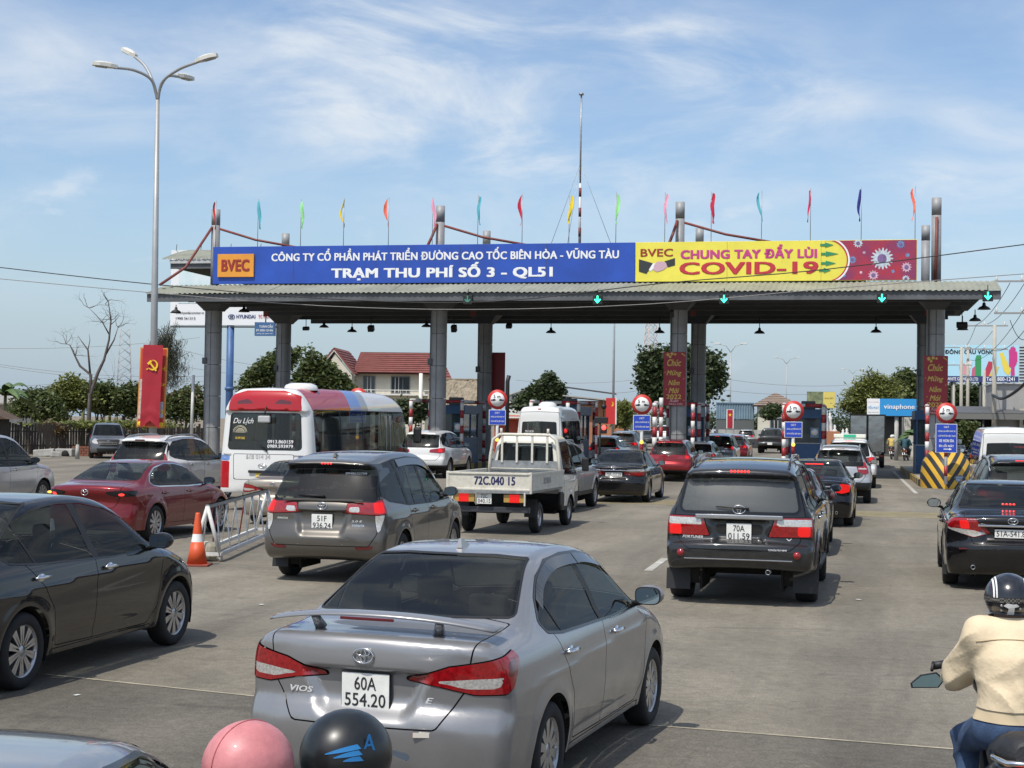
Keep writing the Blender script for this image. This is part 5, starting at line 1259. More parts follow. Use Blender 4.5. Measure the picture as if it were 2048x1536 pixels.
# new year banners on the columns
NYR = mat('new_year_red', (.27, .022, .030), .55, noise=.15, nscale=1.0); GOLD = mat('gold_print', (.55, .38, .08), .5); PALEPINK = mat('pink_print', (.62, .42, .42), .5)
for v0, z0, z1, w, lb, u_ in ((COLX[1] - .12, 3.05, 5.40, .98, 'on the column right of the minibus', -.42), (.0, 2.80, 5.28, .98, 'on the rightmost column', -.42), (COLX[2] + .55, 3.2, 5.8, .9, 'seen edge on at the rear of the third column', 9.6)):
    t = thing('new_year_banner', 'tall red new year banner, %s' % lb, 'banner', uv(v0, u_, z0), -HEAD, 'new year banners on the columns'); hh = z1 - z0
    MB().box((0, .02, hh / 2), (w, .03, hh)).obj('banner_sheet', NYR, t)
    if u_ < 0:
        for body, z, ww, h_, m in (('Chúc', .80, .62, .30, GOLD), ('Mừng', .60, .66, .30, GOLD), ('Năm', .43, .50, .24, GOLD), ('Mới', .28, .46, .24, GOLD), ('2022', .165, .66, .20, GOLD), ('Xuân', .095, .40, .15, PALEPINK), ('Nhâm Dần', .035, .62, .11, PALEPINK)):
            text(body, m, t, (0 + (.06 if body == 'Nhâm Dần' else -.02), -.001, z * hh), ww, h_, .025 if m is GOLD else .008, None, 0, .3 if body != '2022' else 0)
        for (cx, cz, rr) in ((-.30, .95, .10), (-.12, .965, .09), (-.2, .91, .08), (-.42, .62, .03), (.40, .50, .03), (.42, .1, .03), (-.36, .30, .03), (.02, .955, .07)):
            flat(t, 'blossom_print', [(cx + rr * math.cos(a) * (1 if k % 2 else .55), cz * hh + rr * math.sin(a) * (1 if k % 2 else .55)) for k, a in enumerate([2 * math.pi * i / 10 for i in range(10)])], GOLD, .0)
        flat(t, 'firecracker_print', [(.28, .97 * hh), (.32, .98 * hh), (.47, .93 * hh), (.45, .92 * hh)], GOLD, .0)

# ------------------------------------------------------------------ islands, booths, frames, notices
KERB = mat('kerb_concrete', (.36, .34, .29), .85, noise=.3, nscale=2)
def stripe_mat(name, kind):
    m = mat(name, (.6, .35, .03), .55); nt = m.node_tree; N, L = nt.nodes, nt.links
    tc = N.new('ShaderNodeTexCoord'); sp = N.new('ShaderNodeSeparateXYZ'); L.new(tc.outputs['Object'], sp.inputs[0])
    def mth(op, a, b_=None):
        n = N.new('ShaderNodeMath'); n.operation = op
        for k, q in enumerate((a, b_)):
            if q is None: continue
            if isinstance(q, (int, float)): n.inputs[k].default_value = q
            else: L.new(q, n.inputs[k])
        return n.outputs[0]
    if kind == 'chevron': v = mth('MULTIPLY_ADD', mth('ABSOLUTE', sp.outputs[0]), -1.55); n_ = v.node; L.new(sp.outputs[2], n_.inputs[2]); per = .56
    elif kind == 'block': v = sp.outputs[1]; per = .8
    fr = mth('FRACT', mth('DIVIDE', v, per))
    st = mth('GREATER_THAN', fr, .5)
    mx = N.new('ShaderNodeMix'); mx.data_type = 'RGBA'; L.new(st, mx.inputs['Factor']); mx.inputs['A'].default_value = (.025, .026, .028, 1); mx.inputs['B'].default_value = (.62, .36, .035, 1)
    L.new(mx.outputs['Result'], N['Principled BSDF'].inputs['Base Color'])
    return m
CHEV = stripe_mat('yellow_black_chevrons', 'chevron'); BLOCKS = stripe_mat('yellow_black_blocks', 'block')
PWHITE = mat('post_white', (.62, .62, .60), .55, noise=.12, nscale=4); PRED = mat('post_red', (.30, .025, .03), .5, noise=.15, nscale=4)
BOOTH = mat('booth_blue', (.025, .085, .20), .45, noise=.15, nscale=1.5); BOOTHGLASS = mat('booth_glass', (.03, .05, .055), .06, spec=.7)
SIGNRED = mat('sign_red', (.48, .035, .03), .45); SIGNWHITE = mat('sign_white', (.75, .75, .73), .45); SIGNBLUE = mat('sign_blue', (.02, .06, .42), .45)
def frame_post(par, x, y, z1, r=.085):
    k = 0; z = .22
    while z < z1 - .01:
        zz = min(z + .36, z1); MB().cyl((x, y, z), (x, y, zz), r, 12).obj('white_band' if k % 2 else 'red_band', PWHITE if k % 2 else PRED, par); z = zz; k += 1
NOSEY = -11.0
ISL = [0, -5.475, -10.95, -16.425, -21.9, -27.4, -32.85]
WHERE = ['of the rightmost lane', 'right of the middle lane', 'under the column with the new year banner', 'by the minibus', 'under the third column', 'behind the coach', 'under the leftmost column']
def make_nose(v, uN, lb):
    t = thing('crash_nose', 'rounded yellow and black chevron crash nose %s' % lb, 'crash barrier', uv(v, uN, .0), -HEAD, 'chevron noses of the toll islands')
    prof = []
    b = MB(); lv = [(0, 1.0), (.5, 1.0), (.95, .88), (1.25, .55), (1.42, .16), (1.45, .0)]; rings = []
    for z, q in lv:
        ring = []
        for k in range(17):
            a = math.pi * k / 16; ring.append(b.bm.verts.new((-.92 * math.cos(a) * (.35 + .65 * q), 1.6 - (1.45 * math.sin(a) ** .8) * (.25 + .75 * q), z)))
        ring.append(b.bm.verts.new((.92 * (.35 + .65 * q), 2.4, z))); ring.append(b.bm.verts.new((-.92 * (.35 + .65 * q), 2.4, z)))
        rings.append(ring)
    for i in range(len(rings) - 1):
        for j in range(19):
            f = b.bm.faces.new((rings[i][j], rings[i][(j + 1) % 19], rings[i + 1][(j + 1) % 19], rings[i + 1][j])); f.smooth = True
    b.bm.faces.new(rings[-1])
    b.obj('nose_block', CHEV, t)
    return t
for i, v in enumerate(ISL):
    uN = -8.5 if i == 0 else -6.0
    isl = thing('toll_island', 'kerbed concrete toll island %s' % WHERE[i], 'traffic island', uv(v, 0, 0), -HEAD, 'toll islands')
    MB().box((0, (uN + 2 + 14) / 2, .11), (1.74, 14 - uN - 2, .22), bevel=.03).obj('island_slab', KERB, isl)
    for sx in (-1, 1): 
        for k in range(int((14 - uN - 1) / .8)):
            MB().box((sx * .92, uN + 1.7 + .8 * k, .125), (.10, .76, .25), bevel=.012).obj('kerb_block', (mat('kerb_yellow', (.52, .33, .05), .7, noise=.3, nscale=3) if k % 2 else mat('kerb_black', (.04, .04, .042), .7)), isl)
    if i == 0: make_nose(v, uN - .9, WHERE[i])
    if i == 6: continue
    # booth
    bo = thing('toll_booth', 'blue toll booth with dark glass %s' % WHERE[i], 'toll booth', uv(v, 2.2, .22), -HEAD, 'blue toll booths')
    MB().box((0, 1.5, .62), (1.36, 3.0, 1.24), bevel=.02).obj('lower_wall', BOOTH, bo)
    MB().box((0, 1.5, 1.80), (1.28, 2.9, 1.12)).obj('glazing', BOOTHGLASS, bo)
    for sx in (-1, 1):
        for y in (.04, 1.5, 2.96): MB().box((sx * .645, y, 1.80), (.07, .07, 1.14)).obj('window_post', BOOTH, bo)
    MB().box((0, -.01, 1.245), (1.38, .05, .03)).obj('sill', PALEFASCIA, bo)
    MB().box((0, 1.5, 2.56), (1.5, 3.2, .42), bevel=.03).obj('booth_roof', BOOTH, bo)
    MB().box((.40, .02, 1.72), (.36, .02, .44)).obj('notice', mat('booth_notice', (.16, .24, .32), .5), bo)
    b = MB(); b.lathe([(.15, 0), (.15, .01), (0, .012)], 20, Matrix.Translation((.40, .006, 1.74)) @ Matrix.Rotation(math.pi / 2, 4, 'X')); b.obj('round_emblem', SIGNWHITE, bo)
    MB().box((.1, .9, 2.95), (.62, .5, .38), bevel=.03).obj('air_unit', mat('air_unit_dark', (.08, .085, .08), .6), bo)
    # striped height frame
    fr = thing('height_barrier', 'striped red and white pipe frame %s' % WHERE[i], 'barrier frame', uv(v, 0, 0), -HEAD, 'striped frames around the booths')
    for x, y in ((-.40, -1.6), (.80, 1.4), (.80, 5.9)) if i == 0 else ((-.80, -1.6), (.80, 1.4), (-.80, 5.9), (.80, 5.9), (.80, -1.4) if i in (2, 3) else (-.8, 1.6)): frame_post(fr, x, y, 3.15)
    for k, (a, c) in enumerate((((-.8, -1.6), (-.8, 1.6)), ((-.8, 1.6), (-.8, 5.9)), ((.8, 1.4), (.8, 5.9)), ((-.8, 5.9), (.8, 5.9)), ((-.8, 1.5), (.8, 1.5))) if i else (((-.4, -1.6), (-.4, 1.6)), ((-.4, 1.5), (.8, 1.5)), ((.8, 1.4), (.8, 5.9)))):
        MB().tube([(*a, 3.15), ((a[0] * .5 + c[0] * .5), (a[1] * .5 + c[1] * .5), 3.15)], .075, 10).obj('white_band', PWHITE, fr); MB().tube([((a[0] * .5 + c[0] * .5), (a[1] * .5 + c[1] * .5), 3.15), (*c, 3.15)], .075, 10).obj('red_band', PRED, fr)
# distance notices
for px, py, Y, w, h_, extra, lb in ((995, 799, 59, .62, .56, False, 'left of the minibus'), (1284, 809, 57.5, .62, .56, False, 'left of the new year banner'), (1587, 822, 56.5, .62, .56, False, 'above the middle lane booth'), (1893, 826, 56, .74, 1.02, True, 'at the chevron nose on the right'), (716, 795, 60, .62, .56, False, 'peeping over the coach roof')):
    q = W(px, py, Y); g = W(px, HORIZON, Y)
    t = thing('distance_notice', 'round 5 m notice over a blue panel, %s' % lb, 'road sign', (q.x, q.y, 0), -R(5), 'five metre distance notices')
    MB().cyl((0, .06, .2), (0, .06, q.z), .06, 10).obj('post', PWHITE, t)
    for z in (.5, 1.2): MB().cyl((0, .06, z), (0, .06, z + .35), .066, 10).obj('red_band', PRED, t)
    MB().sphere((0, -.02, 1.55), (.07, .05, .07), 12).obj('amber_light', AMBER, t) if not extra else None
    RX = Matrix.Translation((0, 0, q.z)) @ Matrix.Rotation(math.pi / 2, 4, 'X')
    MB().lathe([(.0, -.02), (.375, -.02), (.375, .01), (0, .012)], 36, RX).obj('ring_disc', SIGNRED, t)
    MB().lathe([(.265, .012), (.265, .020), (0, .021)], 36, RX).obj('white_disc', SIGNWHITE, t)
    text('5 m', INK, t, (-.02, -.026, q.z + .12), .26, .13, .02)
    for sx in (-1, 1):
        flat(t, 'car_print', [(sx * .245, q.z - .06), (sx * .245, q.z + .0), (sx * .18, q.z + .0), (sx * .14, q.z + .025), (sx * .09, q.z + .02), (sx * .065, q.z - .01), (sx * .07, q.z - .045), (sx * .11, q.z - .045), (sx * .13, q.z - .065), (sx * .2, q.z - .045)] if sx > 0 else [(sx * .07, q.z - .045), (sx * .065, q.z - .01), (sx * .09, q.z + .02), (sx * .14, q.z + .025), (sx * .18, q.z + .0), (sx * .245, q.z + .0), (sx * .245, q.z - .06), (sx * .2, q.z - .045), (sx * .13, q.z - .065), (sx * .11, q.z - .045)], INK, -.024, .003)
    zc = q.z - .40 - h_ / 2
    MB().box((0, .0, zc), (w + .02, .02, h_ + .02)).obj('panel_edge', SIGNWHITE, t); MB().box((0, -.008, zc), (w - .02, .02, h_ - .02)).obj('blue_panel', SIGNBLUE, t)
    zt = zc + h_ / 2
    text('CHÚ Ý', SIGNWHITE, t, (0, -.022, zt - .10), .18, .09, .02); text('- DỪNG LẠI KIỂM SOÁT VÉ', SIGNWHITE, t, (.0, -.022, zt - .25), w * .86, .095, .02); text('- GIỮ VÉ ĐỂ ĐI LIÊN TRẠM', SIGNWHITE, t, (0, -.022, zt - .42), w * .86, .095, .02)
    if extra:
        text('XE HON ĐA', SIGNWHITE, t, (0, -.022, zt - .60), w * .72, .11, .03); text('ĐI LỐI NÀY', SIGNWHITE, t, (0, -.022, zt - .77), w * .72, .12, .03)
        flat(t, 'arrow_print', [(-.1, zt - .92), (.1, zt - .92), (.1, zt - .95), (.2, zt - .905), (.1, zt - .86), (.1, zt - .89), (-.1, zt - .89)], SIGNWHITE, -.020, .003)
# loose striped posts left of the third column and the lane signal
for px, y0, Y, z1, lb in ((1193, 0, 70, 3.2, 'thin one nearest the red signal'), (1322, 0, 66, 3.35, 'thickest, left of the banner column'), (1335, 0, 70, 3.2, 'touching the banner column'), (1309, 0, 64, 3.1, 'slim one left of the thick post')):
    q = at_depth(px, Y); t = thing('striped_post', 'red and white striped lane post, %s' % lb, 'post', q, 0, 'striped posts by the third column')
    k = 0; z = 0
    while z < z1: MB().cyl((0, 0, z), (0, 0, min(z + .42, z1)), .09 if 'thick' in lb else .06, 10).obj('white_band' if k % 2 else 'red_band', PWHITE if k % 2 else PRED, t); z += .42; k += 1
q = at_depth(1200, 64); t = thing('lane_signal', 'black lane display with a red lamp right of the minibus', 'signal', q, -HEAD)
MB().cyl((0, 0, 0), (0, 0, 2.5), .05, 8).obj('post', BLACK, t); MB().box((.05, 0, 2.35), (.56, .14, .26), bevel=.02).obj('display_box', BLACK, t); MB().box((.17, 0, 1.98), (.24, .12, .36), bevel=.03).obj('lamp_box', BLACK, t)
MB().sphere((.17, -.06, 2.05), (.10, .04, .10), 16).obj('red_lamp', mat('signal_red', (.8, .05, .04), .3, emit=(1, .05, .04), estr=4), t); MB().cyl((.15, 0, 2.5), (.15, 0, 3.2), .02, 6).obj('siren_rod', BLACK, t); MB().sphere((.15, 0, 2.92), .12, 12).obj('siren', BLACK, t)
t = thing('dark_post', 'dark leaning pipe post right of the first distance notice', 'post', at_depth(1014, 64), 0); MB().tube([(0, 0, 0), (.0, 0, 3.9), (.06, 0, 4.15)], .09, 10).obj('pipe', BLACK, t)
# ------------------------------------------------------------------ vegetation
def leaf_mat(name, c, var=.5):
    m = bpy.data.materials.new(name); MATS[name] = m; m.use_nodes = True
    nt = m.node_tree; N, L = nt.nodes, nt.links; b = N['Principled BSDF']
    ge = N.new('ShaderNodeNewGeometry'); mx = N.new('ShaderNodeMix'); mx.data_type = 'RGBA'; L.new(ge.outputs['Random Per Island'], mx.inputs['Factor'])
    mx.inputs['A'].default_value = (*[x * (1 - var) for x in c], 1); mx.inputs['B'].default_value = (c[0] * (1 + var * .9), c[1] * (1 + var * .6), c[2] * (1 + var * .3), 1)
    L.new(mx.outputs['Result'], b.inputs['Base Color']); b.inputs['Roughness'].default_value = .55
    tr = N.new('ShaderNodeBsdfTranslucent'); L.new(mx.outputs['Result'], tr.inputs[0]); ad = N.new('ShaderNodeMixShader'); ad.inputs[0].default_value = .38
    L.new(b.outputs[0], ad.inputs[1]); L.new(tr.outputs[0], ad.inputs[2]); L.new(ad.outputs[0], N['Material Output'].inputs[0])
    return m
LEAF = leaf_mat('leaf_green', (.105, .145, .052)); LEAFD = leaf_mat('leaf_dark_green', (.068, .102, .044)); LEAFY = leaf_mat('leaf_yellow_green', (.19, .23, .07)); LEAFG = leaf_mat('leaf_grey_green', (.09, .10, .07)); DRY = leaf_mat('dry_leaf', (.17, .13, .07))
BARK = mat('bark', (.13, .105, .085), .9, noise=.4, nscale=5); DEADBARK = mat('dead_bark', (.12, .10, .09), .9, noise=.4, nscale=5)
def leaves(blobs, n, size, seed, m, droop=0.0, aspect=.55, up=.5, shell=.55):
    n = int(n * 1.7); size = size * .74
    r = np.random.default_rng(seed); B = np.array([[*c, *s] for c, s in blobs], float)
    S_ = []                                                   # each mass is broken into smaller clumps of unequal size
    for c_ in B:
        for _ in range(9):
            dd = r.normal(size=3); dd /= np.linalg.norm(dd); f_ = r.uniform(.26, .52); S_.append([*(c_[:3] + dd * c_[3:] * r.uniform(.55, .95)), *(c_[3:] * f_)])
    B = np.concatenate([B * np.array([1, 1, 1, .72, .72, .72]), np.array(S_)])
    w = (B[:, 3] * B[:, 4] * B[:, 5]) ** .66; k = r.choice(len(B), n, p=w / w.sum())
    d = r.normal(size=(n, 3)); d /= np.linalg.norm(d, axis=1)[:, None]
    rad = (shell + (1 - shell) * r.random(n)) ** 1
    lump = 1 + .22 * np.sin(d[:, 0] * 7 + k) * np.sin(d[:, 1] * 6 + 2 * k) + .14 * np.sin(d[:, 2] * 11 + k)
    P = B[k, :3] + d * B[k, 3:] * (rad * lump)[:, None]
    # twigs: leaves sit in tufts
    nt_ = max(1, n // 9); T = P[r.integers(0, n, nt_)]; P = T[r.integers(0, nt_, n)] * .55 + P * .45 + r.normal(size=(n, 3)) * size * .8
    a = r.normal(size=(n, 3)); a[:, 2] = a[:, 2] * .5 - droop * 2; a /= np.linalg.norm(a, axis=1)[:, None]
    nrm = r.normal(size=(n, 3)) + np.array([0, 0, up * 2]); b = np.cross(nrm, a); b /= np.maximum(np.linalg.norm(b, axis=1), 1e-6)[:, None]
    s = (size * (.6 + .8 * r.random(n)))[:, None]
    q = np.stack([P - a * s, P + b * s * aspect, P + a * s, P - b * s * aspect], 1).reshape(-1, 3)
    return np_mesh('crown', q, np.arange(4 * n).reshape(-1, 4), m, smooth=False)
def limb(b, p, d, L_, r0, depth, rnd, out=None, gnarl=.25, split=(2, 3), ratio=.68):
    pts = [Vector(p)]; d = Vector(d).normalized(); rs = [r0]
    for i in range(4):
        d = (d + Vector((rnd.gauss(0, gnarl), rnd.gauss(0, gnarl), rnd.gauss(0, gnarl * .6)))).normalized()
        pts.append(pts[-1] + d * L_ / 4); rs.append(r0 * (1 - .12 * (i + 1)))
    b.tube(pts, rs, 5 if depth < 2 else 7, False)
    if out is not None: out.append(pts[-1])
    if depth > 0:
        for k in range(rnd.randint(*split)):
            nd = (d + Vector((rnd.gauss(0, .6), rnd.gauss(0, .6), rnd.gauss(.1, .4)))).normalized()
            limb(b, pts[-1 - (k % 2)], nd, L_ * ratio * rnd.uniform(.8, 1.2), rs[-1] * .72, depth - 1, rnd, out, gnarl, split, ratio)
def tree(name, label, px, Y, blobs, n, size, m, trunk_r=.18, seed=1, group=None, cat='tree', droop=0., up=.5, h0=None, shell=.5, dry=0, aspect=.55):
    """blobs in photo pixels: (px, py, half width px, half height px, depth m)"""
    s = F_PX / Y; q = at_depth(px, Y); BL = []
    for bx_, by_, rx, ry, dz in blobs:
        c = W(bx_, by_, Y); BL.append(((c.x - q.x, dz, c.z), (rx / s, max(rx / s * .8, .5), ry / s)))
    t = thing(name, label, cat, q, 0, group)
    link('crown', leaves(BL, n, size, seed, m, droop, aspect, up, shell), t)
    if dry: link('dry_leaves', leaves(BL, dry, size, seed + 50, DRY, droop, aspect, up, .8), t)
    rnd = random.Random(seed); b = MB(); top = max(c[2] for c, s_ in BL) 
    b.tube([(0, 0, -.1), (rnd.uniform(-.1, .1), 0, top * .35), (rnd.uniform(-.2, .2), 0, top * .7)], [trunk_r, trunk_r * .8, trunk_r * .5], 8)
    for c, s_ in BL: b.tube([(0, 0, top * .3), (c[0] * .5, c[1] * .5, max(top * .4, c[2] - s_[2] * .5)), (c[0], c[1], c[2])], [trunk_r * .5, trunk_r * .35, trunk_r * .12], 6)
    b.obj('trunk', BARK, t)
    return t
BG = 'bushes behind the left fence'
tree('bush', 'light green bush at the far left behind the fence', 60, 97, [(40, 815, 40, 30, 0), (85, 805, 36, 38, .5), (120, 825, 30, 32, -.5)], 6500, .16, LEAF, .08, 1, BG, 'bush')
tree('bush', 'tall olive bush topped by banana leaves behind the fence', 130, 99, [(125, 782, 40, 38, 0), (165, 795, 40, 42, .5), (100, 805, 30, 32, 0)], 7500, .16, LEAFY, .1, 2, BG, 'bush', dry=200)
tree('bush', 'dark bush at the foot of the dead tree', 195, 100, [(185, 792, 36, 46, 0), (222, 800, 36, 42, .6)], 6200, .16, LEAF, .1, 3, BG, 'bush')
tree('bush', 'dark bush left of the red banner', 250, 100, [(250, 800, 36, 44, 0), (285, 806, 30, 42, .6)], 6000, .16, LEAF, .1, 4, BG, 'bush')
tree('bush', 'green bush right of the red banner', 370, 100, [(345, 805, 32, 46, 0), (385, 795, 30, 44, .6), (402, 820, 26, 34, 0)], 6600, .16, LEAF, .1, 5, BG, 'bush', dry=250)
tree('bush', 'dry yellow scrub in front of the left fence', 105, 90, [(90, 858, 26, 18, 0), (120, 862, 20, 14, 0)], 900, .14, DRY, .04, 6, None, 'bush')
tree('bush', 'creeper hanging over the fence top', 230, 91, [(150, 850, 40, 8, 0), (230, 848, 60, 8, 0), (330, 850, 60, 8, 0), (60, 850, 40, 8, 0)], 2600, .13, LEAFY, .04, 7, None, 'creeper')
tree('tree', 'leafy tree left of the second column', 540, 118, [(520, 752, 34, 36, 0), (560, 730, 40, 44, 0), (600, 700, 16, 16, 0), (500, 775, 30, 26, 0)], 8000, .22, LEAF, .2, 11, 'trees around the red roofed house')
tree('tree', 'leafy tree right of the second column', 640, 112, [(615, 730, 34, 42, 0), (650, 765, 46, 36, 0), (690, 780, 36, 26, 0), (600, 770, 30, 30, 0)], 9000, .22, LEAF, .2, 12, 'trees around the red roofed house')
tree('bush', 'dark bush at the feet of the red roofed house', 830, 108, [(790, 820, 34, 28, 0), (838, 818, 30, 32, 0)], 4200, .18, LEAFD, .1, 13, None, 'bush')
tree('tree', 'round bushy mango tree above the minibus', 1095, 128, [(1088, 782, 34, 30, 0), (1070, 800, 32, 26, 0), (1118, 797, 30, 26, 0), (1098, 756, 22, 14, 0), (1040, 815, 26, 20, 0)], 7600, .24, LEAFD, .25, 14, None, shell=.4)
tree('tree', 'very large dark tree behind the banner column', 1350, 122, [(1300, 735, 36, 42, 0), (1340, 715, 46, 36, 0), (1385, 735, 46, 54, 0), (1430, 735, 40, 46, 0), (1445, 765, 26, 26, 0), (1320, 790, 56, 40, 0), (1390, 800, 56, 36, 0), (1284, 700, 18, 18, 0), (1290, 780, 30, 30, 0)], 19000, .26, LEAFD, .45, 15, None, shell=.4)
tree('tree', 'feathery light green tree left of the blue shop sign', 1740, 118, [(1720, 775, 40, 14, 0), (1760, 762, 50, 14, 1), (1700, 800, 34, 10, -1), (1735, 742, 22, 10, 0), (1790, 780, 40, 20, 0), (1680, 815, 22, 8, 0), (1745, 805, 60, 16, 0), (1712, 825, 40, 12, 0)], 9500, .20, LEAFY, .2, 16, None, aspect=.35, up=1.2)
tree('tree', 'tall loose tree behind the feathery tree', 1820, 140, [(1812, 748, 22, 16, 0), (1805, 780, 34, 30, 0), (1840, 790, 24, 40, 0), (1795, 765, 18, 16, 0)], 6500, .26, LEAF, .25, 17, None)
tree('tree', 'dark trees behind the glove billboard', 1950, 165, [(1900, 810, 40, 34, 0), (1950, 800, 40, 36, 0), (2000, 800, 40, 34, 0), (1915, 780, 30, 20, 0)], 7000, .3, LEAFD, .3, 18, None)
tree('bush', 'small bush beside the brown roofed house', 1552, 150, [(1550, 818, 20, 18, 0), (1530, 830, 20, 10, 0)], 2200, .24, LEAFD, .1, 19, None, 'bush')
tree('bush', 'potted hanging plants by the shed at the right', 1925, 92, [(1920, 862, 22, 24, 0), (1945, 858, 18, 22, 0), (1910, 890, 14, 18, 0)], 2600, .15, LEAF, .05, 20, None, 'bush')
tree('bush', 'banana clump left of the banner column', 1250, 118, [(1245, 825, 20, 26, 0)], 700, .45, LEAFY, .1, 21, None, 'banana plant', aspect=.25, up=.1)
tree('tree', 'sparse treeline at the left edge behind the shed', 10, 150, [(8, 800, 30, 18, 0), (40, 805, 34, 14, 0), (-30, 800, 40, 20, 0)], 3000, .28, LEAFD, .2, 22, None)
fw = leaves([((0, 0, 2.2), (70, 4, 2.8)), ((40, 6, 3), (30, 4, 3.4)), ((-45, 6, 2.4), (30, 4, 3)), ((100, 4, 2), (60, 5, 2.6))], 14000, .45, 77, LEAFD)
o = link('distant_trees', fw); o.location = (30, 330, 0); o['kind'] = 'stuff'; o['label'] = 'distant low line of trees on the horizon'
# banana plants
def banana(label, px, py, Y, n, L_, seed):
    q = at_depth(px, Y); rnd = random.Random(seed); t = thing('banana_plant', label, 'banana plant', q, 0, 'banana plants at the left'); zt = W(px, py, Y).z
    MB().tube([(0, 0, 0), (.05, 0, zt)], [.14, .09], 8).obj('stem', mat('banana_stem', (.16, .17, .07), .7), t)
    for k in range(n):
        a = rnd.uniform(0, 2 * math.pi); el = rnd.uniform(.3, 1.2); b = MB(); prev = None; ln = L_ * rnd.uniform(.7, 1.1)
        for i in range(10):
            q_ = i / 9; c = Vector((math.cos(a) * ln * q_ * math.cos(el), math.sin(a) * ln * q_ * math.cos(el), zt + ln * (q_ * math.sin(el) - .75 * q_ * q_))); wd = .30 * math.sin(math.pi * min(1, q_ * .92 + .06)) ** .7 * rnd.uniform(.8, 1.1)
            sd = Vector((-math.sin(a), math.cos(a), 0)) * wd; row = (c + sd + Vector((0, 0, -wd * .5)), c, c - sd + Vector((0, 0, -wd * .5)))
            if prev: b.quad([prev[0], row[0], row[1], prev[1]]); b.quad([prev[1], row[1], row[2], prev[2]])
            prev = row
        b.obj('leaf', mat('banana_leaf', (.075, .13, .035), .45, noise=.3, nscale=2), t)
banana('large banana plant at the left edge above the shed', 8, 790, 88, 9, 2.6, 3); banana('banana plant rising from the olive bush', 165, 790, 101, 7, 2.0, 5); banana('banana plant beside the dead tree', 218, 795, 102, 6, 1.8, 6); banana('banana plant near the right striped post', 1832, 868, 88, 5, 1.5, 9)
# bare tree, casuarina
q = at_depth(180, 92); t = thing('dead_tree', 'bare grey dead tree rising above the bushes', 'tree', q); sdd = F_PX / 92
def pp(px, py, dy=0): c = W(px, py, 92); return Vector((c.x - q.x, dy, c.z))
b = MB()
b.tube([pp(178, 900), pp(177, 850), pp(180, 790), pp(196, 745), pp(208, 720), pp(218, 680), pp(222, 640), pp(216, 600)], [.17, .14, .11, .10, .08, .06, .045, .02], 8)
b.tube([pp(180, 800), pp(182, 750), pp(160, 732), pp(150, 712), pp(140, 690), pp(133, 688)], [.11, .09, .07, .05, .03, .015], 6)
b.tube([pp(181, 755), pp(176, 700), pp(165, 685), pp(156, 672)], [.07, .05, .03, .015], 6); b.tube([pp(212, 708), pp(228, 680), pp(236, 655)], [.06, .04, .015], 6)
b.tube([pp(219, 670), pp(205, 645), pp(190, 628), pp(178, 616)], [.05, .03, .02, .01], 5); b.tube([pp(221, 650), pp(232, 640), pp(240, 630)], [.03, .02, .01], 5); b.tube([pp(176, 700), pp(180, 680), pp(178, 668)], [.03, .02, .01], 5)
rnd = random.Random(5)
for a in ((216, 602), (178, 616), (133, 688), (236, 655), (150, 712), (205, 645), (222, 640)): 
    for k in range(4): limb(b, pp(*a), (rnd.gauss(0, 1), rnd.gauss(0, .5), rnd.uniform(.2, 1)), .7, .020, 2, rnd, None, .35)
b.obj('trunk', DEADBARK, t)
t = thing('casuarina_tree', 'wispy casuarina with drooping needles right of the lamp post', 'tree', at_depth(325, 104)); q = at_depth(325, 104); b = MB(); rnd = random.Random(9); BL = []
def p2(px, py, dy=0): c = W(px, py, 104); return Vector((c.x - q.x, dy, c.z))
b.tube([p2(318, 880), p2(322, 760), p2(330, 690), p2(340, 640)], [.15, .11, .07, .02], 7)
for A in (((325, 750), (350, 720), (382, 703)), ((322, 770), (345, 755), (375, 752)), ((330, 700), (345, 670), (352, 640)), ((328, 720), (310, 700), (296, 705)), ((331, 685), (320, 660), (310, 655))):
    P_ = [p2(*a) for a in A]; b.tube(P_, [.05, .035, .012], 5)
    for k in range(9): c = P_[0].lerp(P_[1], k / 8) if k < 5 else P_[1].lerp(P_[2], (k - 4) / 4); BL.append(((c.x, c.y, c.z - .25), (.30, .3, .42)))
b.obj('trunk', DEADBARK, t); link('needles', leaves(BL, 5200, .20, 31, LEAFG, .9, .10, 0), t)
t = thing('bare_thicket', 'leafless thicket of thin branches left of the lamp post', 'tree', at_depth(250, 108)); b = MB(); rnd = random.Random(21)
for k in range(7): limb(b, (rnd.uniform(-1.6, 1.6), 0, .5), (rnd.gauss(0, .15), 0, 1), 2.6, .06, 4, rnd, None, .16, (2, 2), .72)
b.obj('branches', DEADBARK, t)

# ------------------------------------------------------------------ left side: fence, shed, blocks, pylon, billboard
FEN = mat('rusty_fence', (.060, .048, .038), .85, noise=.5, nscale=1.5, noise2=(.028, .024, .020))
t = thing('board_fence', 'dark board fence overgrown with creeper on the left', 'fence', at_depth(20, 88), 0)
q0, q1 = at_depth(20, 88), at_depth(425, 96); d = (q1 - q0); t.rotation_euler = (0, 0, math.atan2(d.y, d.x)); n = int(d.length / .165); rnd = random.Random(2)
bm_ = MB().box((0, 0, 0), (.15, .03, 1.0)).mesh('board', FEN)
for k in range(n):
    o = link('board', bm_, t); hh = 1.75 * rnd.uniform(.9, 1.05); o.location = (k * .165, rnd.uniform(-.02, .02), hh / 2); o.scale = (rnd.uniform(.8, 1.06), 1, hh); o.rotation_euler = (0, rnd.gauss(0, .012), 0)
for z in (.5, 1.3): MB().box((d.length / 2, .04, z), (d.length, .04, .07)).obj('rail', FEN, t)
CONC = mat('broken_concrete', (.42, .41, .38), .9, noise=.35, nscale=2)
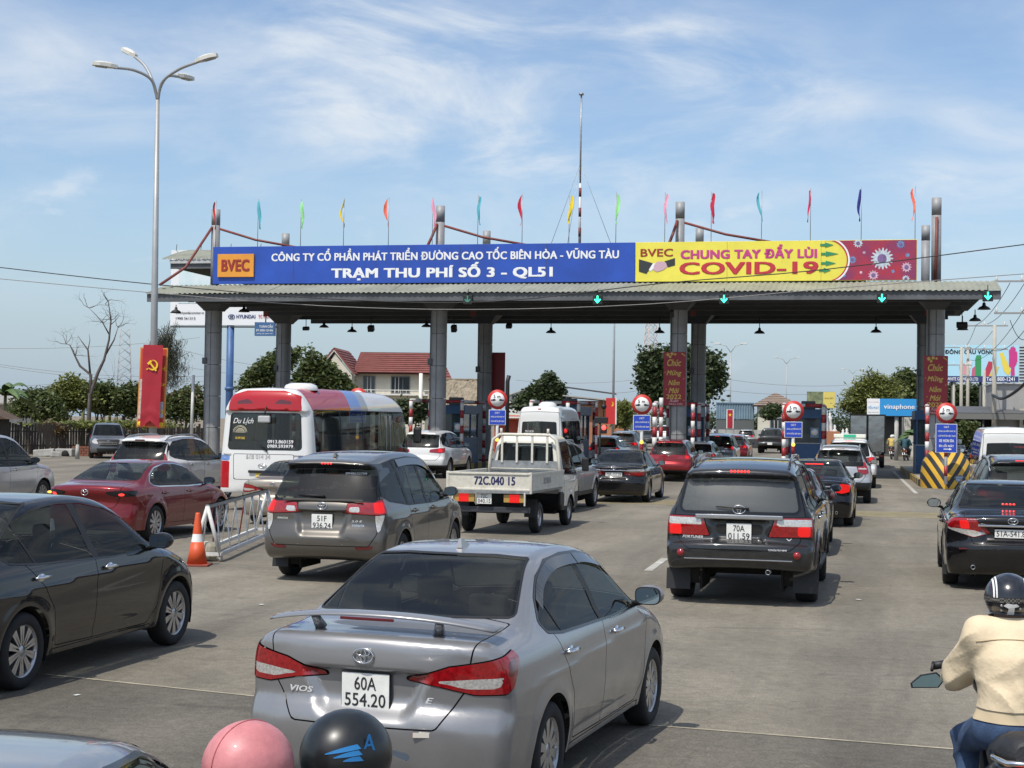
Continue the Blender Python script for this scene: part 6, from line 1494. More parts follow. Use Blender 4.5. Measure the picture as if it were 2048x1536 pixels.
for k, (px, Y, sz, rz, lb) in enumerate(((90, 84, (1.1, .5, .40), .1, 'largest at the left'), (132, 85, (1.0, .5, .42), -.2, 'with a dark arch under it'), (112, 83, (.5, .4, .3), .4, 'small one in the middle'))):
    p = at_depth(px, Y); t = thing('concrete_block', 'pale broken concrete block at the fence foot, %s' % lb, 'concrete block', p, rz, 'concrete rubble at the fence'); b = MB(); b.box((0, 0, sz[2] / 2), sz, rot=(0, .08 * (k - 1), 0), bevel=.06); b.obj('block', CONC, t)
    if k == 1: MB().lathe([(.22, 0), (.22, .02), (0, .02)], 18, Matrix.Translation((.15, -.31, .12)) @ Matrix.Rotation(math.pi / 2, 4, 'X')).obj('arch_hole', UNDER, t)
p = at_depth(146, 86); t = thing('brick_heap', 'low red brick plinth right of the concrete rubble', 'plinth', p); b = MB()
for r_ in range(4):
    for k in range(7): o = MB().box((k * .26 + (.13 if r_ % 2 else 0), 0, .07 + .14 * r_), (.24, .12, .12)).obj('brick', mat('old_brick', (.22, .085, .05), .85, noise=.3, nscale=4), t)
p = at_depth(156, 80); t = thing('stub_post', 'short pale stub post in front of the dark people carrier', 'post', p); MB().tube([(0, 0, 0), (0, 0, .75)], [.12, .08], 10).obj('stub', CONC, t)
p = at_depth(383, 72); t = thing('white_pipe_post', 'white pipe post with an orange box left of the first column', 'post', p); MB().tube([(0, 0, 1.2), (.05, 0, 4.2)], .07, 10).obj('pipe', PWHITE, t); MB().box((.02, 0, .8), (.34, .25, 1.0), bevel=.02).obj('orange_box', mat('orange_box', (.42, .16, .03), .6), t)
p = at_depth(22, 112); t = thing('corrugated_shed', 'low grey shed roof behind the banana plant', 'shed', p); MB().box((0, 0, 1.6), (6, 4, 3.2)).obj('wall', CONC, t); MB().box((0, -.3, 3.35), (7.5, 5, .12), rot=(R(8), 0, 0)).obj('roof', mat('shed_roof', (.33, .31, .28), .7, .2, noise=.3, nscale=1), t)
p = at_depth(18, 84); t = thing('thatched_hut', 'dark brown thatched hut corner at the left edge', 'hut', (p.x - 1.6, p.y, 0)); MB().box((0, 0, 1.0), (2.6, 2, 2.0)).obj('wall', FEN, t); MB().prism([(-1.9, 0), (1.9, 0), (0, .9)], 2.6, Matrix.Translation((0, 1.3, 2.0)) @ FACE).obj('roof', mat('brown_thatch', (.10, .065, .045), .95, noise=.4, nscale=3), t)
def lattice(t, w0, w1, h, n, m, r=.05):
    b = MB(); c = [(-1, -1), (1, -1), (1, 1), (-1, 1)]
    for k in range(4): b.tube([(c[k][0] * w0 / 2, c[k][1] * w0 / 2, 0), (c[k][0] * w1 / 2, c[k][1] * w1 / 2, h)], r, 4)
    for i in range(n):
        za, zb = h * i / n, h * (i + 1) / n; wa, wb = w0 + (w1 - w0) * i / n, w0 + (w1 - w0) * (i + 1) / n
        for k in range(4):
            p_, q_ = c[k], c[(k + 1) % 4]
            b.tube([(p_[0] * wa / 2, p_[1] * wa / 2, za), (q_[0] * wb / 2, q_[1] * wb / 2, zb)], r * .6, 3); b.tube([(q_[0] * wa / 2, q_[1] * wa / 2, za), (p_[0] * wb / 2, p_[1] * wb / 2, zb)], r * .6, 3)
    o = b.obj('lattice', m, t); o['kind'] = 'stuff'
    return o
p = at_depth(247, 230); t = thing('power_pylon', 'distant lattice power pylon left of the lamp post', 'pylon', p, .3); lattice(t, 2.6, 1.3, W(247, 658, 230).z, 12, mat('hazed_pylon_steel', (.34, .35, .36), .7), .055)  # distance haze is put into the colour: steel lightened towards the sky
p = at_depth(1300, 260); t = thing('telecom_tower', 'distant red and white telecom tower behind the large tree', 'tower', p, .3); lattice(t, 3.0, 1.4, W(1300, 640, 260).z, 16, mat('hazed_tower_red', (.46, .36, .33), .7), .06)  # red paled in the colour itself to imitate distance haze
# vehicle maker's billboard
Yb = 150; t = thing('roadside_billboard', 'white and pale blue car maker billboard on a blue mast behind the canopy', 'billboard', W(340, 650, Yb), -R(10)); sb = F_PX / Yb
wB, hBB = 222 / sb, 150 / sb
BW = mat('billboard_white', (.74, .76, .77), .5); BT = mat('billboard_teal', (.46, .64, .68), .5, noise=.3, nscale=.35, noise2=(.70, .76, .78))
MB().box((wB / 2, .35, hBB / 2), (wB, .7, hBB)).obj('panel', BW, t); MB().box((wB / 2 + .3, -.02, hBB * .55), (wB - 1.0, .02, hBB * .52)).obj('picture_print', BT, t)
text('Kich hoạt một kỷ nguyên mới', INK, t, (2.6, -.04, hBB * .88), 4.2, .42, .01); text('www.hyundai.tcmotor.vn', INK, t, (2.0, -.04, hBB * .16), 2.9, .30, .01); text('1900 561212', INK, t, (1.6, -.04, hBB * .09), 2.0, .24, .01)
text('HYUNDAI', mat('navy_print', (.03, .05, .16), .5), t, (wB - 3.05, -.04, hBB * .115), 1.9, .36, .03); text('TC MOTOR', CRIM, t, (wB - .95, -.04, hBB * .115), 1.7, .34, .02)
b = MB(); n = 20; b.tube([(.32 * math.cos(2 * math.pi * i / n), 0, .2 * math.sin(2 * math.pi * i / n)) for i in range(n + 1)], .03, 5, False); b.tube([(-.12, 0, -.12), (-.06, 0, .12)], .035, 5); b.tube([(.06, 0, -.12), (.12, 0, .12)], .035, 5); b.tube([(-.1, 0, 0), (.1, 0, 0)], .03, 5)
o = b.obj('emblem', mat('navy_print', (.03, .05, .16), .5), t); o.location = (wB - 4.5, -.05, hBB * .115); o['kind'] = 'stuff'
zz = W(340, 650, Yb).z
MB().box((wB / 2, .3, -.15), (wB, .5, .12)).obj('catwalk', DARKSTEEL, t); MB().cyl((wB * .56, .4, -zz), (wB * .56, .4, 0), .36, 18).obj('mast', mat('mast_blue', (.055, .13, .30), .5, noise=.3, nscale=1), t); MB().cyl((wB * .56, .4, -zz * .56), (wB * .56, .4, -zz * .56 + .3), .46, 18).obj('mast_flange', mat('mast_blue', (.055, .13, .30), .5), t)
for x in (.5, 3, 6, 9): MB().tube([(x, 0, hBB), (x + .3, -.6, hBB + .5)], .03, 5).obj('lamp_arm', DARKSTEEL, t)
p = W(529, 658, 142); t = thing('small_billboard', 'small blue board below the white billboard', 'billboard', p, -R(10)); MB().box((0, .2, 0), (1.9, .4, 1.25)).obj('panel', mat('small_board_blue', (.05, .13, .28), .5, noise=.2, nscale=1), t); text('TOÀN CẦU', WHT, t, (.15, -.012, .28), 1.3, .32, .02); text('ĐT: 0903 123 456', WHT, t, (0, -.012, -.12), 1.6, .2, .02); text('quảng cáo ngoài trời', WHT, t, (0, -.012, -.42), 1.5, .14, .0); MB().cyl((0, .3, .6), (0, .3, 1.4), .06, 8).obj('hanger', DARKSTEEL, t)

# ------------------------------------------------------------------ houses
CREAM = mat('cream_render', (.62, .58, .47), .8, noise=.12, nscale=.6); TILE = mat('red_roof_tiles', (.20, .062, .05), .7, noise=.25, nscale=1.2); TRIM = mat('white_trim', (.68, .67, .62), .7); DKGLASS = mat('dark_pane', (.05, .06, .065), .08, spec=.6)
def roof_slab(par, a, b_, c, d_, m, rows=9, name='roof', th=.10):
    """tiled slope: a-b lower edge, d-c upper edge; rows of tiles lap one over another"""
    a, b_, c, d_ = map(Vector, (a, b_, c, d_)); mb = MB(); n = (b_ - a).cross(d_ - a).normalized()
    if n.z < 0: n = -n
    for i in range(rows):
        p0, p1 = i / rows, (i + 1) / rows + .02
        q = [a.lerp(d_, p0) + n * .09, b_.lerp(c, p0) + n * .09, b_.lerp(c, p1) + n * .02, a.lerp(d_, p1) + n * .02]; mb.quad(q); mb.quad([q[0], q[1], q[1] - n * .08, q[0] - n * .08])
    mb.quad([a - n * th, b_ - n * th, c - n * th, d_ - n * th]); mb.quad([a - n * th, d_ - n * th, d_ + n * .05, a + n * .05]); mb.quad([b_ - n * th, c - n * th, c + n * .05, b_ + n * .05])
    o = mb.obj(name, m, par); o['kind'] = 'stuff'; return o
def window(par, x, y, z, w, h, m=None, bars=3):
    f = MB().box((x, y, z), (w + .16, .06, h + .16)).obj('window', m or mat('window_grey_frame', (.22, .24, .25), .6), par); MB().box((x, y - .045, z), (w, .03, h)).obj('pane', DKGLASS, f)
    for k in range(1, bars): MB().box((x - w / 2 + w * k / bars, y - .07, z), (.05, .03, h)).obj('mullion', TRIM, f)
Yh = 132; s = F_PX / Yh; q = at_depth(645, Yh); t = thing('red_roofed_house', 'cream two storey house with a red tiled roof behind the coach', 'house', q, -R(4))
def hz(py): return W(700, py, Yh).z
wz, rz = hz(745), hz(700); Lh = 222 / s
MB().box((5.9, 4.0, wz / 2), (Lh - 2.7 + .6, 6.0, wz)).obj('wall', CREAM, t)
MB().box((1.35, 2.6, wz / 2 - .1), (2.5, 7, wz - .2)).obj('wing_wall', CREAM, t); MB().prism([(.1, wz - .2), (2.6, wz - .2), (1.15, rz - .35)], .2, Matrix.Translation((0, -.7, 0)) @ FACE).obj('gable', CREAM, t)
roof_slab(t, (2.5, .2, wz), (Lh + .2, .2, wz), (Lh - .4, 4.0, rz - .05), (2.5, 4.0, rz - .05), TILE, 10); roof_slab(t, (Lh + .2, 7.4, wz), (2.5, 7.4, wz), (2.5, 4.0, rz - .05), (Lh - .4, 4.0, rz - .05), TILE, 6)
roof_slab(t, (Lh + .2, .2, wz), (Lh + .3, 7.4, wz), (Lh - .4, 4.05, rz - .05), (Lh - .4, 4.0, rz - .05), TILE, 8)
roof_slab(t, (2.9, -1.1, wz - .15), (2.9, 6, wz - .15), (1.1, 6, rz + .1), (1.1, -1.1, rz + .1), TILE, 9); roof_slab(t, (-.25, 6, wz + .35), (-.25, -1.1, wz + .35), (1.1, -1.1, rz + .1), (1.1, 6, rz + .1), TILE, 7)
for (xa_, za_), (xb_, zb_) in (((-.2, wz + .2), (1.1, rz - .05)), ((1.1, rz - .05), (2.9, wz - .3))): MB().tube([(xa_, -1.0, za_), (xb_, -1.0, zb_)], .09, 6).obj('barge_board', TRIM, t)
roof_slab(t, (Lh - .4, -.2, hz(757)), (Lh + 1.6, -.2, hz(757)), (Lh + .6, 3, wz + .9), (Lh - .2, 3, wz + .9), TILE, 6)
for x in (3.8, 6.2): window(t, x, .98, hz(768), .9, 1.3)
window(t, 7.0, .98, hz(768), .5, 1.3, None, 1); MB().box((5.9, .6, hz(788)), (7.0, .7, .12)).obj('balcony_slab', TRIM, t)
for k in range(14): MB().box((2.6 + .5 * k, .3, hz(784)), (.04, .04, .5)).obj('baluster', TRIM, t)
MB().box((5.9, .3, hz(779)), (7.0, .06, .06)).obj('balcony_rail', TRIM, t); MB().cyl((8.35, .2, 0), (8.35, .2, wz), .16, 10).obj('pillar', TRIM, t)
THATCH = mat('palm_thatch', (.27, .225, .16), .95, noise=.5, nscale=2.5, bump=.9, bscale=9)
q = at_depth(865, 118); t = thing('thatched_house', 'long house with a rough palm thatch roof between the columns', 'house', q, -R(5)); s = F_PX / 118; wt_ = 110 / s; zr, ze = W(900, 757, 118).z, W(900, 806, 118).z
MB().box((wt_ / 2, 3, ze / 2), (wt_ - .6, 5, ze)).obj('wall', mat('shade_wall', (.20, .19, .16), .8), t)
b = MB(); nx, ny = 46, 9; rr = random.Random(4); g_ = [[b.bm.verts.new((-.5 + (wt_ + 1) * i / nx, -.2 + 3.4 * j / ny, ze - .15 + (zr - ze + .15) * (j / ny) ** .85 + rr.uniform(-.07, .07) - (.12 * rr.random() if j == 0 else 0))) for j in range(ny + 1)] for i in range(nx + 1)]
for i in range(nx):
    for j in range(ny): b.bm.faces.new((g_[i][j], g_[i + 1][j], g_[i + 1][j + 1], g_[i][j + 1]))
b.obj('roof', THATCH, t); MB().box((wt_ / 2, 3.25, zr + .02), (wt_ + 1, .35, .14), bevel=.04).obj('ridge', THATCH, t)
MB().quad([(-.5, 3.3, zr), (wt_ + .5, 3.3, zr), (wt_ + .5, 6.6, ze), (-.5, 6.6, ze)]).obj('rear_slope', THATCH, t)
q = at_depth(1012, 150); t = thing('white_house', 'white house with a slanting roof left of the mango tree', 'house', q, -R(3)); s = F_PX / 150; z1, z0 = W(1050, 775, 150).z, W(1015, 792, 150).z
MB().prism([(0, 0), (3.4, 0), (3.4, z1), (2.4, z1), (0, z0)], 5, Matrix.Translation((0, 5, 0)) @ FACE).obj('wall', TRIM, t); MB().box((1.65, 2.4, (z0 + z1) / 2 + .2), (4.0, 5.4, .10), rot=(0, -math.atan2(z1 - z0, 2.4), 0)).obj('roof', PALEFASCIA, t); window(t, .95, -.03, W(1020, 800, 150).z, .7, .8)
ORB = mat('orange_render', (.42, .19, .10), .85, noise=.25, nscale=1.2); q = at_depth(1150, 128); t = thing('orange_building', 'long low orange brick building right of the minibus', 'building', q, -R(6)); s = F_PX / 128; zt = W(1200, 802, 128).z
MB().box((1.9, 4, zt / 2), (4.6, 8, zt)).obj('wall', ORB, t); MB().box((2.2, 3.5, zt + .12), (6.4, 9, .10), rot=(0, R(5), 0)).obj('roof', mat('grey_sheet_roof', (.42, .40, .35), .6, .2, noise=.2, nscale=1), t); MB().box((1.0, 1.5, zt + .9), (4.6, 3.5, .08), rot=(0, R(7), 0)).obj('upper_roof', mat('dark_sheet_roof', (.09, .09, .09), .6), t)
MB().box((5.6, 3.5, zt - .45), (4.2, 6, .10), rot=(0, R(4), 0)).obj('lean_to_roof', PALEFASCIA, t)
q = at_depth(1000, 112); t = thing('red_canopied_stall', 'red and white awning stall left of the minibus', 'stall', q, -R(5)); MB().box((.7, 1, 1.2), (2.2, 2, 2.4)).obj('body', mat('stall_red', (.45, .07, .03), .5, noise=.3, nscale=3), t); MB().box((.7, .0, 2.55), (2.6, 2.6, .3), bevel=.05).obj('awning', mat('awning_red', (.50, .09, .03), .5), t); MB().box((.7, -1.32, 2.55), (2.6, .02, .12)).obj('awning_stripe', TRIM, t)
# containers
CT = mat('container_blue', (.17, .25, .31), .6, noise=.25, nscale=.8); q = at_depth(1432, 175); t = thing('shipping_container', 'pale blue corrugated containers stacked beyond the road', 'container', q, -R(8)); s = F_PX / 175; zb_, zt = W(1470, 838, 175).z, W(1470, 806, 175).z
b = MB(); n = 30; pts = []
for i in range(n + 1): x = 75 / s * i / n; pts += [(x, 0 if i % 2 else .09)]
for i in range(n): b.quad([(pts[i][0], pts[i][1], zb_), (pts[i + 1][0], pts[i + 1][1], zb_), (pts[i + 1][0], pts[i + 1][1], zt), (pts[i][0], pts[i][1], zt)])
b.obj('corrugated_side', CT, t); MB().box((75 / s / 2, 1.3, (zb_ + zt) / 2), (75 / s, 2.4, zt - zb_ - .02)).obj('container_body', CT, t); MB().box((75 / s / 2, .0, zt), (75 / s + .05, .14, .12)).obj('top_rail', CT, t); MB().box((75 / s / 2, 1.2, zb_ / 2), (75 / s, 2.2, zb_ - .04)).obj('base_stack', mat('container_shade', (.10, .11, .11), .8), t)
q = at_depth(1435, 168); t = thing('pale_wall', 'pale panelled boundary wall below the containers', 'wall', q, -R(8))
for k in range(12): MB().box((.5 + k * .85, 0, .85), (.80, .12, 1.7), bevel=.01).obj('panel', mat('wall_pale', (.40, .40, .37), .8, noise=.25, nscale=1), t)
q = at_depth(1512, 172); t = thing('brown_roofed_house', 'cream house with a pyramidal brown roof beyond the toll', 'house', q, -R(8)); s = F_PX / 172; zt, ze = W(1555, 786, 172).z, W(1555, 812, 172).z
MB().box((2.2, 2.5, ze / 2), (4.0, 4.5, ze)).obj('wall', CREAM, t); BR = mat('brown_roof', (.24, .18, .14), .8, noise=.2, nscale=1); roof_slab(t, (-.4, -.4, ze), (4.8, -.4, ze), (2.3, 2.5, zt), (2.1, 2.5, zt), BR, 7); roof_slab(t, (4.8, -.4, ze), (4.8, 5.4, ze), (2.3, 2.6, zt), (2.3, 2.5, zt), BR, 7); roof_slab(t, (-.4, 5.4, ze), (-.4, -.4, ze), (2.1, 2.5, zt), (2.1, 2.6, zt), BR, 7); window(t, 2.2, .2, ze * .55, 1.2, 1.2)
q = W(1642, 800, 140); t = thing('picture_billboard', 'billboard with green picture and yellow panel above the middle booth', 'billboard', q, -R(8)); MB().box((0, .1, 0), (2.5, .2, 1.5)).obj('panel', mat('billboard_photo', (.30, .32, .16), .5, noise=.8, nscale=2.4, noise2=(.05, .08, .05)), t); MB().box((.72, -.01, 0), (1.04, .02, 1.46)).obj('yellow_print', mat('billboard_yellow', (.68, .55, .14), .5), t); MB().cyl((0, .1, -q.z), (0, .1, -.7), .12, 8).obj('post', DARKSTEEL, t)
text('NHÀ ĐẤT', mat('olive_print', (.30, .22, .05), .5), t, (.72, -.03, .2), .8, .22, .02)
# low median wall on the far side
q = at_depth(1400, 150); t = thing('median_wall', 'low dark median wall under the oncoming cars', 'wall', q, -R(4)); MB().box((5, 0, .45), (16, .3, .9), bevel=.02).obj('wall_body', mat('median_dark', (.045, .045, .045), .8), t)
# ------------------------------------------------------------------ right side: shops, sign, sheds
q = W(1734, 831, 104); t = thing('phone_shop_sign', 'long blue vinaphone shop sign with a white end panel', 'shop sign', q, -R(14)); s = F_PX / 104; w_ = 99 / s; h_ = 34 / s; MB().box((w_ / 2, .15, h_ / 2), (w_, .3, h_)).obj('panel', mat('shop_blue', (.03, .28, .62), .45), t); MB().box((w_ * .125, -.01, h_ / 2), (w_ * .25, .02, h_)).obj('white_panel', WHT, t)
text('vinaphone', WHT, t, (w_ * .63, -.02, h_ * .5), w_ * .60, h_ * .36, .02); text('TIẾN PHÁT', mat('sky_print', (.10, .35, .60), .5), t, (w_ * .125, -.03, h_ * .5), w_ * .22, h_ * .22, .01); text('ĐẠI LÝ ỦY QUYỀN', CRIM, t, (w_ * .125, -.03, h_ * .8), w_ * .2, h_ * .08, .0); text('điện thoại sim số', INK, t, (w_ * .125, -.03, h_ * .2), w_ * .2, h_ * .08, .0); MB().cyl((w_ * .58, .3, -q.z), (w_ * .58, .3, 0), .14, 10).obj('post', CONC, t)
q = at_depth(1800, 118); t = thing('phone_shop', 'black shop front with a white apple emblem behind the motorbikes', 'shop', q, -R(12)); MB().box((2.6, 2.2, 1.5), (4.6, 4, 3.0)).obj('wall', mat('shop_pale_wall', (.50, .48, .42), .8, noise=.2, nscale=1), t); MB().box((2.1, .12, 2.35), (2.6, .1, 1.05)).obj('black_fascia', GLOSSBLACK, t)
b = MB(); n = 22; ap = []
for i in range(n):
    a = 2 * math.pi * i / n + math.pi / 2; rr = .26 * (1 - .16 * math.exp(-((a - math.pi / 2) % (2 * math.pi)) ** 2 * 6) - .16 * math.exp(-((2 * math.pi - (a - math.pi / 2)) % (2 * math.pi)) ** 2 * 6)); x_ = rr * math.cos(a) * .92; z_ = rr * math.sin(a)
    if x_ > .16 and abs(z_ - .04) < .13: x_ = .15
    ap.append((1.45 + x_, 2.36 + z_))
flat(t, 'apple_print', ap, WHT, .055); flat(t, 'apple_leaf_print', [(1.46, 2.66), (1.50, 2.74), (1.58, 2.78), (1.55, 2.70)], WHT, .055); text('IPHONE', WHT, t, (2.35, .055, 2.34), .7, .18, .02); text('iStore', WHT, t, (1.45, .055, 1.94), .3, .09, .0)
q = at_depth(1778, 124); t = thing('dark_shop_opening', 'dark open shop behind the box truck', 'shop', q, -R(10)); MB().box((0, 2, 1.5), (4.6, 3, 3.0)).obj('wall', mat('shop_dark', (.06, .06, .055), .8), t); MB().box((0, .3, 3.05), (5, 1.6, .1), rot=(R(-8), 0, 0)).obj('awning', DARKSTEEL, t)
q = at_depth(1660, 132); t = thing('statue_yard', 'white garden statues crowded on an orange plinth', 'statues', q, -R(8)); MB().box((.25, .6, .9), (1.1, 1, 1.8)).obj('plinth', mat('plinth_orange', (.40, .17, .09), .8), t)
rnd = random.Random(8); bmm = MB(); bmm.lathe([(.26, 0), (.22, .5), (.16, .9), (.2, 1.15), (.08, 1.3), (.12, 1.45), (.0, 1.58)], 12); stm = bmm.mesh('statue', mat('statue_white', (.66, .66, .64), .6))
for k in range(11): o = link('statue', stm, t); o.location = (-.6 + k * .36 + rnd.uniform(-.1, .1), rnd.uniform(.0, 1.4) + (.3 if k < 4 else 0), 1.8 if k in (1, 2) else rnd.uniform(.3, 1.2)); o.scale = (1, 1, rnd.uniform(.8, 1.3))
GREYW = mat('grey_gable_wall', (.33, .325, .31), .85, noise=.2, nscale=.6); q = at_depth(1985, 98); t = thing('grey_wall_house', 'plain grey walled house at the right edge', 'house', q, -R(12)); s = F_PX / 98; zt = W(2000, 768, 98).z
MB().box((3.2, 3, zt / 2), (6.2, 6, zt)).obj('wall', GREYW, t); MB().box((4.3, -.25, W(2020, 845, 98).z), (5.4, .2, 1.75)).obj('beige_wall', mat('beige_wall', (.50, .45, .36), .85, noise=.15, nscale=.8), t); MB().box((3.2, 3, zt + .04), (6.4, 6.2, .08)).obj('roof', PALEFASCIA, t)
q = at_depth(1900, 96); t = thing('open_shed', 'dark open shed with a corrugated roof edge at the right', 'shed', q, -R(12)); zt = W(1940, 818, 96).z; MB().box((2.0, 2.5, zt - .05), (5.2, 4.4, .10), rot=(R(6), 0, 0)).obj('roof', mat('dark_sheet_roof', (.09, .09, .09), .6), t); MB().box((2.0, 4.2, zt / 2), (5.0, .2, zt - .2)).obj('rear_wall', UNDER, t); MB().box((2.0, .1, zt - .45), (5.0, .05, .35)).obj('net_curtain', mat('net_grey', (.16, .16, .15), .9), t)
for x in (-.4, 2.0, 4.4): MB().cyl((x, .3, 0), (x, .3, zt - .2), .06, 8).obj('post', DARKSTEEL, t)
# glove billboard
Yg = 150; q = W(1888, 762, Yg); s = F_PX / Yg; w_, h_ = 142 / s, 72 / s; t = thing('glove_billboard', 'pale blue rubber glove billboard behind the power poles', 'billboard', q, -R(14)); MB().box((w_ / 2, .2, h_ / 2), (w_, .4, h_)).obj('panel', mat('billboard_sky', (.40, .66, .78), .5), t); MB().box((w_ / 2, -.012, h_ * .06), (w_, .02, h_ * .16)).obj('navy_band', mat('navy_print', (.03, .05, .16), .5), t)
text('ĐÔNG CẦU VỒNG', INK, t, (w_ * .34, -.03, h_ * .84), w_ * .66, h_ * .17, .03); text('WHITE GLOVE CO.LTD', WHT, t, (w_ * .25, -.03, h_ * .06), w_ * .42, h_ * .09, .02); text('Tel: 1800-1241', WHT, t, (w_ * .76, -.03, h_ * .065), w_ * .38, h_ * .11, .02)
def fl(name, pts, c, y=-.02): return flat(t, name, [(x * w_, z * h_) for x, z in pts], mat('print_' + name, c, .5), y)
fl('green_glove', [(.42, .14), (.42, .62), (.44, .72), (.50, .72), (.50, .14)], (.04, .28, .10)); fl('red_pack', [(.52, .14), (.60, .56), (.68, .52), (.60, .14)], (.45, .04, .08)); fl('yellow_pack', [(.60, .14), (.69, .42), (.74, .40), (.70, .14)], (.68, .50, .10), -.018); fl('pink_pack', [(.22, .20), (.20, .40), (.27, .50), (.35, .30), (.34, .14)], (.62, .30, .34)); fl('white_pack', [(.28, .42), (.30, .62), (.38, .55), (.36, .36)], (.7, .7, .7)); fl('rose_pack', [(.37, .14), (.38, .35), (.42, .42), (.42, .14)], (.5, .12, .2))
fl('yellow_glove', [(.745, .78), (.79, .80), (.90, .30), (.86, .16), (.80, .30)], (.75, .60, .08)); 
for k, (a, b2) in enumerate(((.875, .90), (.895, .97), (.918, .99), (.94, .95), (.962, .84))): fl('magenta_glove', [(a, .55), (a - .006, b2 - .05), (a + .008, b2), (a + .020, b2 - .05), (a + .022, .55)], (.55, .04, .22), -.022 - .001 * k)
fl('magenta_palm', [(.872, .42), (.872, .66), (.975, .66), (.975, .50), (.945, .40), (.95, .17), (.895, .15), (.90, .38)], (.55, .04, .22), -.03)
b = MB()
for k in range(12): b.box((w_ + .35, .2, h_ * (.02 + k / 12)), (.5, .35, h_ / 24))
b.obj('louvre_end', DARKSTEEL, t)['kind'] = 'stuff'
for x in (.8, 3.4, 6.0): MB().cyl((x, .3, -q.z), (x, .3, 0), .14, 8).obj('post', DARKSTEEL, t)
# power poles
PC = mat('pole_concrete', (.42, .39, .33), .85, noise=.2, nscale=1); ARM = mat('cross_arm_steel', (.33, .33, .32), .6, .4); PORC = mat('insulator_porcelain', (.7, .68, .64), .3)
POLES = []
for px, py, Y, arm, lb in ((1988, 650, 96, 1, 'tallest, in front of the glove billboard'), (1922, 694, 128, 1, 'left of a paired pole'), (1935, 694, 128.5, 0, 'right of a paired pole'), (1907, 742, 150, 0, 'thin far one near the banner'), (1968, 740, 120, 0, 'thin one right of the paired poles'), (2070, 560, 70, 1, 'outside the right edge carrying the top wires')):
    q = at_depth(px, Y); zt = W(px, py, Y).z; t = thing('power_pole', 'concrete power pole at the right, %s' % lb, 'power pole', q, -R(12), 'concrete power poles'); MB().tube([(0, 0, 0), (0, 0, zt)], [.17, .11], 10).obj('shaft', PC, t)
    if arm:
        for za in (zt - .05, zt - 1.5): 
            MB().box((-.5, 0, za), (2.6, .08, .08)).obj('cross_arm', ARM, t)
            for x in (-1.7, -.6, .6): MB().lathe([(.03, 0), (.06, .06), (.03, .12), (.05, .18), (0, .22)], 8, Matrix.Translation((x, 0, za + .04))).obj('insulator', PORC, t)
    POLES.append((q, zt))
def wire(label, pts, r=.018, sag=0.0, m=BLACK, n=24, grp='overhead wires'):
    """a hanging wire through photo points (px, py, depth)"""
    P_ = [W(*p) for p in pts]; out = []
    c = spline([(*p,) for p in P_], n // max(1, len(P_) - 1), False) if len(P_) > 2 else np.array([P_[0].lerp(P_[1], k / n) - Vector((0, 0, sag * 4 * (k / n) * (1 - k / n))) for k in range(n + 1)])
    o = MB().tube([Vector(p) for p in c], r, 5, False).obj('overhead_wire', m); tag(o, label, 'wire', grp); return o
wire('upper overhead wire crossing the whole canopy front', [(-60, 528, 52), (300, 568, 50), (700, 600, 48), (985, 603, 47), (1330, 566, 46), (1640, 540, 45), (2110, 481, 44)], .016)
GW = mat('grey_cable', (.22, .21, .20), .6)
wire('lower overhead wire crossing under the canopy edge', [(-60, 552, 52), (300, 585, 50), (650, 612, 48), (950, 619, 47), (1300, 608, 46), (1650, 578, 45), (2110, 543, 44)], .012, m=GW)
for k, (a, c, sg) in enumerate((((0, 697, 180), (400, 675, 190), .4), ((0, 729, 180), (420, 752, 190), .6), ((0, 733, 180), (420, 762, 190), .6), ((0, 772, 200), (220, 755, 210), .3), ((330, 690, 180), (560, 735, 190), .4), ((330, 725, 180), (560, 752, 190), .4))): wire('thin distant power line left of the canopy, %s' % ('highest one', 'upper of a close pair', 'lower of a close pair', 'lowest, beside the banana plant', 'upper one right of the lamp post', 'lower one right of the lamp post')[k], [a, c], .020, sg, GW)
for k, (a, c, sg) in enumerate((((1440, 756, 200), (1700, 770, 210), .5), ((1440, 779, 200), (1660, 786, 210), .4), ((1030, 760, 200), (1290, 757, 200), .5), ((1180, 782, 160), (1290, 778, 160), .3), ((1440, 795, 180), (1530, 812, 190), .4))): wire('thin distant power line beyond the toll lanes, %s' % ('highest, right of the large tree', 'second, right of the large tree', 'left of the large tree', 'over the orange building', 'lowest, over the containers')[k], [a, c], .022, sg, GW)
for k, (a, c, sg) in enumerate((((1952, 650, 95), (2020, 566, 70), .3), ((1975, 648, 95), (2048, 568, 70), .3), ((1930, 694, 126), (1952, 650, 96), .2), ((1945, 700, 126), (1990, 655, 96), .2), ((1940, 720, 128), (2060, 600, 66), .8), ((1985, 700, 96), (2070, 630, 60), .5), ((2020, 640, 70), (2060, 670, 70), .5))): wire('wire at the right edge, %s' % ('leftmost rising from the tallest pole', 'second rising from the tallest pole', 'from the paired pole, left', 'from the paired pole, right', 'long one rising to the right', 'lowest rising one', 'short loop under the outer cross arm')[k], [a, c], .016, sg)
wire('thick bundled cable sagging at the right edge', [(1985, 790, 96), (2005, 797, 90), (2035, 780, 84), (2070, 745, 78)], .09)
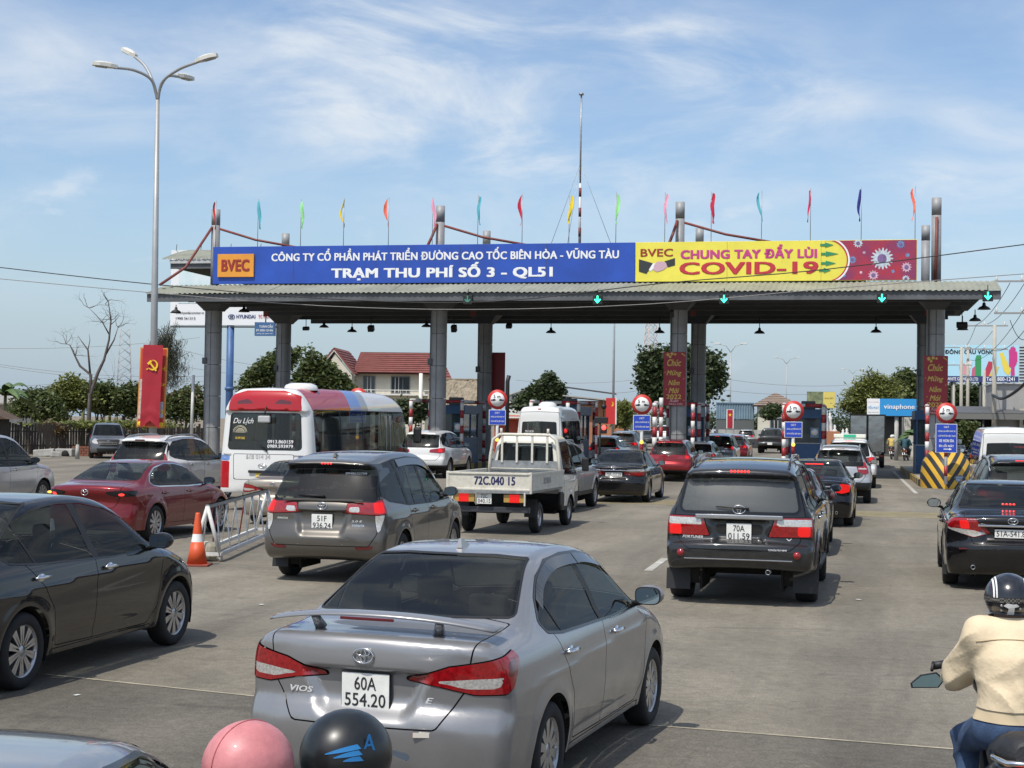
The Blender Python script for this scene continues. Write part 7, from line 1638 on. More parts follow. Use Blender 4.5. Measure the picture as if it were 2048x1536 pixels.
# ------------------------------------------------------------------ street lamps and banners
LAMPSTEEL = mat('lamp_post_steel', (.36, .37, .37), .5, .3, noise=.15, nscale=2)
def lamp_head(par, p, d, L_=.62):
    d = Vector(d).normalized(); e = empty('lamp_head', p, parent=par); e.rotation_mode = 'QUATERNION'; e.rotation_quaternion = d.to_track_quat('Y', 'Z')
    MB().prism([(-.05, -.1), (-.12, .1), (-.13, .42), (-.07, .62), (.07, .62), (.13, .42), (.12, .1), (.05, -.1)], .10, Matrix.Translation((0, 0, -.02))).obj('housing', mat('lamp_housing', (.58, .57, .52), .5), e)
    MB().sphere((0, .27, .07), (.12, .34, .07), 14).obj('cover', mat('lamp_housing', (.58, .57, .52), .5), e); MB().box((0, .36, -.03), (.18, .34, .03), bevel=.01).obj('lens', mat('lamp_lens_grey', (.30, .31, .30), .2), e)
YL = 46; q = at_depth(307, YL); t = thing('street_lamp', 'tall four armed street lamp with red banners at the left', 'street lamp', q)
def lp(px, py, dy=0): c = W(px, py, YL + dy); return Vector((c.x - q.x, dy, c.z))
MB().tube([(0, 0, 0), lp(309, 600), lp(315, 200)], [.115, .10, .062], 14).obj('pole', LAMPSTEEL, t)
MB().cyl((0, 0, 0), (0, 0, 1.2), .14, 14).obj('pole_base', LAMPSTEEL, t)
for P_, hd in (((((315, 200), 0), ((303, 160), -.2), ((270, 141), -.5), ((228, 135), -.9)), (-1, -.4, .05)), ((((315, 200), 0), ((306, 165), .2), ((290, 132), .6), ((268, 112), 1.0)), (-.7, .55, .42)), ((((316, 200), 0), ((324, 165), -.2), ((355, 140), -.5), ((397, 123), -.9)), (1, -.3, .22)), ((((316, 195), 0), ((322, 172), .3), ((335, 153), .8), ((358, 153), 1.6)), (.6, 1.0, .02))):
    pts = spline([tuple(lp(*a, d_)) for a, d_ in P_], 7, False); MB().tube([Vector(p) for p in pts], .045, 8).obj('arm', LAMPSTEEL, t); lamp_head(t, Vector(pts[-1]), hd)
# banners fixed to the lamp post
FLAGRED = mat('flag_red', (.36, .012, .025), .6, noise=.15, nscale=3); POSTERRED = mat('poster_orange_red', (.52, .055, .03), .5); FLAGY = mat('flag_yellow', (.80, .52, .02), .5)
s = F_PX / (YL - .2); pc = W(304, 775, YL - .2)
t = thing('poster_panel', 'orange edged red poster panel strapped to the lamp post', 'poster', pc, -R(3)); hw, hh = 28 / s, 80 / s; t.rotation_euler = (0, R(1.6), -R(3))
MB().box((0, .05, 0), (hw * 2, .06, hh * 2), bevel=.008).obj('panel', mat('poster_orange_edge', (.62, .25, .05), .5), t); MB().box((0, .012, .0), (hw * 2 - .08, .02, hh * 2 - .08)).obj('red_print', POSTERRED, t)
MB().box((-hw + .10, .0, -hh * .30), (.12, .01, hh * 1.0)).obj('picture_print', mat('print_pale_scene', (.60, .50, .42), .5, noise=.5, nscale=12), t); MB().box((hw - .14, .0, -hh * .55), (.18, .01, hh * .4)).obj('picture_print', mat('print_blue_scene', (.50, .60, .68), .5, noise=.3, nscale=9), t)
for tx, z in (('H', .24), ('ẬP', .04), ('N', -.30)): text(tx, FLAGY, t, (hw - .10, -.004, z * hh * 2), .12 if len(tx) < 2 else .17, .13, .03)
for sx in (-1, 1): MB().sphere((sx * (hw - .10), .0, -hh + .1), (.08, .01, .07), 10).obj('flower_print', FLAGY, t)
pc = W(303, 770, YL - .35); t = thing('hammer_and_sickle_flag', 'red swallow tailed flag with a yellow hammer and sickle on the lamp post', 'flag', pc, -R(3)); t.rotation_euler = (0, R(1.6), -R(3)); fw_ = 20 / s; ft, fb = 80 / s, -86 / s
b = MB(); nx, nz = 8, 22; gg = []
for i in range(nx + 1):
    col_ = []
    for j in range(nz + 1):
        x = -fw_ + 2 * fw_ * i / nx; q_ = j / nz; tail = (.10 + .16 * abs(i / nx * 2 - 1)) * 1.0; z = ft + (fb - ft + (.22 * (1 - abs(i / nx * 2 - 1)) ** 1.0)) * q_
        col_.append(b.bm.verts.new((x * (1 - .04 * q_), .012 * math.sin(6 * q_ + i) * q_ - (.02 if j == nz - 3 else 0), z)))
    gg.append(col_)
for i in range(nx):
    for j in range(nz): b.bm.faces.new((gg[i][j], gg[i + 1][j], gg[i + 1][j + 1], gg[i][j + 1])).smooth = True
b.obj('cloth', FLAGRED, t); zc = W(303, 731, YL).z - pc.z
sick = [(.155 * math.cos(a), .155 * math.sin(a)) for a in [R(95) - R(230) * k / 16 for k in range(17)]]; sick2 = [(-.03 + .135 * math.cos(a), .015 + .125 * math.sin(a)) for a in [R(95) - R(225) * k / 16 for k in range(17)]][::-1]
flat(t, 'sickle', [(x + .02, zc + z) for x, z in sick + sick2], FLAGY, -.030, .006); flat(t, 'sickle_handle', [(-.10, zc - .09), (-.07, zc - .06), (-.145, zc - .15), (-.175, zc - .12)][::1], FLAGY, -.032, .006)
flat(t, 'hammer_handle', [(-.09, zc + .06), (-.05, zc + .09), (.15, zc - .15), (.11, zc - .18)][::-1], FLAGY, -.036, .006); flat(t, 'hammer_head', [(-.15, zc + .05), (-.05, zc + .15), (-.0, zc + .11), (-.10, zc + .0)][::-1], FLAGY, -.040, .006)
FARL = 'slender street lamps on the median'
for px, Y, py, span, lb in ((1226, 105, 520, 1.4, 'nearest, its top hidden by the canopy'), (1460, 175, 705, 1.5, 'with a starred red flag'), (1572, 235, 728, 1.7, 'above the middle booth'), (1705, 300, 748, 1.9, 'farthest')):
    q = at_depth(px, Y); zt = W(px, py, Y).z; t = thing('street_lamp', 'slender two armed street lamp beyond the canopy, %s' % lb, 'street lamp', q, -HEAD, FARL); MB().tube([(0, 0, 0), (0, 0, zt)], [.10, .055], 8).obj('pole', LAMPSTEEL, t)
    for sx in (-1, 1): MB().tube([(0, 0, zt), (sx * span * .35, 0, zt + .75), (sx * span, 0, zt + 1.0)], .04, 6).obj('arm', LAMPSTEEL, t); MB().box((sx * span, 0, zt + 1.0), (.7, .28, .14), bevel=.05).obj('lamp_head', mat('lamp_housing', (.58, .57, .52), .5), t)
q = W(1460, 838, 170); t = thing('star_flag', 'small red flag with a yellow star on the far lamp post', 'flag', q, -HEAD); MB().box((0, 0, 0), (.58, .03, 2.0)).obj('cloth', FLAGRED, t); flat(t, 'star', [((.2 if k % 2 else .085) * math.sin(math.pi * k / 5 + math.pi), .45 + (.2 if k % 2 else .085) * -math.cos(math.pi * k / 5 + math.pi) * -1) for k in range(10)], FLAGY, -.018, .004)
MB().box((0, .03, 0), (.78, .02, 2.1)).obj('white_panel', TRIM, t)
q = W(1221, 822, 104); t = thing('red_street_banner', 'narrow red banner on the pole right of the red signal', 'banner', q, -HEAD); MB().box((0, 0, 0), (.62, .03, 1.75)).obj('sheet', mat('banner_scarlet', (.52, .03, .03), .5), t); MB().box((.36, .03, 0), (.1, .03, 1.8)).obj('edge', TRIM, t); flat(t, 'emblem_print', [(.05, .3), (.15, .5), (.1, .65), (.2, .55), (.2, .35)], FLAGY, -.02, .004)
# ------------------------------------------------------------------ barrier and cone between the lanes
g0, g1 = G(440, 1124), G(525, 1085); d = (g1 - g0).normalized(); ang = math.atan2(d.y, d.x); t = thing('lattice_barrier', 'white lattice barrier on castors beside the bronze people carrier', 'barrier', g0, ang); WT = mat('barrier_white', (.60, .60, .58), .6, noise=.2, nscale=6); Lb = 5.6; hb = .86
for y in (0, .42):
    for z in (.12, hb): MB().box((Lb / 2, .21 if z > .5 else y, z), (Lb, .055, .055)).obj('rail', WT, t)
for x in (0, Lb): 
    for y in (0, .42): MB().tube([(x, y, .1), (x, .21, hb)], .032, 6).obj('end_leg', WT, t)
    MB().box((x, .21, .12), (.05, .46, .05)).obj('end_foot', WT, t)
for k in range(7):
    x = .35 + k * .80
    for y, sg in ((0, 1), (.42, -1)): MB().tube([(x - .32 * sg, y, .12), (x + .32 * sg, .21, hb)], .013, 5).obj('lattice_bar', PRED if k % 3 == 1 and y else WT, t)
for y in (0, .42): MB().lathe([(.0, -.02), (.06, -.02), (.065, 0), (.06, .02), (0, .02)], 14, Matrix.Translation((.05, y, .065)) @ Matrix.Rotation(math.pi / 2, 4, 'X')).obj('castor', mat('castor_white', (.5, .48, .45), .6), t)
q = G(394, 1131); t = thing('traffic_cone', 'orange traffic cone with a white band beside the lattice barrier', 'traffic cone', q); OR = mat('cone_orange', (.62, .085, .02), .5, noise=.15, nscale=6)
MB().lathe([(.145, .03), (.155, .03), (.095, .36), (.09, .36)], 24).obj('cone_lower', OR, t); MB().lathe([(.094, .36), (.0725, .48)], 24).obj('white_band', SIGNWHITE, t); MB().lathe([(.072, .48), (.038, .78), (.03, .80), (0, .80)], 24).obj('cone_upper', OR, t); MB().box((0, 0, .015), (.40, .40, .03), bevel=.01).obj('base', mat('cone_base', (.25, .05, .03), .7), t)
q = G(418, 1121); t = thing('concrete_stub', 'pale concrete stub behind the traffic cone', 'concrete block', q, .4); MB().box((0, 0, .15), (.22, .3, .3), rot=(0, .1, .1), bevel=.07).obj('block', mat('stub_concrete', (.40, .37, .29), .9, noise=.3, nscale=8), t)
# ------------------------------------------------------------------ vehicles in the queue
P_SILVER = paint('silver_grey_paint', (.29, .29, .295), .55, .33)
P_BLACK = paint('black_paint', (.006, .0065, .008), .0, .25, .04)
P_BLACK2 = paint('deep_black_paint', (.005, .005, .006), .0, .22, .04)
P_BRONZE = paint('grey_bronze_paint', (.115, .107, .095), .60, .36)
P_CHAR = paint('charcoal_paint', (.020, .0215, .0235), .35, .32)
P_WINE = paint('wine_red_paint', (.17, .004, .009), .30, .28)
P_RED = paint('dark_red_paint', (.24, .008, .012), .40, .30)
P_WHITE = paint('white_paint', (.68, .68, .66), .0, .35)
P_BEIGE = paint('pale_gold_paint', (.42, .38, .31), .55, .36)
P_LTSILVER = paint('light_silver_paint', (.46, .465, .47), .55, .34)
P_GREY = paint('mid_grey_paint', (.12, .125, .135), .5, .34)
P_IVORY = paint('ivory_truck_paint', (.66, .64, .56), .0, .45, .3)
C_RED = paint('red_livery', (.40, .008, .014), .0, .35)
C_BLUE = paint('blue_livery', (.14, .24, .52), .0, .35)
C_GREY = paint('grey_livery', (.30, .33, .37), .0, .35)
BADGE = mat('badge_silver', (.66, .66, .65), .35)
QUEUE = 'cars queueing for the toll lanes'
HOST = (0, 1, 0)

def detail_side(root, Fn, s, pm, handle_m, ys, z, my, mz, sides=(-1, 1), mpm=None, big=False):
    add_handles(root, Fn, ys, z, handle_m, sides, big)
    add_cabin(root, s, 3 if s['key'] == 'innova' else 2, .62 if s['key'] in ('innova', 'fortuner') else .40)
    add_mirror(root, Fn, my, mz, mpm or pm)
def rear_text(root, Fn, body, m, x, z, w, bold=.01, h=None, shear=0.0):
    p = surf_at(Fn, (x, -.4, z), HOST); p2 = surf_at(Fn, (x, -.4, z + .05), HOST)
    pl, pr = surf_at(Fn, (x - .06, -.4, z), HOST), surf_at(Fn, (x + .06, -.4, z), HOST)
    zax = Vector((pr - pl).normalized()); up = (p2 - p).normalized(); n = zax.cross(up).normalized(); up = n.cross(zax)
    M = Matrix(((zax.x, up.x, n.x, 0), (zax.y, up.y, n.y, 0), (zax.z, up.z, n.z, 0), (0, 0, 0, 1)))
    return text(body, m, root, p + n * .004, w, h, bold, M, .0, shear)
def side_text(root, Fn, body, m, y, z, w, bold=.01, h=None):
    p = surf_at(Fn, (1.6, y, z), (-1, 0, 0)); p2 = surf_at(Fn, (1.6, y, z + .1), (-1, 0, 0))
    up = (p2 - p).normalized(); xa = Vector((0, 1, 0)); n = xa.cross(up).normalized()
    M = Matrix(((xa.x, up.x, n.x, 0), (xa.y, up.y, n.y, 0), (xa.z, up.z, n.z, 0), (0, 0, 0, 1)))
    return text(body, m, root, p + n * .006, w, h, bold, M)

# --- silver saloon in the foreground
h = R(19.3)
r, Fn = build_car(vios, 'saloon_car', 'silver grey saloon with boot wing and plate 60A 554.20 behind the two helmets', 'car', P_SILVER, place(1302, 1450, (.84, 3.515), h, .97), h, .97, QUEUE)
p = surf_at(Fn, (0, -.5, .80), HOST)
add_plate(r, p + Vector((0, -.02, -.055)), 'square', ('60A', '554.20'))
add_oval_badge(r, surf_at(Fn, (0, -.5, .955), HOST) + Vector((0, -.012, 0)), .125)
rear_text(r, Fn, 'VIOS', BADGE, -.41, .735, .16, .03, .036, .3); rear_text(r, Fn, 'E', BADGE, .40, .72, .05, .03, .034, .3)
q = surf_at(Fn, (.40, -.5, .535), HOST); MB().box(q + Vector((0, .012, 0)), (.15, .03, .030), rot=(0, 0, R(20))).obj('bumper_sticker', mat('sticker_pale', (.62, .58, .50), .5), r); MB().box(q + Vector((-.055, -.008, 0)), (.036, .03, .030), rot=(0, 0, R(20))).obj('sticker_mark', RED, r)
detail_side(r, Fn, vios, P_SILVER, CHROME, (1.34, 2.42), .865, 3.02, 1.02, big=True)
add_fin(r, Fn, 1.62, P_SILVER)
add_visor(r, Fn, [(1.14, 1.19), (1.33, 1.305), (1.60, 1.385), (1.95, 1.405), (2.14, 1.40)], sides=(-1, 1)); add_visor(r, Fn, [(2.16, 1.40), (2.3, 1.395), (2.60, 1.345), (2.82, 1.265)], sides=(-1, 1))
w = MB()
for k in (-1, 1): w.tube([(k * .38, .26, 1.075), (k * .40, .21, 1.150)], [.038, .024], 10)
w.obj('wing_stay', P_SILVER, r, None)['kind'] = 'stuff'
b = MB(); n = 24; rows = []
for i in range(n + 1):
    x = -.72 + 1.44 * i / n; a = abs(x) / .72
    z = 1.180 - .075 * a ** 2.2; yb = .085 + .16 * a ** 2
    rows.append([(x, yb + .0, z - .005), (x, yb + .02, z + .012), (x, yb + .10, z + .022), (x, yb + .19, z + .008), (x, yb + .10, z - .008)])
for i in range(n):
    for j in range(5): b.quad([rows[i][j], rows[i + 1][j], rows[i + 1][(j + 1) % 5], rows[i][(j + 1) % 5]])
b.bm.faces.new([b.bm.verts.new(q) for q in rows[0]]); b.bm.faces.new([b.bm.verts.new(q) for q in rows[-1]])
bmesh.ops.remove_doubles(b.bm, verts=b.bm.verts, dist=1e-4)
for f in b.bm.faces: f.smooth = True
b.obj('boot_wing', P_SILVER, r)
MB().box((0, .078, 1.163), (.34, .012, .018), bevel=.004).obj('high_brake_lamp', DEEPRED, r)

# --- black saloon on the left
h = R(14.5)
r, Fn = build_car(city, 'saloon_car', 'black saloon with chrome door handles and many-spoked wheels at the left edge', 'car', P_BLACK, place(45, 1380, (.84, .98), h, 1.04), h, 1.04, QUEUE)
detail_side(r, Fn, city, P_BLACK, CHROME, (1.20, 2.28), .86, 3.04, 1.00, big=True)
for y in (1.58,):
    p = surf_at(Fn, (1.4, y, 1.22), (-1, 0, 0)); MB().prism([(0, 0), (.10, 0), (.06, .16), (.02, .17)], .002, Matrix.Translation(p + Vector((.004, 0, -.08))) @ Matrix(((0, 0, 1, 0), (1, 0, 0, 0), (0, 1, 0, 0), (0, 0, 0, 1)))).obj('window_sticker', mat('pale_sticker', (.16, .18, .18), .5), r)

# --- bronze people carrier
h = R(13.2)
r, Fn = build_car(innova, 'people_carrier', 'bronze grey people carrier with plate 51F 936.24', 'car', P_BRONZE, place(572, 1150, (-.86, .98), h), h, 1.0, QUEUE)
add_plate(r, surf_at(Fn, (0, -.5, .84), HOST) + Vector((0, -.02, 0)), 'square', ('51F', '936.24'))
add_oval_badge(r, surf_at(Fn, (0, -.5, 1.06), HOST) + Vector((0, -.012, 0)), .14)
rear_text(r, Fn, '0948632799', WHITEINK, .40, 1.50, .30, .01, .035)
rear_text(r, Fn, 'INNOVA', BADGE, -.58, .88, .17, .01, .026, .2); rear_text(r, Fn, '2.0 E', BADGE, .50, .86, .15, .01, .026, .2)
rear_text(r, Fn, 'TOYOTA', mat('pale_blue_sticker', (.45, .52, .62), .4), .52, .80, .17, .03, .03)
detail_side(r, Fn, innova, P_BRONZE, P_BRONZE, (1.52, 2.44), .95, 3.18, 1.13)
add_strip_lamp(r, Fn, 1.635, .17, LITHOT, dots=4); add_fin(r, Fn, .62, P_BRONZE); add_flaps(r, innova, h=.16); add_wiper(r, Fn, 1.19, .02, -.38)
MB().box((0, surf_at(Fn, (0, -.5, 1.125), HOST).y - .008, 1.14), (1.16, .02, .03), bevel=.006).obj('chrome_strip', P_BRONZE, r)
MB().box((0, .02, .545), (.66, .03, .02), bevel=.005).obj('bumper_strip', CHROME, r)
add_visor(r, Fn, [(1.32, 1.665), (1.9, 1.685), (2.4, 1.66), (2.7, 1.58), (3.05, 1.37)], .09, (-1, 1))

# --- charcoal off-roader
h = R(13.5)
r, Fn = build_car(fortuner, 'off_roader', 'charcoal off-roader with roof rails and plate 70A 011.59', 'car', P_CHAR, place(1347, 1192, (-.90, .96), h, 1.02), h, 1.02, QUEUE, dict(rglass=SHEENGLASS))
add_plate(r, surf_at(Fn, (0, -.5, .93), HOST) + Vector((0, -.015, -.03)), 'square', ('70A', '011.59'))
MB().box((0, surf_at(Fn, (0, -.5, 1.085), HOST).y - .010, 1.085), (1.06, .03, .055), bevel=.012).obj('chrome_strip', mat('brushed_chrome', (.55, .55, .54), .28, 1.0), r)
add_oval_badge(r, surf_at(Fn, (0, -.5, 1.175), HOST) + Vector((0, -.014, .0)), .15)
rear_text(r, Fn, 'FORTUNER', BADGE, -.56, .83, .26, .02, .032, .25); rear_text(r, Fn, 'V', BADGE, .60, .82, .07, .02, .03)
rear_text(r, Fn, 'TOYOTA TAY NINH', WHITEINK, .47, .70, .22, .0, .022)
add_strip_lamp(r, Fn, 1.635, .25, LITHOT, dots=6, h=.024); add_rails(r, Fn, .35, 2.5, .58, P_CHAR, .06); add_flaps(r, fortuner, w=.30, h=.26); add_pipe(r, .36, .43)
detail_side(r, Fn, fortuner, P_CHAR, CHROME, (1.40, 2.30), 1.04, 2.98, 1.22)
add_wiper(r, Fn, 1.185, .12, -.28, 1.205)
for k in (-1, 1):
    q = surf_at(Fn, (k * .70, -.5, .64), HOST); b = MB(); b.lathe([(.045, 0), (.045, .012), (.0, .016)], 18, Matrix.Translation(q) @ Matrix.Rotation(math.pi / 2, 4, 'X')); b.obj('fog_reflector', RED, r)
for k in (-1, 1): MB().tube([(k * .86, 1.45, .42), (k * .90, 1.5, .40), (k * .90, 3.15, .40), (k * .86, 3.2, .42)], .045, 8).obj('side_step', BLACK, r)
MB().box((0, -.004, .575), (1.30, .02, .014), bevel=.004).obj('bumper_strip', CHROME, r)
# goods seen through the rear window
# --- wine red saloon
h = R(14.2)
r, Fn = build_car(mazda, 'saloon_car', 'wine red saloon with dark tail lamps behind the lattice barrier', 'car', P_WINE, place(312, 1082, (.89, .98), h), h, 1.0, QUEUE)
detail_side(r, Fn, mazda, P_WINE, P_WINE, (1.34, 2.36), .86, 3.02, 1.0, mpm=P_BLACK)
e = surf_at(Fn, (0, -.5, .90), HOST) + Vector((0, -.012, 0))
b = MB(); n = 26; b.tube([(.066 * math.cos(2 * math.pi * i / n), 0, .052 * math.sin(2 * math.pi * i / n)) for i in range(n + 1)], .007, 6, False)
b.tube([(-.058, 0, .018), (-.02, 0, .016), (0, 0, -.014), (.02, 0, .016), (.058, 0, .018)], [.005, .011, .008, .011, .005], 6)
o = b.obj('emblem', CHROME, r); o.location = e
q = surf_at(Fn, (-.76, -.4, .88), HOST); MB().sphere(q + Vector((-.02, -.004, 0)), (.05, .02, .022), 12).obj('turn_lamp', AMBER, r)

# --- black saloon on the right
h = R(14)
r, Fn = build_car(camry, 'saloon_car', 'black saloon with plate 51A-541.88 in front of the beige jacket rider', 'car', P_BLACK2, place(1886, 1166, (-.89, 1.05), h), h, 1.0, QUEUE)
add_plate(r, surf_at(Fn, (0, -.5, .80), HOST) + Vector((0, -.015, .0)), 'long', ('51A-541.88',))
MB().box((0, surf_at(Fn, (0, -.5, .91), HOST).y - .006, .905), (.92, .02, .03), bevel=.008).obj('chrome_strip', CHROME, r)
add_oval_badge(r, surf_at(Fn, (0, -.5, .975), HOST) + Vector((0, -.012, 0)), .13); rear_text(r, Fn, 'CAMRY', BADGE, -.52, .985, .17, .01, .03, .3)
add_strip_lamp(r, Fn, 1.12, .20, LITHOT, dots=4, p0=(0, -.4, 1.165), h=.02); add_pipe(r, -.52, .33); add_flaps(r, camry, h=.14)
MB().box((-.62, surf_at(Fn, (-.62, -.5, .58), HOST).y - .003, .58), (.18, .012, .022), bevel=.004).obj('bumper_reflector', DEEPRED, r)
detail_side(r, Fn, camry, P_BLACK2, P_BLACK2, (1.44, 2.50), .88, 3.2, 1.03)

# --- the rest of the queue, nearest first
h = R(13)
def simple(s, name, label, pm, loc, hd=R(13), sc=1.0, group=QUEUE, cat='car', mir=True, **k):
    loc = Vector(loc)
    r, Fn = build_car(s, name, label, cat, pm, loc, hd, sc, group, k)
    if mir and loc.y < 50: add_cabin(r, s, 2, .55 if s['key'] in ('suv', 'innova', 'captiva', 'xpander', 'van') else .40)
    if mir: add_mirror(r, Fn, {'van': 4.45, 'pick': 3.45, 'innova': 3.18}.get(s['key'], 3.0), {'van': 1.35, 'pick': 1.25, 'suv': 1.14, 'captiva': 1.14, 'xpander': 1.14, 'innova': 1.13}.get(s['key'], 1.05), P_BLACK)
    return r, Fn
# grey saloon whose roof shows at the bottom left corner
r, Fn = simple(camry, 'saloon_car', 'grey saloon bonnet reflecting the sky in the bottom left corner', P_SILVER, (-1.50, 1.98, 0), R(-3), .93)
# dark grey saloon ahead of the off-roader
r, Fn = simple(sedan2, 'saloon_car', 'dark grey saloon mostly hidden in front of the charcoal off-roader', P_GREY, place(1664, 1084, (.89, 3.83), h), h)
add_handles(r, Fn, (1.44, 2.5), .88, P_GREY)
# black limousine
r, Fn = simple(limo, 'saloon_car', 'black saloon with glowing red tail lamp and tailpipe between off-roader and silver wagon', P_BLACK2, place(1706, 1051, (.89, 1.05), R(13.5)), R(13.5))
add_strip_lamp(r, Fn, 1.38, .42, LITHOT, p0=(0, -.4, 1.37), h=.02); add_fin(r, Fn, 1.85, P_BLACK2); add_pipe(r, .55, .33)
MB().box((0, surf_at(Fn, (0, -.5, .91), HOST).y - .006, .905), (.92, .02, .03), bevel=.008).obj('chrome_strip', CHROME, r)
# black executive saloon
r, Fn = simple(sedan2, 'saloon_car', 'black saloon with plate 70A-157.09 right of the white truck', P_BLACK2, place(1300, 1004, (.90, 1.05), h), h)
add_plate(r, surf_at(Fn, (0, -.5, .80), HOST) + Vector((0, -.015, 0)), 'long', ('70A-157.09',)); add_oval_badge(r, surf_at(Fn, (0, -.5, .99), HOST) + Vector((0, -.012, 0)), .14)
MB().box((0, surf_at(Fn, (0, -.5, .91), HOST).y - .006, .91), (1.5, .02, .035), bevel=.008).obj('chrome_strip', CHROME, r)
add_handles(r, Fn, (1.44, 2.5), .88, P_BLACK2)
# silver crossover beyond the truck
r, Fn = simple(suv, 'crossover_car', 'silver crossover half hidden behind the white flatbed truck', P_LTSILVER, place(1191, 1013, (.90, 3.58), R(14), 1.05), R(14), 1.05); add_rails(r, Fn, .6, 2.5, .55, STEEL)
add_handles(r, Fn, (1.36, 2.3), .98, P_LTSILVER)
# pale gold saloon
r, Fn = simple(vios, 'saloon_car', 'pale gold saloon between the bus and the bronze people carrier', P_BEIGE, at_depth(546, 32.6), R(13), .90)
add_oval_badge(r, surf_at(Fn, (0, -.5, .955), HOST) + Vector((0, -.012, 0)), .125)
# white people carrier with rails
r, Fn = simple(xpander, 'people_carrier', 'white people carrier with silver roof rails beyond the wine red saloon', P_WHITE, at_depth(270, 39.5), R(13.5), 1.04); add_rails(r, Fn, .5, 2.6, .55, STEEL, .06)
add_strip_lamp(r, Fn, 1.58, .26, DEEPRED, h=.03); add_handles(r, Fn, (1.36, 2.3), .98, CHROME)
# silver people carrier cut by the left edge
r, Fn = simple(innova, 'people_carrier', 'silver people carrier cut off by the left edge', P_LTSILVER, (-13.15, 34.6, 0), R(13)); add_handles(r, Fn, (1.52, 2.44), .95, CHROME)
# dark people carrier facing the camera under the lamp post
g = at_depth(200, 82); r, Fn = simple(innova, 'people_carrier', 'dark grey people carrier facing the camera beside the fence', P_GREY, (g.x - .7, 86, 0), math.pi - R(16), 1.05, group=None)
add_oval_badge(r, surf_at(Fn, (0, 5.2, .86), (0, -1, 0)) + Vector((0, .012, 0)), .16)
for z in (.72, .80): MB().box((0, surf_at(Fn, (0, 5.2, z), (0, -1, 0)).y + .006, z), (.9, .02, .025)).obj('grille_bar', CHROME, r)
# white off-roader near the bus
r, Fn = simple(suv, 'off_roader', 'white off-roader in front of the blue booths beside the bus', P_WHITE, at_depth(838, 60), h, 1.1); add_strip_lamp(r, Fn, 1.60, .2, LITHOT, dots=4)
# red crossover
r, Fn = simple(suv, 'crossover_car', 'red crossover in the lane left of the striped column', P_RED, at_depth(1337, 60), h, .97); add_oval_badge(r, surf_at(Fn, (0, -.5, 1.08), HOST) + Vector((0, -.012, 0)), .15)
# silver wagon and taxi
r, Fn = simple(captiva, 'crossover_car', 'silver crossover with tall red tail lamps ahead of the black limousine', P_LTSILVER, place(1742, 1006, (.90, .94), h), h); add_rails(r, Fn, .5, 2.5, .56, STEEL); add_strip_lamp(r, Fn, 1.60, .28, DEEPRED, h=.02)
r, Fn = simple(suv, 'taxi_car', 'white taxi with a green roof sign ahead of the silver crossover', P_WHITE, place(1752, 976, (.90, .94), h, 1.07), h, 1.07); add_strip_lamp(r, Fn, 1.60, .25, LITHOT, dots=4)
q = surf_at(Fn, (0, 1.6, 2.5), (0, 0, -1)); MB().box(q + Vector((0, 0, .07)), (1.1, .22, .13), bevel=.03).obj('roof_sign', mat('taxi_sign_cream', (.66, .66, .56), .4), r); MB().box(q + Vector((0, -.112, .07)), (.42, .01, .10)).obj('roof_sign_panel', mat('taxi_green', (.03, .38, .22), .4), r)
# right edge
r, Fn = simple(suv, 'off_roader', 'dark brown off-roader with a lit brake bar at the right edge before the white van', P_CHAR, at_depth(2054, 28.6), h, 1.03); add_rails(r, Fn, .4, 2.5, .6, STEEL); add_strip_lamp(r, Fn, 1.60, .34, LITHOT, dots=14)
r, Fn = simple(van, 'white_van', 'plain white van at the right edge behind the dark off-roader', P_WHITE, at_depth(2020, 47), h, .94, cat='van')
rear_text(r, Fn, 'TEMPERED', RED, .36, 1.80, .5, .01, .06)
r, Fn = simple(suv, 'off_roader', 'dark off-roader right of the striped shirt rider', P_CHAR, at_depth(1988, 64), h, 1.08)
# minibus in the lane
r, Fn = simple(van, 'minibus', 'silver white minibus in the toll lane beyond the flatbed truck', P_LTSILVER, at_depth(1078, 59.5), h, .95, cat='van', paint=P_WHITE); r.scale = (.95, .95, 1.18)
add_strip_lamp(r, Fn, 2.32, .14, RED, h=.05); MB().lathe([(.0, .16), (.25, .15), (.36, .08), (.38, 0)], 24, Matrix.Translation((.1, 1.2, 2.42))).obj('roof_vent', P_WHITE, r)
rear_text(r, Fn, 'DU LICH', WHITEINK, -.40, 1.60, .34, .01, .07); rear_text(r, Fn, '0909 247 501', WHITEINK, -.42, 1.52, .40, .01, .05)
far = 'cars beyond the toll lanes'
r, Fn = simple(suv, 'crossover_car', 'white crossover right of the minibus', P_WHITE, at_depth(1206, 78), h, .95)
r, Fn = simple(suv, 'crossover_car', 'grey crossover with dark rear window left of the striped posts', P_GREY, at_depth(1243, 90), h, 1.06)
r, Fn = simple(suv, 'hatchback_car', 'white hatchback between the red crossover and the silver people carrier', P_WHITE, at_depth(1396, 68.5), h, .89)
r, Fn = simple(innova, 'people_carrier', 'silver people carrier with sunlit rear window right of the white hatchback', P_LTSILVER, at_depth(1434, 80), h); add_strip_lamp(r, Fn, 1.635, .2, LITHOT, dots=4)
r, Fn = simple(suv, 'crossover_car', 'dark red crossover peeping out right of the silver people carrier', P_WINE, at_depth(1464, 89), h)
r, Fn = simple(innova, 'people_carrier', 'small silver people carrier driving away left of the pickup', P_LTSILVER, at_depth(1491, 165), h, 1.0, far)
r, Fn = simple(pick, 'pickup_truck', 'dark pickup driving away beyond the middle toll lane', P_CHAR, at_depth(1540, 123), h, 1.12, far, cat='pickup')
MB().box((0, -.02, .70), (.34, .02, .17)).obj('number_plate', PLATE, r)
onc = 'oncoming cars behind the low wall'
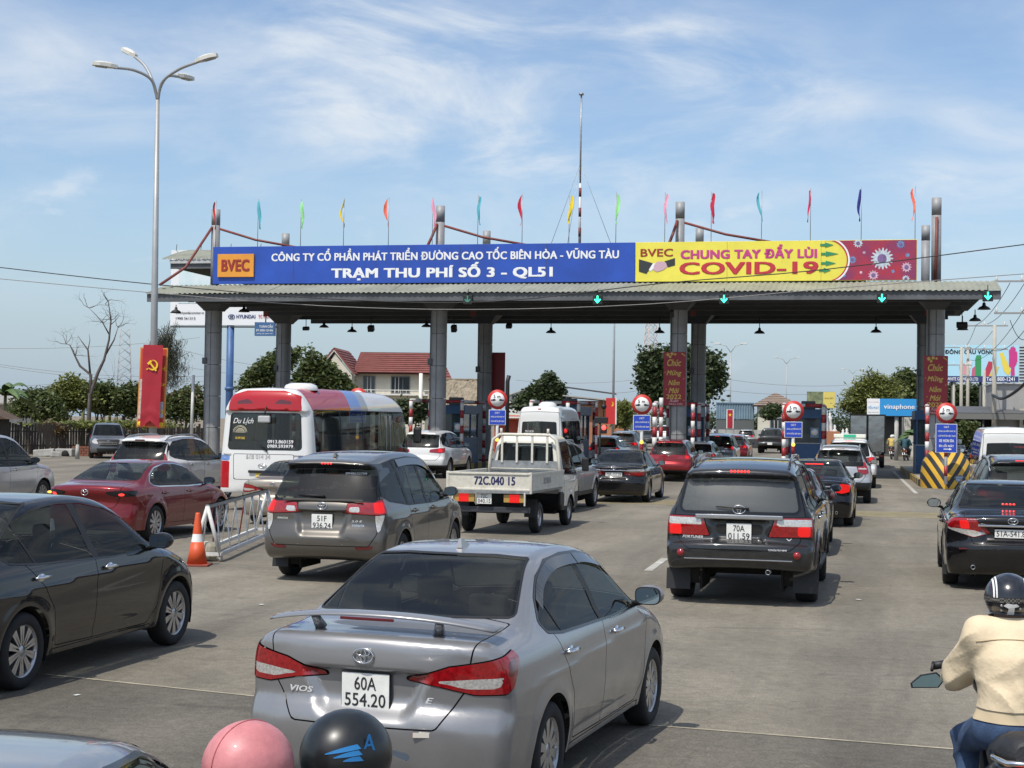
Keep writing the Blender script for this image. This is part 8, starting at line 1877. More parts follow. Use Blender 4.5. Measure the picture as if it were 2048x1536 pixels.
for px, Y, s_, pm, nm, lb, z in ((1488, 215, suv, P_CHAR, 'crossover_car', 'dark oncoming crossover behind the small silver people carrier', .55), (1530, 205, sedan2, P_WHITE, 'saloon_car', 'white oncoming saloon above the dark pickup', .75),
                              (1437, 200, suv, P_LTSILVER, 'crossover_car', 'silver oncoming crossover below the blue containers', .5), (1246, 190, innova, P_LTSILVER, 'people_carrier', 'silver oncoming people carrier right of the red banner pole', .4),
                              (1326, 150, pick, P_WHITE, 'pickup_truck', 'white oncoming pickup behind the striped posts', .3), (1296, 150, suv, P_CHAR, 'crossover_car', 'dark oncoming crossover with a bright bonnet under the blue notice', .0),
                              (1190, 200, sedan2, P_WINE, 'saloon_car', 'dark red oncoming saloon left of the red signal', .3)):
    q = at_depth(px, Y); simple(s_, nm, lb, pm, (q.x + .9, Y + 4.3, z), math.pi + h, 1.0, onc, mir=False)

# --- coach
h = R(13.7)
r, Fn = build_car(bus_s, 'tour_coach', 'white coach with red rear cap and blue stripe behind the pale gold saloon', 'bus', P_WHITE, at_depth(526, 37.4), h, 1.2, None, dict(red_paint=C_RED, blue_paint=C_BLUE, grey_paint=C_GREY))
rear_text(r, Fn, 'Du Lịch', WHITEINK, -.46, 1.97, .46, .0, .16, .35)
rear_text(r, Fn, '0913.860159', WHITEINK, .36, 1.53, .54, .02, .075); rear_text(r, Fn, '0989.593979', WHITEINK, .36, 1.43, .54, .02, .075)
GREYINK = mat('grey_lettering', (.42, .42, .42), .6)
rear_text(r, Fn, '61B 014 34', GREYINK, -.10, 1.20, .52, .02, .105)
rear_text(r, Fn, 'THACO', INK, -.80, 1.23, .2, .02, .04); rear_text(r, Fn, 'HYUNDAI', INK, .74, 1.22, .2, .02, .04)
ST = mat('cream_sticker', (.60, .55, .40), .5)
b = MB(); q = surf_at(Fn, (-.52, -.5, 1.72), HOST)
for ra in (.15, .125, .09): b.tube([(ra * math.cos(a), 0, ra * math.sin(a)) for a in (math.pi * i / 14 for i in range(15))], .006, 5)
for k in range(3): b.box((0, 0, .07 - .03 * k), (.12 + .05 * k, .006, .012))
o = b.obj('arched_sticker', ST, r); o.location = q + Vector((0, -.012, 0))
o['kind'] = 'stuff'
rear_text(r, Fn, 'XE HOP DONG', AMBER if False else mat('yellow_print', (.75, .50, .06), .5), -.52, 1.60, .22, .02, .05)
b = MB(); b.tube([(0, -.0, .22), (.0, -.10, .16), (-.0, -.14, .02)], .016, 8); o = b.obj('mirror_bracket', BLACK, r); o.location = surf_at(Fn, (.06, -.5, 2.10), HOST)
MB().box(Vector((.06, -.16, 2.02)) + Vector((0, surf_at(Fn, (0, -.5, 2.0), HOST).y, 0)), (.26, .07, .15), bevel=.03).obj('rear_mirror', GREYINK, r)
add_wiper(r, Fn, 1.32, .10, -.28, 1.62)
MB().lathe([(.0, .17), (.22, .165), (.32, .12), (.36, .03), (.36, 0)], 28, Matrix.Translation((.35, 1.15, 2.68))).obj('roof_vent', P_WHITE, r)
b = MB(); n = 22; q = surf_at(Fn, (0, -.5, 1.0), HOST) + Vector((0, -.012, 0))
b.tube([(.085 * math.cos(2 * math.pi * i / n), 0, .045 * math.sin(2 * math.pi * i / n)) for i in range(n + 1)], .007, 6, False)
b.tube([(-.03, 0, -.03), (-.018, 0, .03)], .008, 6); b.tube([(.018, 0, -.03), (.03, 0, .03)], .008, 6); b.tube([(-.03, 0, -.006), (.03, 0, .006)], .007, 6)
o = b.obj('emblem', CHROME, r); o.location = q; o['kind'] = 'stuff'
MB().box((.02, surf_at(Fn, (0, -.5, .86), HOST).y - .02, .87), (.62, .05, .06), bevel=.015).obj('plate_lamp_bar', BLACK, r)
MB().box((.02, surf_at(Fn, (0, -.5, .72), HOST).y - .01, .74), (.32, .012, .20)).obj('number_plate', PLATEY, r)
for y in (4.86, 5.14): MB().box((.99, y, 1.62), (.03, .035, 1.05)).obj('door_rail', STEEL, r)
MB().box((1.16, 6.75, 1.65), (.20, .10, .42), bevel=.06).obj('door_mirror', BLACK, r)
MB().sphere((.985, 4.98, 1.18), .03, 10).obj('side_lamp', LITHOT, r)

bus_root = [o for o in bpy.data.objects if o.name == 'tour_coach'][0]; bus_root.scale = (1.2, 1.2, 1.10)
# --- flatbed truck
h = R(15)
TR = place(1080, 1066, (.80, 1.05), h)
tr = thing('flatbed_truck', 'ivory flatbed truck with 72C.040 15 on the tailgate', 'truck', TR, -h, QUEUE)
cabp = base(key='cab', L=4.8, W=.82, H=2.0, h=.035, prof=[(2.92, .55), (2.92, .9), (2.95, 1.5), (3.0, 1.85), (3.12, 1.96), (3.5, 1.99), (3.95, 1.97), (4.15, 1.88), (4.45, 1.45), (4.66, 1.12), (4.76, .95), (4.8, .7), (4.8, .45), (4.6, .35), (3.1, .35)],
            side=[(.2, .79), (.5, .815), (.95, .82), (1.12, .80), (1.2, .77), (1.5, .72), (1.8, .66), (2.0, .58)], taper=[(0, 1), (4.2, 1), (4.8, .94)], pinch=[(0, 0), (6, 0)], belt=1.15, axles=(1.05, 3.72), R=.315, arch=.37, tw=.17, rim=.18,
            track=1.42, cr=.0, cf=.12, sill=.36, crown=.05, fr=.09, wstyle='steel', clad=.72,
            cuts=[dict(k='rear', n='rear_window', poly=[(-.56, 1.36), (.56, 1.36), (.52, 1.72), (-.52, 1.72)], r=.05, m='glass', sym=False, ymax=3.4, trim=.02, two=False),
                  dict(k='side', n='side_window', poly=[(3.22, 1.16), (3.24, 1.78), (3.9, 1.80), (4.1, 1.70), (4.42, 1.18), (4.4, 1.12)], r=.02, m='glass', trim=.02, off=-.004),
                  dict(k='side', n='door', poly=[(3.14, .46), (3.14, 1.12), (4.44, 1.10), (4.5, .95), (4.1, .8), (4.04, .46)], r=.02, m='paint', gap=.012),
                  dict(k='front', n='windscreen', poly=[(0, 1.2), (.7, 1.2), (.6, 1.85), (0, 1.86)], r=.02, m='glass', ymin=3.9)])
Fc, parts = shell_parts(cabp)
for n_, me, k_, up in parts:
    c = me.copy(); c.materials.clear(); c.materials.append({**MATKEY, 'paint': P_IVORY}[k_]); link(n_ if n_ != 'body' else 'cab', c, tr)
add_wheels(tr, cabp)
BARE = mat('bare_zinc_sheet', (.30, .31, .31), .5, .5, noise=.35, nscale=7)
RUSTY = mat('ivory_chipped_paint', (.64, .62, .54), .5, noise=.6, nscale=9, noise2=(.50, .46, .38))
MB().box((0, 2.4, .50), (.7, 4.2, .16)).box((0, 3.7, .42), (1.2, 1.2, .3)).obj('chassis', UNDER, tr)['kind'] = 'stuff'
MB().box((0, 1.42, .86), (1.66, 2.86, .06)).obj('bed_floor', BARE, tr)
tg = MB().box((0, .03, 1.06), (1.70, .035, .34), bevel=.006).obj('tailgate', RUSTY, tr)
b = MB()
for z in (.90, 1.22): b.box((0, .005, z), (1.70, .03, .045), bevel=.010)
b.obj('tailgate_rib', RUSTY, tg)['kind'] = 'stuff'
text('72C.040 15', mat('navy_lettering', (.02, .02, .09), .5), tg, (.12, .010, 1.075), .84, .17, .035)
for k in (-1, 1):
    sd = MB().box((k * .845, 1.46, 1.06), (.03, 2.80, .34), bevel=.006).obj('side_board', RUSTY, tr)
    for z in (.905, 1.21): MB().box((k * .865, 1.46, z), (.016, 2.80, .05), bevel=.006).obj('board_rib', RUSTY, sd)
    MB().box((k * .85, .03, 1.04), (.06, .06, .42), bevel=.01).obj('corner_post', RUSTY, tr)
    MB().box((k * .74, .0, .72), (.03, .03, .26), bevel=.005).obj('latch', RUSTY, tr)
text('72C.040 15', GREYINK, tr, (.8685, 1.35, 1.06), .62, .13, .03, Matrix(((0, 0, 1, 0), (1, 0, 0, 0), (0, 1, 0, 0), (0, 0, 0, 1))))
b = MB(); b.tube([(-.80, 2.80, .95), (-.76, 2.80, 1.5), (-.70, 2.80, 1.86), (-.55, 2.80, 1.97), (.55, 2.80, 1.97), (.70, 2.80, 1.86), (.76, 2.80, 1.5), (.80, 2.80, .95)], .035, 10)
b.obj('rack_hoop', RUSTY, tr)
for x in (-.50, -.17, .17, .50): MB().box((x, 2.80, 1.68), (.045, .03, .62)).obj('rack_bar', RUSTY, tr)
for x in (-.52, .52): MB().tube([(x, 2.80, 1.97), (x, 2.78, 2.10)], .028, 8).obj('rack_peg', RUSTY, tr)
MB().box((0, 2.82, 1.29), (1.58, .02, .24)).obj('headboard', BARE, tr)
MB().tube([(-.74, 2.78, 1.24), (.74, 2.78, 1.24)], .012, 6).obj('headboard_bar', RUSTY, tr)
MB().box((0, .16, .50), (1.62, .07, .11), bevel=.008).obj('rear_bumper', mat('dark_steel_bar', (.06, .062, .07), .5, .5), tr)
for k in (-1, 1):
    MB().box((k * .52, .07, .73), (.44, .06, .16), bevel=.01).obj('tail_lamp', mat('lamp_amber_dull', (.42, .26, .06), .25, coat=1), tr)
    MB().box((k * .52, .035, .73), (.20, .02, .16), bevel=.008).obj('brake_lamp', LIT, tr)
    MB().box((k * .70, .62, .52), (.24, .02, .36), rot=(R(-6), 0, 0)).obj('mud_flap', BLACK, tr)
    b = MB(); b.tube([(k * .80, 4.25, 1.25), (k * 1.0, 4.3, 1.32), (k * 1.0, 4.3, 1.20)], .014, 6); b.obj('mirror_arm', BLACK, tr)
    MB().box((k * 1.02, 4.28, 1.32), (.16, .07, .30), bevel=.035).obj('door_mirror', BLACK, tr)
add_plate(tr, Vector((-.10, .06, .72)), 'square', ('72C', '040.15'))
MB().box((.80, 2.86, .62), (.06, .30, .28), bevel=.02).obj('tool_box', BLACK, tr)

# --- black box truck
q = at_depth(1735, 84)
bt = thing('box_truck', 'black box truck with mirror-shiny rear doors right of the taxi', 'truck', q, -R(12.6), QUEUE)
SHINY = mat('polished_steel_door', (.42, .43, .43), .12, 1.0, bump=.35, bscale=1.6)
MB().box((0, 2.2, 1.85), (1.92, 4.2, 2.08), bevel=.02).obj('box_body', BLACK, bt)
for k in (-1, 1):
    d = MB().box((k * .475, .07, 1.85), (.88, .04, 1.96)).obj('rear_door', SHINY, bt)
    for x in (-.44, .44): MB().box((k * .475 + x, .04, 1.85), (.05, .05, 2.02)).obj('door_edge', BLACK, d)
MB().box((0, .04, 2.87), (1.92, .08, .08)).obj('box_rim', BLACK, bt)
MB().box((0, 3.5, .62), (.8, 6.2, .25)).obj('chassis', UNDER, bt)
MB().box((0, 5.3, 1.45), (1.8, 1.7, 1.7), bevel=.12).obj('cab', P_BLACK2, bt)
MB().box((0, .1, .48), (1.7, .1, .12)).obj('rear_bumper', BLACK, bt)
wt, wr = wheel_meshes(.40, .22, .24, 8, 'steel')
for y in (1.1, 5.2):
    for k in (-1, 1):
        e = empty('wheel', (k * .80, y, .40), 0 if k > 0 else math.pi, parent=bt); link('tyre', wt, e); link('rim', wr, e)
for k in (-1, 1): MB().box((k * .72, .05, .66), (.26, .05, .11)).obj('tail_lamp', RED, bt)
# ------------------------------------------------------------------ motorbikes and riders
def cone_sdf(x, y, z, a, b, ra, rb):
    a, b = np.array(a, float), np.array(b, float); d = b - a
    px, py, pz = x - a[0], y - a[1], z - a[2]
    t = np.clip((px * d[0] + py * d[1] + pz * d[2]) / max(d @ d, 1e-9), 0, 1)
    return np.sqrt((px - d[0] * t) ** 2 + (py - d[1] * t) ** 2 + (pz - d[2] * t) ** 2) - (ra + (rb - ra) * t)
SIT = dict(pelvis=(0, 0, .86), waist=(0, .02, 1.0), chest=(0, .09, 1.22), neck=(0, .13, 1.44), head=(0, .15, 1.545), shl=(-.185, .09, 1.36), shr=(.185, .09, 1.36), ell=(-.30, .22, 1.10), elr=(.30, .22, 1.10),
           hal=(-.30, .50, 1.03), har=(.30, .50, 1.03), hipl=(-.095, .03, .84), hipr=(.095, .03, .84), knl=(-.19, .46, .70), knr=(.19, .46, .70), anl=(-.19, .36, .32), anr=(.19, .36, .32))
def person(label, loc, rz, shirt, trousers, helmet, pose=SIT, h=.03, scale=1.0, skin=None, group=None, hem=.90, sleeve=1.0, fold=0.0):
    J = dict(SIT); J.update(pose or {})
    t = thing('person', label, 'person', loc, rz, group, scale)
    SKN = skin or mat('skin', (.36, .20, .13), .55)
    segs = [('pelvis', 'waist', .150, .142), ('waist', 'chest', .142, .160), ('chest', 'neck', .155, .062), ('shl', 'shr', .074, .074), ('shl', 'ell', .070, .056), ('shr', 'elr', .070, .056), ('ell', 'hal', .048, .034), ('elr', 'har', .048, .034),
            ('hipl', 'knl', .098, .068), ('hipr', 'knr', .098, .068), ('knl', 'anl', .062, .044), ('knr', 'anr', .062, .044), ('neck', 'head', .058, .075)]
    def body(x, y, z):
        d = None
        for a, b, ra, rb in segs:
            c = cone_sdf(x, y, z, J[a], J[b], ra, rb); d = c if d is None else smin(d, c, .05)
        hd = J['head']; c = np.sqrt(((x - hd[0]) / .078) ** 2 + ((y - hd[1] - .012) / .098) ** 2 + ((z - hd[2]) / .118) ** 2); d = smin(d, (c - 1) * .085, .03)
        d = smin(d, cone_sdf(x, y, z, (hd[0], hd[1] + .095, hd[2] - .01), (hd[0], hd[1] + .115, hd[2] - .03), .010, .014), .015)          # nose
        for k in ('l', 'r'):
            a = J['an' + k]; d = smin(d, cone_sdf(x, y, z, (a[0], a[1] - .03, a[2] - .05), (a[0], a[1] + .16, a[2] - .06), .045, .035), .03)
            hnd = J['ha' + k]; s_ = -1 if k == 'l' else 1
            d = smin(d, cone_sdf(x, y, z, hnd, (hnd[0], hnd[1] + .06, hnd[2] + .005), .032, .034), .02)                                      # palm
            for f_ in range(4):                                                                                                             # fingers closed on the grip
                fx = hnd[0] + s_ * (-.030 + .020 * f_); ln = (.052, .060, .056, .044)[f_]
                d = smin(d, cone_sdf(x, y, z, (fx, hnd[1] + .075, hnd[2] + .015), (fx, hnd[1] + .075 + ln * .55, hnd[2] - .005), .0095, .009), .006)
                d = smin(d, cone_sdf(x, y, z, (fx, hnd[1] + .075 + ln * .55, hnd[2] - .005), (fx, hnd[1] + .075 + ln * .30, hnd[2] - .038), .009, .008), .006)
            d = smin(d, cone_sdf(x, y, z, (hnd[0] - s_ * .03, hnd[1] + .03, hnd[2] - .01), (hnd[0] - s_ * .042, hnd[1] + .075, hnd[2] - .03), .012, .010), .01)   # thumb
        return d
    lo, hi = (-.55, -.30, .18), (.55, .80, 1.78)
    P, N_, T = surf_nets(body, lo, hi, h); link('body', np_mesh('body', P, T, SKN, N_), t)
    def cloth(infl):
        def F(x, y, z):
            d = body(x, y, z) - infl
            if fold:                                        # creases at the waist, along the sleeves and across the back
                rd = lambda q: .5 - np.abs(np.sin(q))
                d = d - fold * (rd(15 * z + 7 * x + 3 * np.sin(9 * x + 4 * y)) * np.exp(-((z - 1.03) / .09) ** 2) + .9 * rd(20 * (z + .6 * y) + 6 * np.abs(x)) * sstep(np.abs(x), .17, .26) + .45 * rd(9 * z - 11 * x + 2 * np.sin(6 * z)) * sstep(z, 1.02, 1.15) * sstep(z, 1.4, 1.25))
            return d
        return F
    def dist(P, a, b): return cone_sdf(P[:, 0], P[:, 1], P[:, 2], J[a], J[b], 0, 0)
    m = surf_nets(cloth(.026 if fold else .016), lo, hi, h)
    _, m = clip(m, m[0][:, 2] - hem + .25 * (m[0][:, 1] > .28) * 0)                               # hem
    P = m[0]; m, _ = clip(m, np.where(np.hypot(P[:, 0], P[:, 1] - J['neck'][1]) < .13, P[:, 2] - (J['neck'][2] + .012), -1.0))   # collar
    if sleeve < 1:
        for k in ('l', 'r'):
            e, s_, hh = np.array(J['el' + k]), np.array(J['sh' + k]), np.array(J['ha' + k]); P = m[0]
            q = (P - s_) @ (e - s_) / ((e - s_) @ (e - s_)); near = np.abs(P[:, 0]) - .16
            m = clip(m, np.where((near > 0) & (np.sign(P[:, 0]) == np.sign(e[0])), q - sleeve, -1.0))[0]
    else:
        m, _ = clip(m, m[0][:, 1] - (J['hal'][1] - .035))
    # legs that pass above the hem are trousers
    P = m[0]; lg = np.minimum(np.minimum(dist(P, 'hipl', 'knl') - .12, dist(P, 'hipr', 'knr') - .12), 9); up_ = np.minimum(dist(P, 'pelvis', 'waist'), np.minimum(dist(P, 'shl', 'ell'), np.minimum(dist(P, 'ell', 'hal'), np.minimum(dist(P, 'shr', 'elr'), dist(P, 'elr', 'har'))))) - .19
    keep = clip(m, np.where((lg < 0) & (up_ > 0), 1.0, -1.0))[0] if len(P) else m
    if fold:                                                                                         # ribbed hem band
        band, keep = clip(keep, keep[0][:, 2] - hem - .065)
        link('hem_band', np_mesh('hem_band', band[0] - band[1] * .008, band[2], mat('beige_rib', (.57, .46, .30), .9), band[1]), t)
    if fold:
        Fc_ = cloth(.027)
        for z_, y_ in ((1.325, 0), (1.30, 1)):
            if y_: continue
            q_ = [surf_at(Fc_, (x_, -.6, z_ + .02 * math.cos(x_ * 9)), (0, 1, 0)) + Vector((0, -.001, 0)) for x_ in np.linspace(-.19, .19, 15)]
            MB().tube(q_, .0035, 5).obj('yoke_seam', mat('beige_seam', (.42, .32, .19), .9), t)
    link('jacket' if fold else 'shirt', np_mesh('jacket', keep[0], keep[2], shirt, keep[1]), t)
    m = surf_nets(cloth(.012), lo, hi, h); m, _ = clip(m, m[0][:, 2] - hem - .03); P = m[0]
    m, _ = clip(m, np.where(np.minimum(dist(P, 'ell', 'hal'), dist(P, 'elr', 'har')) < .075, 1.0, -1.0)); _, m = clip(m, m[0][:, 2] - .36)
    link('trousers', np_mesh('trousers', m[0], m[2], trousers, m[1]), t)
    if helmet: helmet(t, Vector(J['head']))
    return t
def helmet_shell(par, c, r, m, low=-.35, back=1.12, name='helmet', n=28, tilt=0):
    prof = [(r * math.cos(a), r * 1.02 * math.sin(a)) for a in [low + (math.pi / 2 - low) * k / 14 for k in range(15)]]
    prof = [(r * .90, r * math.sin(low) * 1.0)] + prof
    M = Matrix.Translation(c) @ Matrix.Rotation(tilt, 4, 'X') @ Matrix.Diagonal((1, back, 1, 1)); b = MB(); b.lathe(prof, n, M); b.quad
    return b.obj(name, m, par)
def h_plain(m, r=.132, peak=None, low=-.62):
    def f(par, hd):
        c = hd + Vector((0, 0, .03)); e = empty('helmet', c, parent=par); helmet_shell(e, Vector((0, 0, 0)), r, m, low, 1.12, 'shell')
        if peak:
            b = MB(); pts = []
            for k in range(9):
                a = math.pi * (.2 + .6 * k / 8); pts.append((math.cos(a), math.sin(a)))
            for (x0, y0), (x1, y1) in zip(pts[:-1], pts[1:]): b.quad([(x0 * r, y0 * r * 1.12, .0), (x1 * r, y1 * r * 1.12, .0), (x1 * r * 1.15, y1 * r * 1.75, -.03), (x0 * r * 1.15, y0 * r * 1.75, -.03)])
            b.obj('peak', peak, e)
        return e
    return f
def motorbike(label, loc, rz, body_m, seat_m=None, group=None, scale=1.0, plate=True, mirrors=True, rack=False, lit=True, fine=True):
    t = thing('motorbike', label, 'motorbike', loc, rz, group, scale); SEAT = seat_m or mat('seat_vinyl', (.018, .018, .019), .5, bump=.2, bscale=70)
    tm, rm = wheel_meshes(.285, .085, .215, 8)
    for y in (-.42, .84): e = empty('wheel', (0, y, .285), 0, parent=t); link('tyre', tm, e); link('rim', rm, e)
    b = MB(); b.tube([(0, -.52, .72), (0, -.35, .66), (0, -.05, .56), (0, .15, .42), (0, .38, .40), (0, .52, .66), (0, .60, .92)], [.07, .13, .14, .12, .10, .11, .08], 14); b.obj('fairing', body_m, t)
    b = MB(); b.tube([(0, -.58, .80), (0, -.42, .775), (0, -.1, .70), (0, .16, .68), (0, .24, .68)], [.05, .11, .12, .10, .04], 14); o = b.obj('seat', SEAT, t); o.scale = (1, 1, 1)
    b = MB(); b.box((0, .05, .30), (.20, .34, .24), bevel=.05); b.obj('engine', mat('engine_grey', (.10, .10, .10), .5, .5), t)
    MB().tube([(.13, -.55, .42), (.14, -.1, .36), (.10, .2, .26)], [.055, .05, .025], 10).obj('exhaust_pipe', STEEL, t)
    for sx in (-1, 1):
        MB().tube([(sx * .055, .84, .285), (sx * .055, .68, .66), (sx * .05, .62, .9)], .022, 8).obj('fork', STEEL, t)
        MB().tube([(sx * .06, .60, .99), (sx * .20, .58, 1.03), (sx * .315, .53, 1.02)], [.018, .016, .016], 8).obj('handlebar', BLACK, t)
        MB().tube([(sx * .24, .57, 1.03), (sx * .32, .53, 1.02)], .021, 10).obj('grip', BLACK, t)
        if mirrors:
            MB().tube([(sx * .22, .58, 1.03), (sx * .27, .56, 1.12), (sx * .36, .55, 1.19)], .008, 6).obj('mirror_stem', BLACK, t)
            b = MB(); b.sphere((sx * .39, .56, 1.21), (.07, .025, .045), 14); b.obj('mirror_shell', BLACK, t); MB().sphere((sx * .39, .545, 1.21), (.058, .015, .036), 14).obj('mirror_glass', MIRROR, t)
    MB().sphere((0, .66, .95), (.12, .10, .13), 16).obj('headlamp_cowl', body_m, t); b = MB(); b.tube([(0, .60, .58), (0, .86, .60), (0, 1.04, .52), (0, 1.14, .40)], [.04, .065, .07, .03], 10); b.obj('front_mudguard', body_m, t)
    MB().tube([(0, -.5, .66), (0, -.62, .56), (0, -.74, .42)], [.08, .085, .06], 10).obj('rear_mudguard', BLACK, t)
    MB().sphere((0, -.60, .665), (.085, .045, .05), 16).obj('tail_lamp', LIT if lit else RED, t)
    for sx in (-1, 1): MB().sphere((sx * .15, -.58, .63), (.045, .04, .035), 12).obj('indicator', mat('indicator_amber', (.62, .22, .03), .25, coat=1), t)
    b = MB(); b.tube([(-.12, -.30, .76), (-.135, -.50, .775), (-.09, -.62, .775), (.09, -.62, .775), (.135, -.50, .775), (.12, -.30, .76)], .013, 8); b.obj('grab_rail', CHROME, t)
    if plate: MB().box((0, -.74, .47), (.19, .012, .14), rot=(R(-18), 0, 0)).obj('number_plate', PLATE, t)
    MB().tube([(-.14, .05, .20), (-.02, 0, .03)], .012, 6).obj('stand', BLACK, t)
    return t
JEANS = mat('blue_jeans', (.045, .085, .17), .85, noise=.45, nscale=9, bump=.3, bscale=160); BEIGE = mat('beige_jacket_cloth', (.66, .54, .365), .8, noise=.10, nscale=4, bump=.25, bscale=26)
HBLACK = mat('helmet_gloss_black', (.012, .013, .017), .22, coat=.6); HPINK = mat('helmet_pink', (.56, .20, .205), .48, coat=.2, noise=.22, nscale=14, bump=.05, bscale=60); HMATT = mat('helmet_matt_black', (.010, .012, .013), .36, coat=.15, noise=.3, nscale=30); HWHITE = mat('helmet_white', (.68, .67, .62), .35)
CHECK = mat('check_print', (.03, .03, .03), .4)
def _check():
    nt = CHECK.node_tree; N, L = nt.nodes, nt.links; tc = N.new('ShaderNodeTexCoord'); c = N.new('ShaderNodeTexChecker'); c.inputs['Scale'].default_value = 95; c.inputs['Color1'].default_value = (.16, .15, .13, 1); c.inputs['Color2'].default_value = (.012, .012, .012, 1)
    L.new(tc.outputs['Object'], c.inputs['Vector']); L.new(c.outputs[0], N['Principled BSDF'].inputs['Base Color'])
_check()
def h_striped(par, hd):
    r = .130; c = hd + Vector((0, -.005, .035)); e = empty('helmet', c, parent=par); helmet_shell(e, Vector((0, 0, 0)), r, HBLACK, -.72, 1.14, 'shell', 36)
    def arc(x, w, m, rr, name, a0=-.2, a1=2.6):
        b = MB(); prev = None
        for k in range(25):
            a = math.pi - (a0 + (a1 - a0) * k / 24)                      # from the back over the top
            row = []
            for xx in (x - w, x + w):
                q = math.sqrt(max(rr * rr - xx * xx, 0)); row.append((xx, q * math.cos(a) * 1.14, q * math.sin(a) * 1.02))
            if prev: b.quad([prev[0], prev[1], row[1], row[0]])
            prev = row
        b.obj(name, m, e)
    for sx in (-1, 1): arc(sx * .083, .011, SIGNWHITE, r + .0012, 'white_stripe', .03); arc(sx * .083, .0028, HBLACK, r + .0022, 'stripe_line', .03); arc(sx * .116, .016, PRED, r + .001, 'red_patch', .05, 1.0)
    b = MB(); b.lathe([((r + .0025) * math.cos(a), (r + .0025) * 1.02 * math.sin(a)) for a in (-.14, -.05, .05)], 60, Matrix.Diagonal((1, 1.14, 1, 1))); b.obj('check_band', CHECK, e)
    pts = [(-.04, .02), (-.02, .035), (.01, .03), (.03, .032), (.045, .018), (.02, .012), (.018, -.03), (-.018, -.03), (-.012, .006)]
    b = MB(); vs = [(x - .004, -1.14 * math.sqrt(max((r + .003) ** 2 - x * x - ((z - .055) / 1.02) ** 2, 0)), z - .055) for x, z in pts]; b.bm.faces.new([b.bm.verts.new(v) for v in vs]); b.obj('worn_sticker', SIGNWHITE, e)
    for x, z in ((-.05, -.062), (.045, -.05), (-.052, -.035)): MB().sphere((x, -1.14 * math.sqrt(r * r - x * x - z * z), z), (.008, .003, .008), 10).obj('snap_button', STEEL, e)
# rider in the beige jacket
hR = R(11); base_r = Vector(((2026 - CX) / F_PX * 7.45, 7.45, 0))
motorbike('dark motorbike with a chrome grab rail under the beige jacket rider', base_r, -hR, mat('bike_dark', (.02, .02, .022), .3, coat=.5), None, 'motorbikes in the queue', 1.0, mirrors=False)
bk = [o for o in bpy.data.objects if o.name.startswith('motorbike')][-1]
MB().tube([(-.27, .56, 1.03), (-.32, .54, 1.035), (-.33, .50, 1.0)], .009, 6).obj('mirror_stem', BLACK, bk)
MS = Matrix.Translation((-.355, .46, .965)) @ FACE
pent = [(-.085, -.028), (-.080, -.050), (.055, -.042), (.085, .0), (.045, .035), (-.035, .018)]
MB().prism(pent, .02, MS).obj('mirror_shell', BLACK, bk); MB().prism([(x * .9, z * .86 - .001) for x, z in pent], .003, Matrix.Translation((0, -.0215, 0)) @ MS).obj('mirror_glass', mat('blue_mirror_glass', (.40, .62, .72), .05, 1.0), bk)
MB().tube([(-.30, .60, 1.02), (-.24, .64, 1.01)], .010, 6).obj('red_lever', PRED, bk)
person('rider in a beige jacket and blue jeans wearing a black helmet with white stripes', base_r + Vector((0, 0, .07)), -hR, BEIGE, JEANS, h_striped, dict(ell=(-.268, .24, 1.09), elr=(.268, .24, 1.09), hal=(-.28, .50, 1.05), har=(.28, .50, 1.05), head=(0, .13, 1.52), chest=(0, .06, 1.2), shl=(-.152, .07, 1.345), shr=(.152, .07, 1.345)), .013, .875, None, 'riders on motorbikes', .90, 1.0, .017)
# two riders at the bottom edge
def h_pink(par, hd):
    e = h_plain(HPINK, .142, None, -.85)(par, hd); b = MB(); n = 20; b.tube([(.0, -(.1435) * 1.12 * math.cos(a), (.1435) * 1.02 * math.sin(a)) for a in [math.pi * k / n for k in range(n + 1)]], .0016, 4); b.obj('seam', mat('pink_seam', (.42, .12, .13), .6), e)
def h_wing(par, hd):
    e = h_plain(HMATT, .156, HMATT, -.80)(par, hd); WB = mat('wing_blue', (.02, .17, .42), .4)
    r = .1580
    def onshell(a, el): return Vector((r * math.cos(el) * math.cos(a), r * 1.12 * math.cos(el) * math.sin(a), r * 1.02 * math.sin(el)))
    for k in range(3):
        up_ = [(-1.22 + .20 * k, .22 - .07 * k), (-.50 + .02 * k, .42 - .13 * k)]; dn = [(-1.20 + .20 * k, .205 - .07 * k), (-.42 + .02 * k, .32 - .13 * k)]
        b = MB(); n = 8; L2 = []
        for i in range(n + 1):
            q = i / n; L2.append((onshell(up_[0][0] + (up_[1][0] - up_[0][0]) * q, up_[0][1] + (up_[1][1] - up_[0][1]) * q + .03 * math.sin(math.pi * q)), onshell(dn[0][0] + (dn[1][0] - dn[0][0]) * q, dn[0][1] + (dn[1][1] - dn[0][1]) * q)))
        for i in range(n): b.quad([L2[i][0], L2[i + 1][0], L2[i + 1][1], L2[i][1]])
        b.obj('wing_print', WB, e)
    text('A', WB, e, onshell(-.22, .42) * 1.015, .05, .06, .02, Matrix.Rotation(R(75), 4, 'Z') @ FACE)
mid = Vector(((708 - CX) / F_PX * 4.5, 4.5, 0)); pk = Vector(((514 - CX) / F_PX * 4.2, 4.2, 0)); hd2 = math.atan2(mid.x - pk.x, mid.y - pk.y); sc2 = .815
dirv = Vector((math.sin(hd2), math.cos(hd2), 0))
motorbike('motorbike carrying two riders at the bottom edge, mostly out of frame', mid - dirv * .24, -hd2, mat('bike_red', (.25, .02, .02), .3, coat=.5), None, 'motorbikes in the queue', .93)
person('rider with a matt black helmet printed with a blue wing at the bottom edge', mid - dirv * .13, -hd2, mat('dark_shirt', (.05, .05, .06), .8), JEANS, h_wing, None, .03, sc2, None, 'riders on motorbikes')
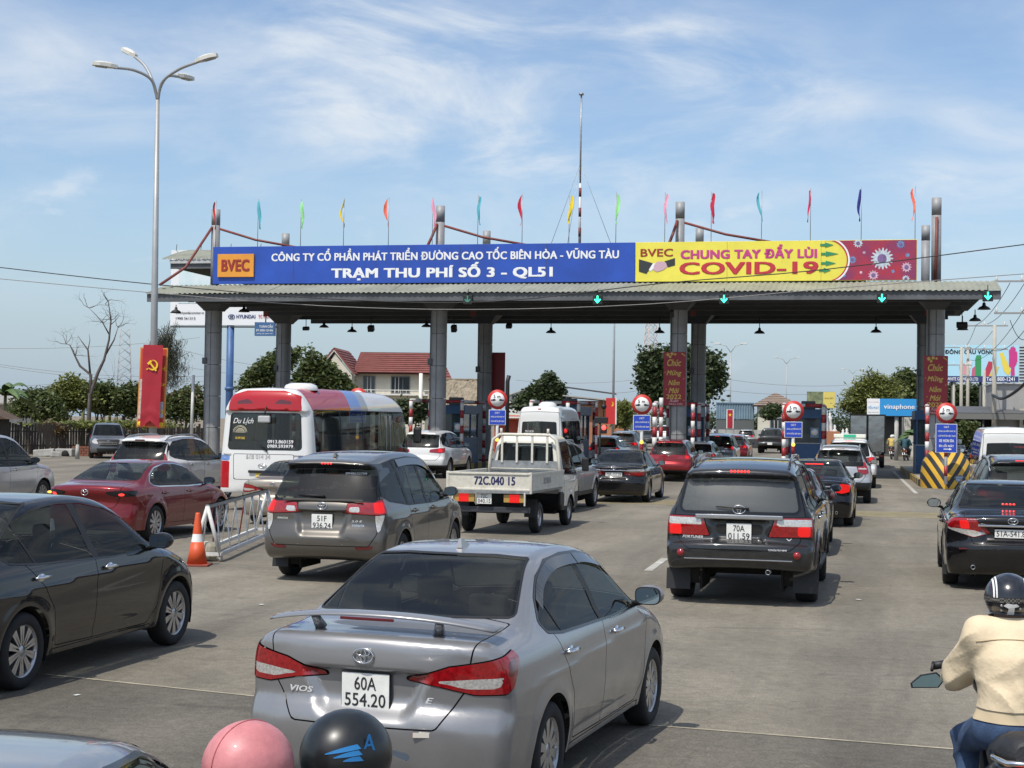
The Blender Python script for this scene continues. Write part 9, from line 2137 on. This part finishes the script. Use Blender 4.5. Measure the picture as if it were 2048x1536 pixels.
person('pillion passenger with a plain pink helmet at the bottom edge', pk - dirv * .13 + Vector((0, 0, .034)), -hd2, mat('pale_shirt', (.5, .45, .45), .8), mat('dark_trousers', (.03, .03, .035), .8), h_pink, dict(hal=(-.16, .22, .92), har=(.16, .22, .92), ell=(-.26, .06, 1.05), elr=(.26, .06, 1.05)), .03, sc2, None, 'riders on motorbikes')
# riders far ahead
FB = 'riders on motorbikes'
for px, py, Y, rid in ((1786, 912, 108, (('yellow', -.05), ('yellow pillion', -.45))), (1812, 916, 104, (('teal', 0.0), ('dark teal pillion', -.42)))):
    q = at_depth(px, Y); motorbike('far %s motorbike on the right lane' % ('left' if px < 1800 else 'right'), q, -R(25), mat('bike_dark', (.02, .02, .022), .3, coat=.5), None, 'motorbikes in the queue', 1.0, lit=False); dv = Vector((math.sin(R(25)), math.cos(R(25)), 0))
    for nm, off in rid: person('far rider in a %s top wearing a %s helmet' % (nm, 'white' if px < 1800 else 'dark'), q + dv * off, -R(25), mat('top_' + nm.split()[0], {'yellow': (.52, .38, .12), 'teal': (.03, .12, .14), 'dark': (.02, .07, .09)}[nm.split()[0]], .8), mat('dark_trousers', (.03, .03, .035), .8), h_plain(HWHITE if px < 1800 else mat('helmet_blue_grey', (.06, .09, .14), .4)), dict(hal=(-.24, .35, .98), har=(.24, .35, .98)) if 'pillion' in nm else None, .05, 1.0, None, FB)
STRIPE = mat('striped_shirt', (.6, .6, .6), .8)
nt = STRIPE.node_tree; tc = nt.nodes.new('ShaderNodeTexCoord'); sp = nt.nodes.new('ShaderNodeSeparateXYZ'); nt.links.new(tc.outputs['Object'], sp.inputs[0]); m1 = nt.nodes.new('ShaderNodeMath'); m1.operation = 'MULTIPLY'; m1.inputs[1].default_value = 10.5; nt.links.new(sp.outputs[2], m1.inputs[0]); m2 = nt.nodes.new('ShaderNodeMath'); m2.operation = 'FRACT'; nt.links.new(m1.outputs[0], m2.inputs[0]); m3 = nt.nodes.new('ShaderNodeMath'); m3.operation = 'GREATER_THAN'; m3.inputs[1].default_value = .45; nt.links.new(m2.outputs[0], m3.inputs[0]); mx = nt.nodes.new('ShaderNodeMix'); mx.data_type = 'RGBA'; nt.links.new(m3.outputs[0], mx.inputs['Factor']); mx.inputs['A'].default_value = (.05, .06, .07, 1); mx.inputs['B'].default_value = (.68, .68, .66, 1); nt.links.new(mx.outputs['Result'], nt.nodes['Principled BSDF'].inputs['Base Color'])
q = at_depth(1918, 70); motorbike('dark motorbike under the striped shirt rider', q, -R(12), mat('bike_dark', (.02, .02, .022), .3, coat=.5), None, 'motorbikes in the queue', 1.0, lit=False)
person('rider in a black and white striped shirt and white helmet right of the chevron nose', q, -R(12), STRIPE, mat('dark_trousers', (.03, .03, .035), .8), h_plain(HWHITE), None, .03, 1.02, None, FB, sleeve=.7)
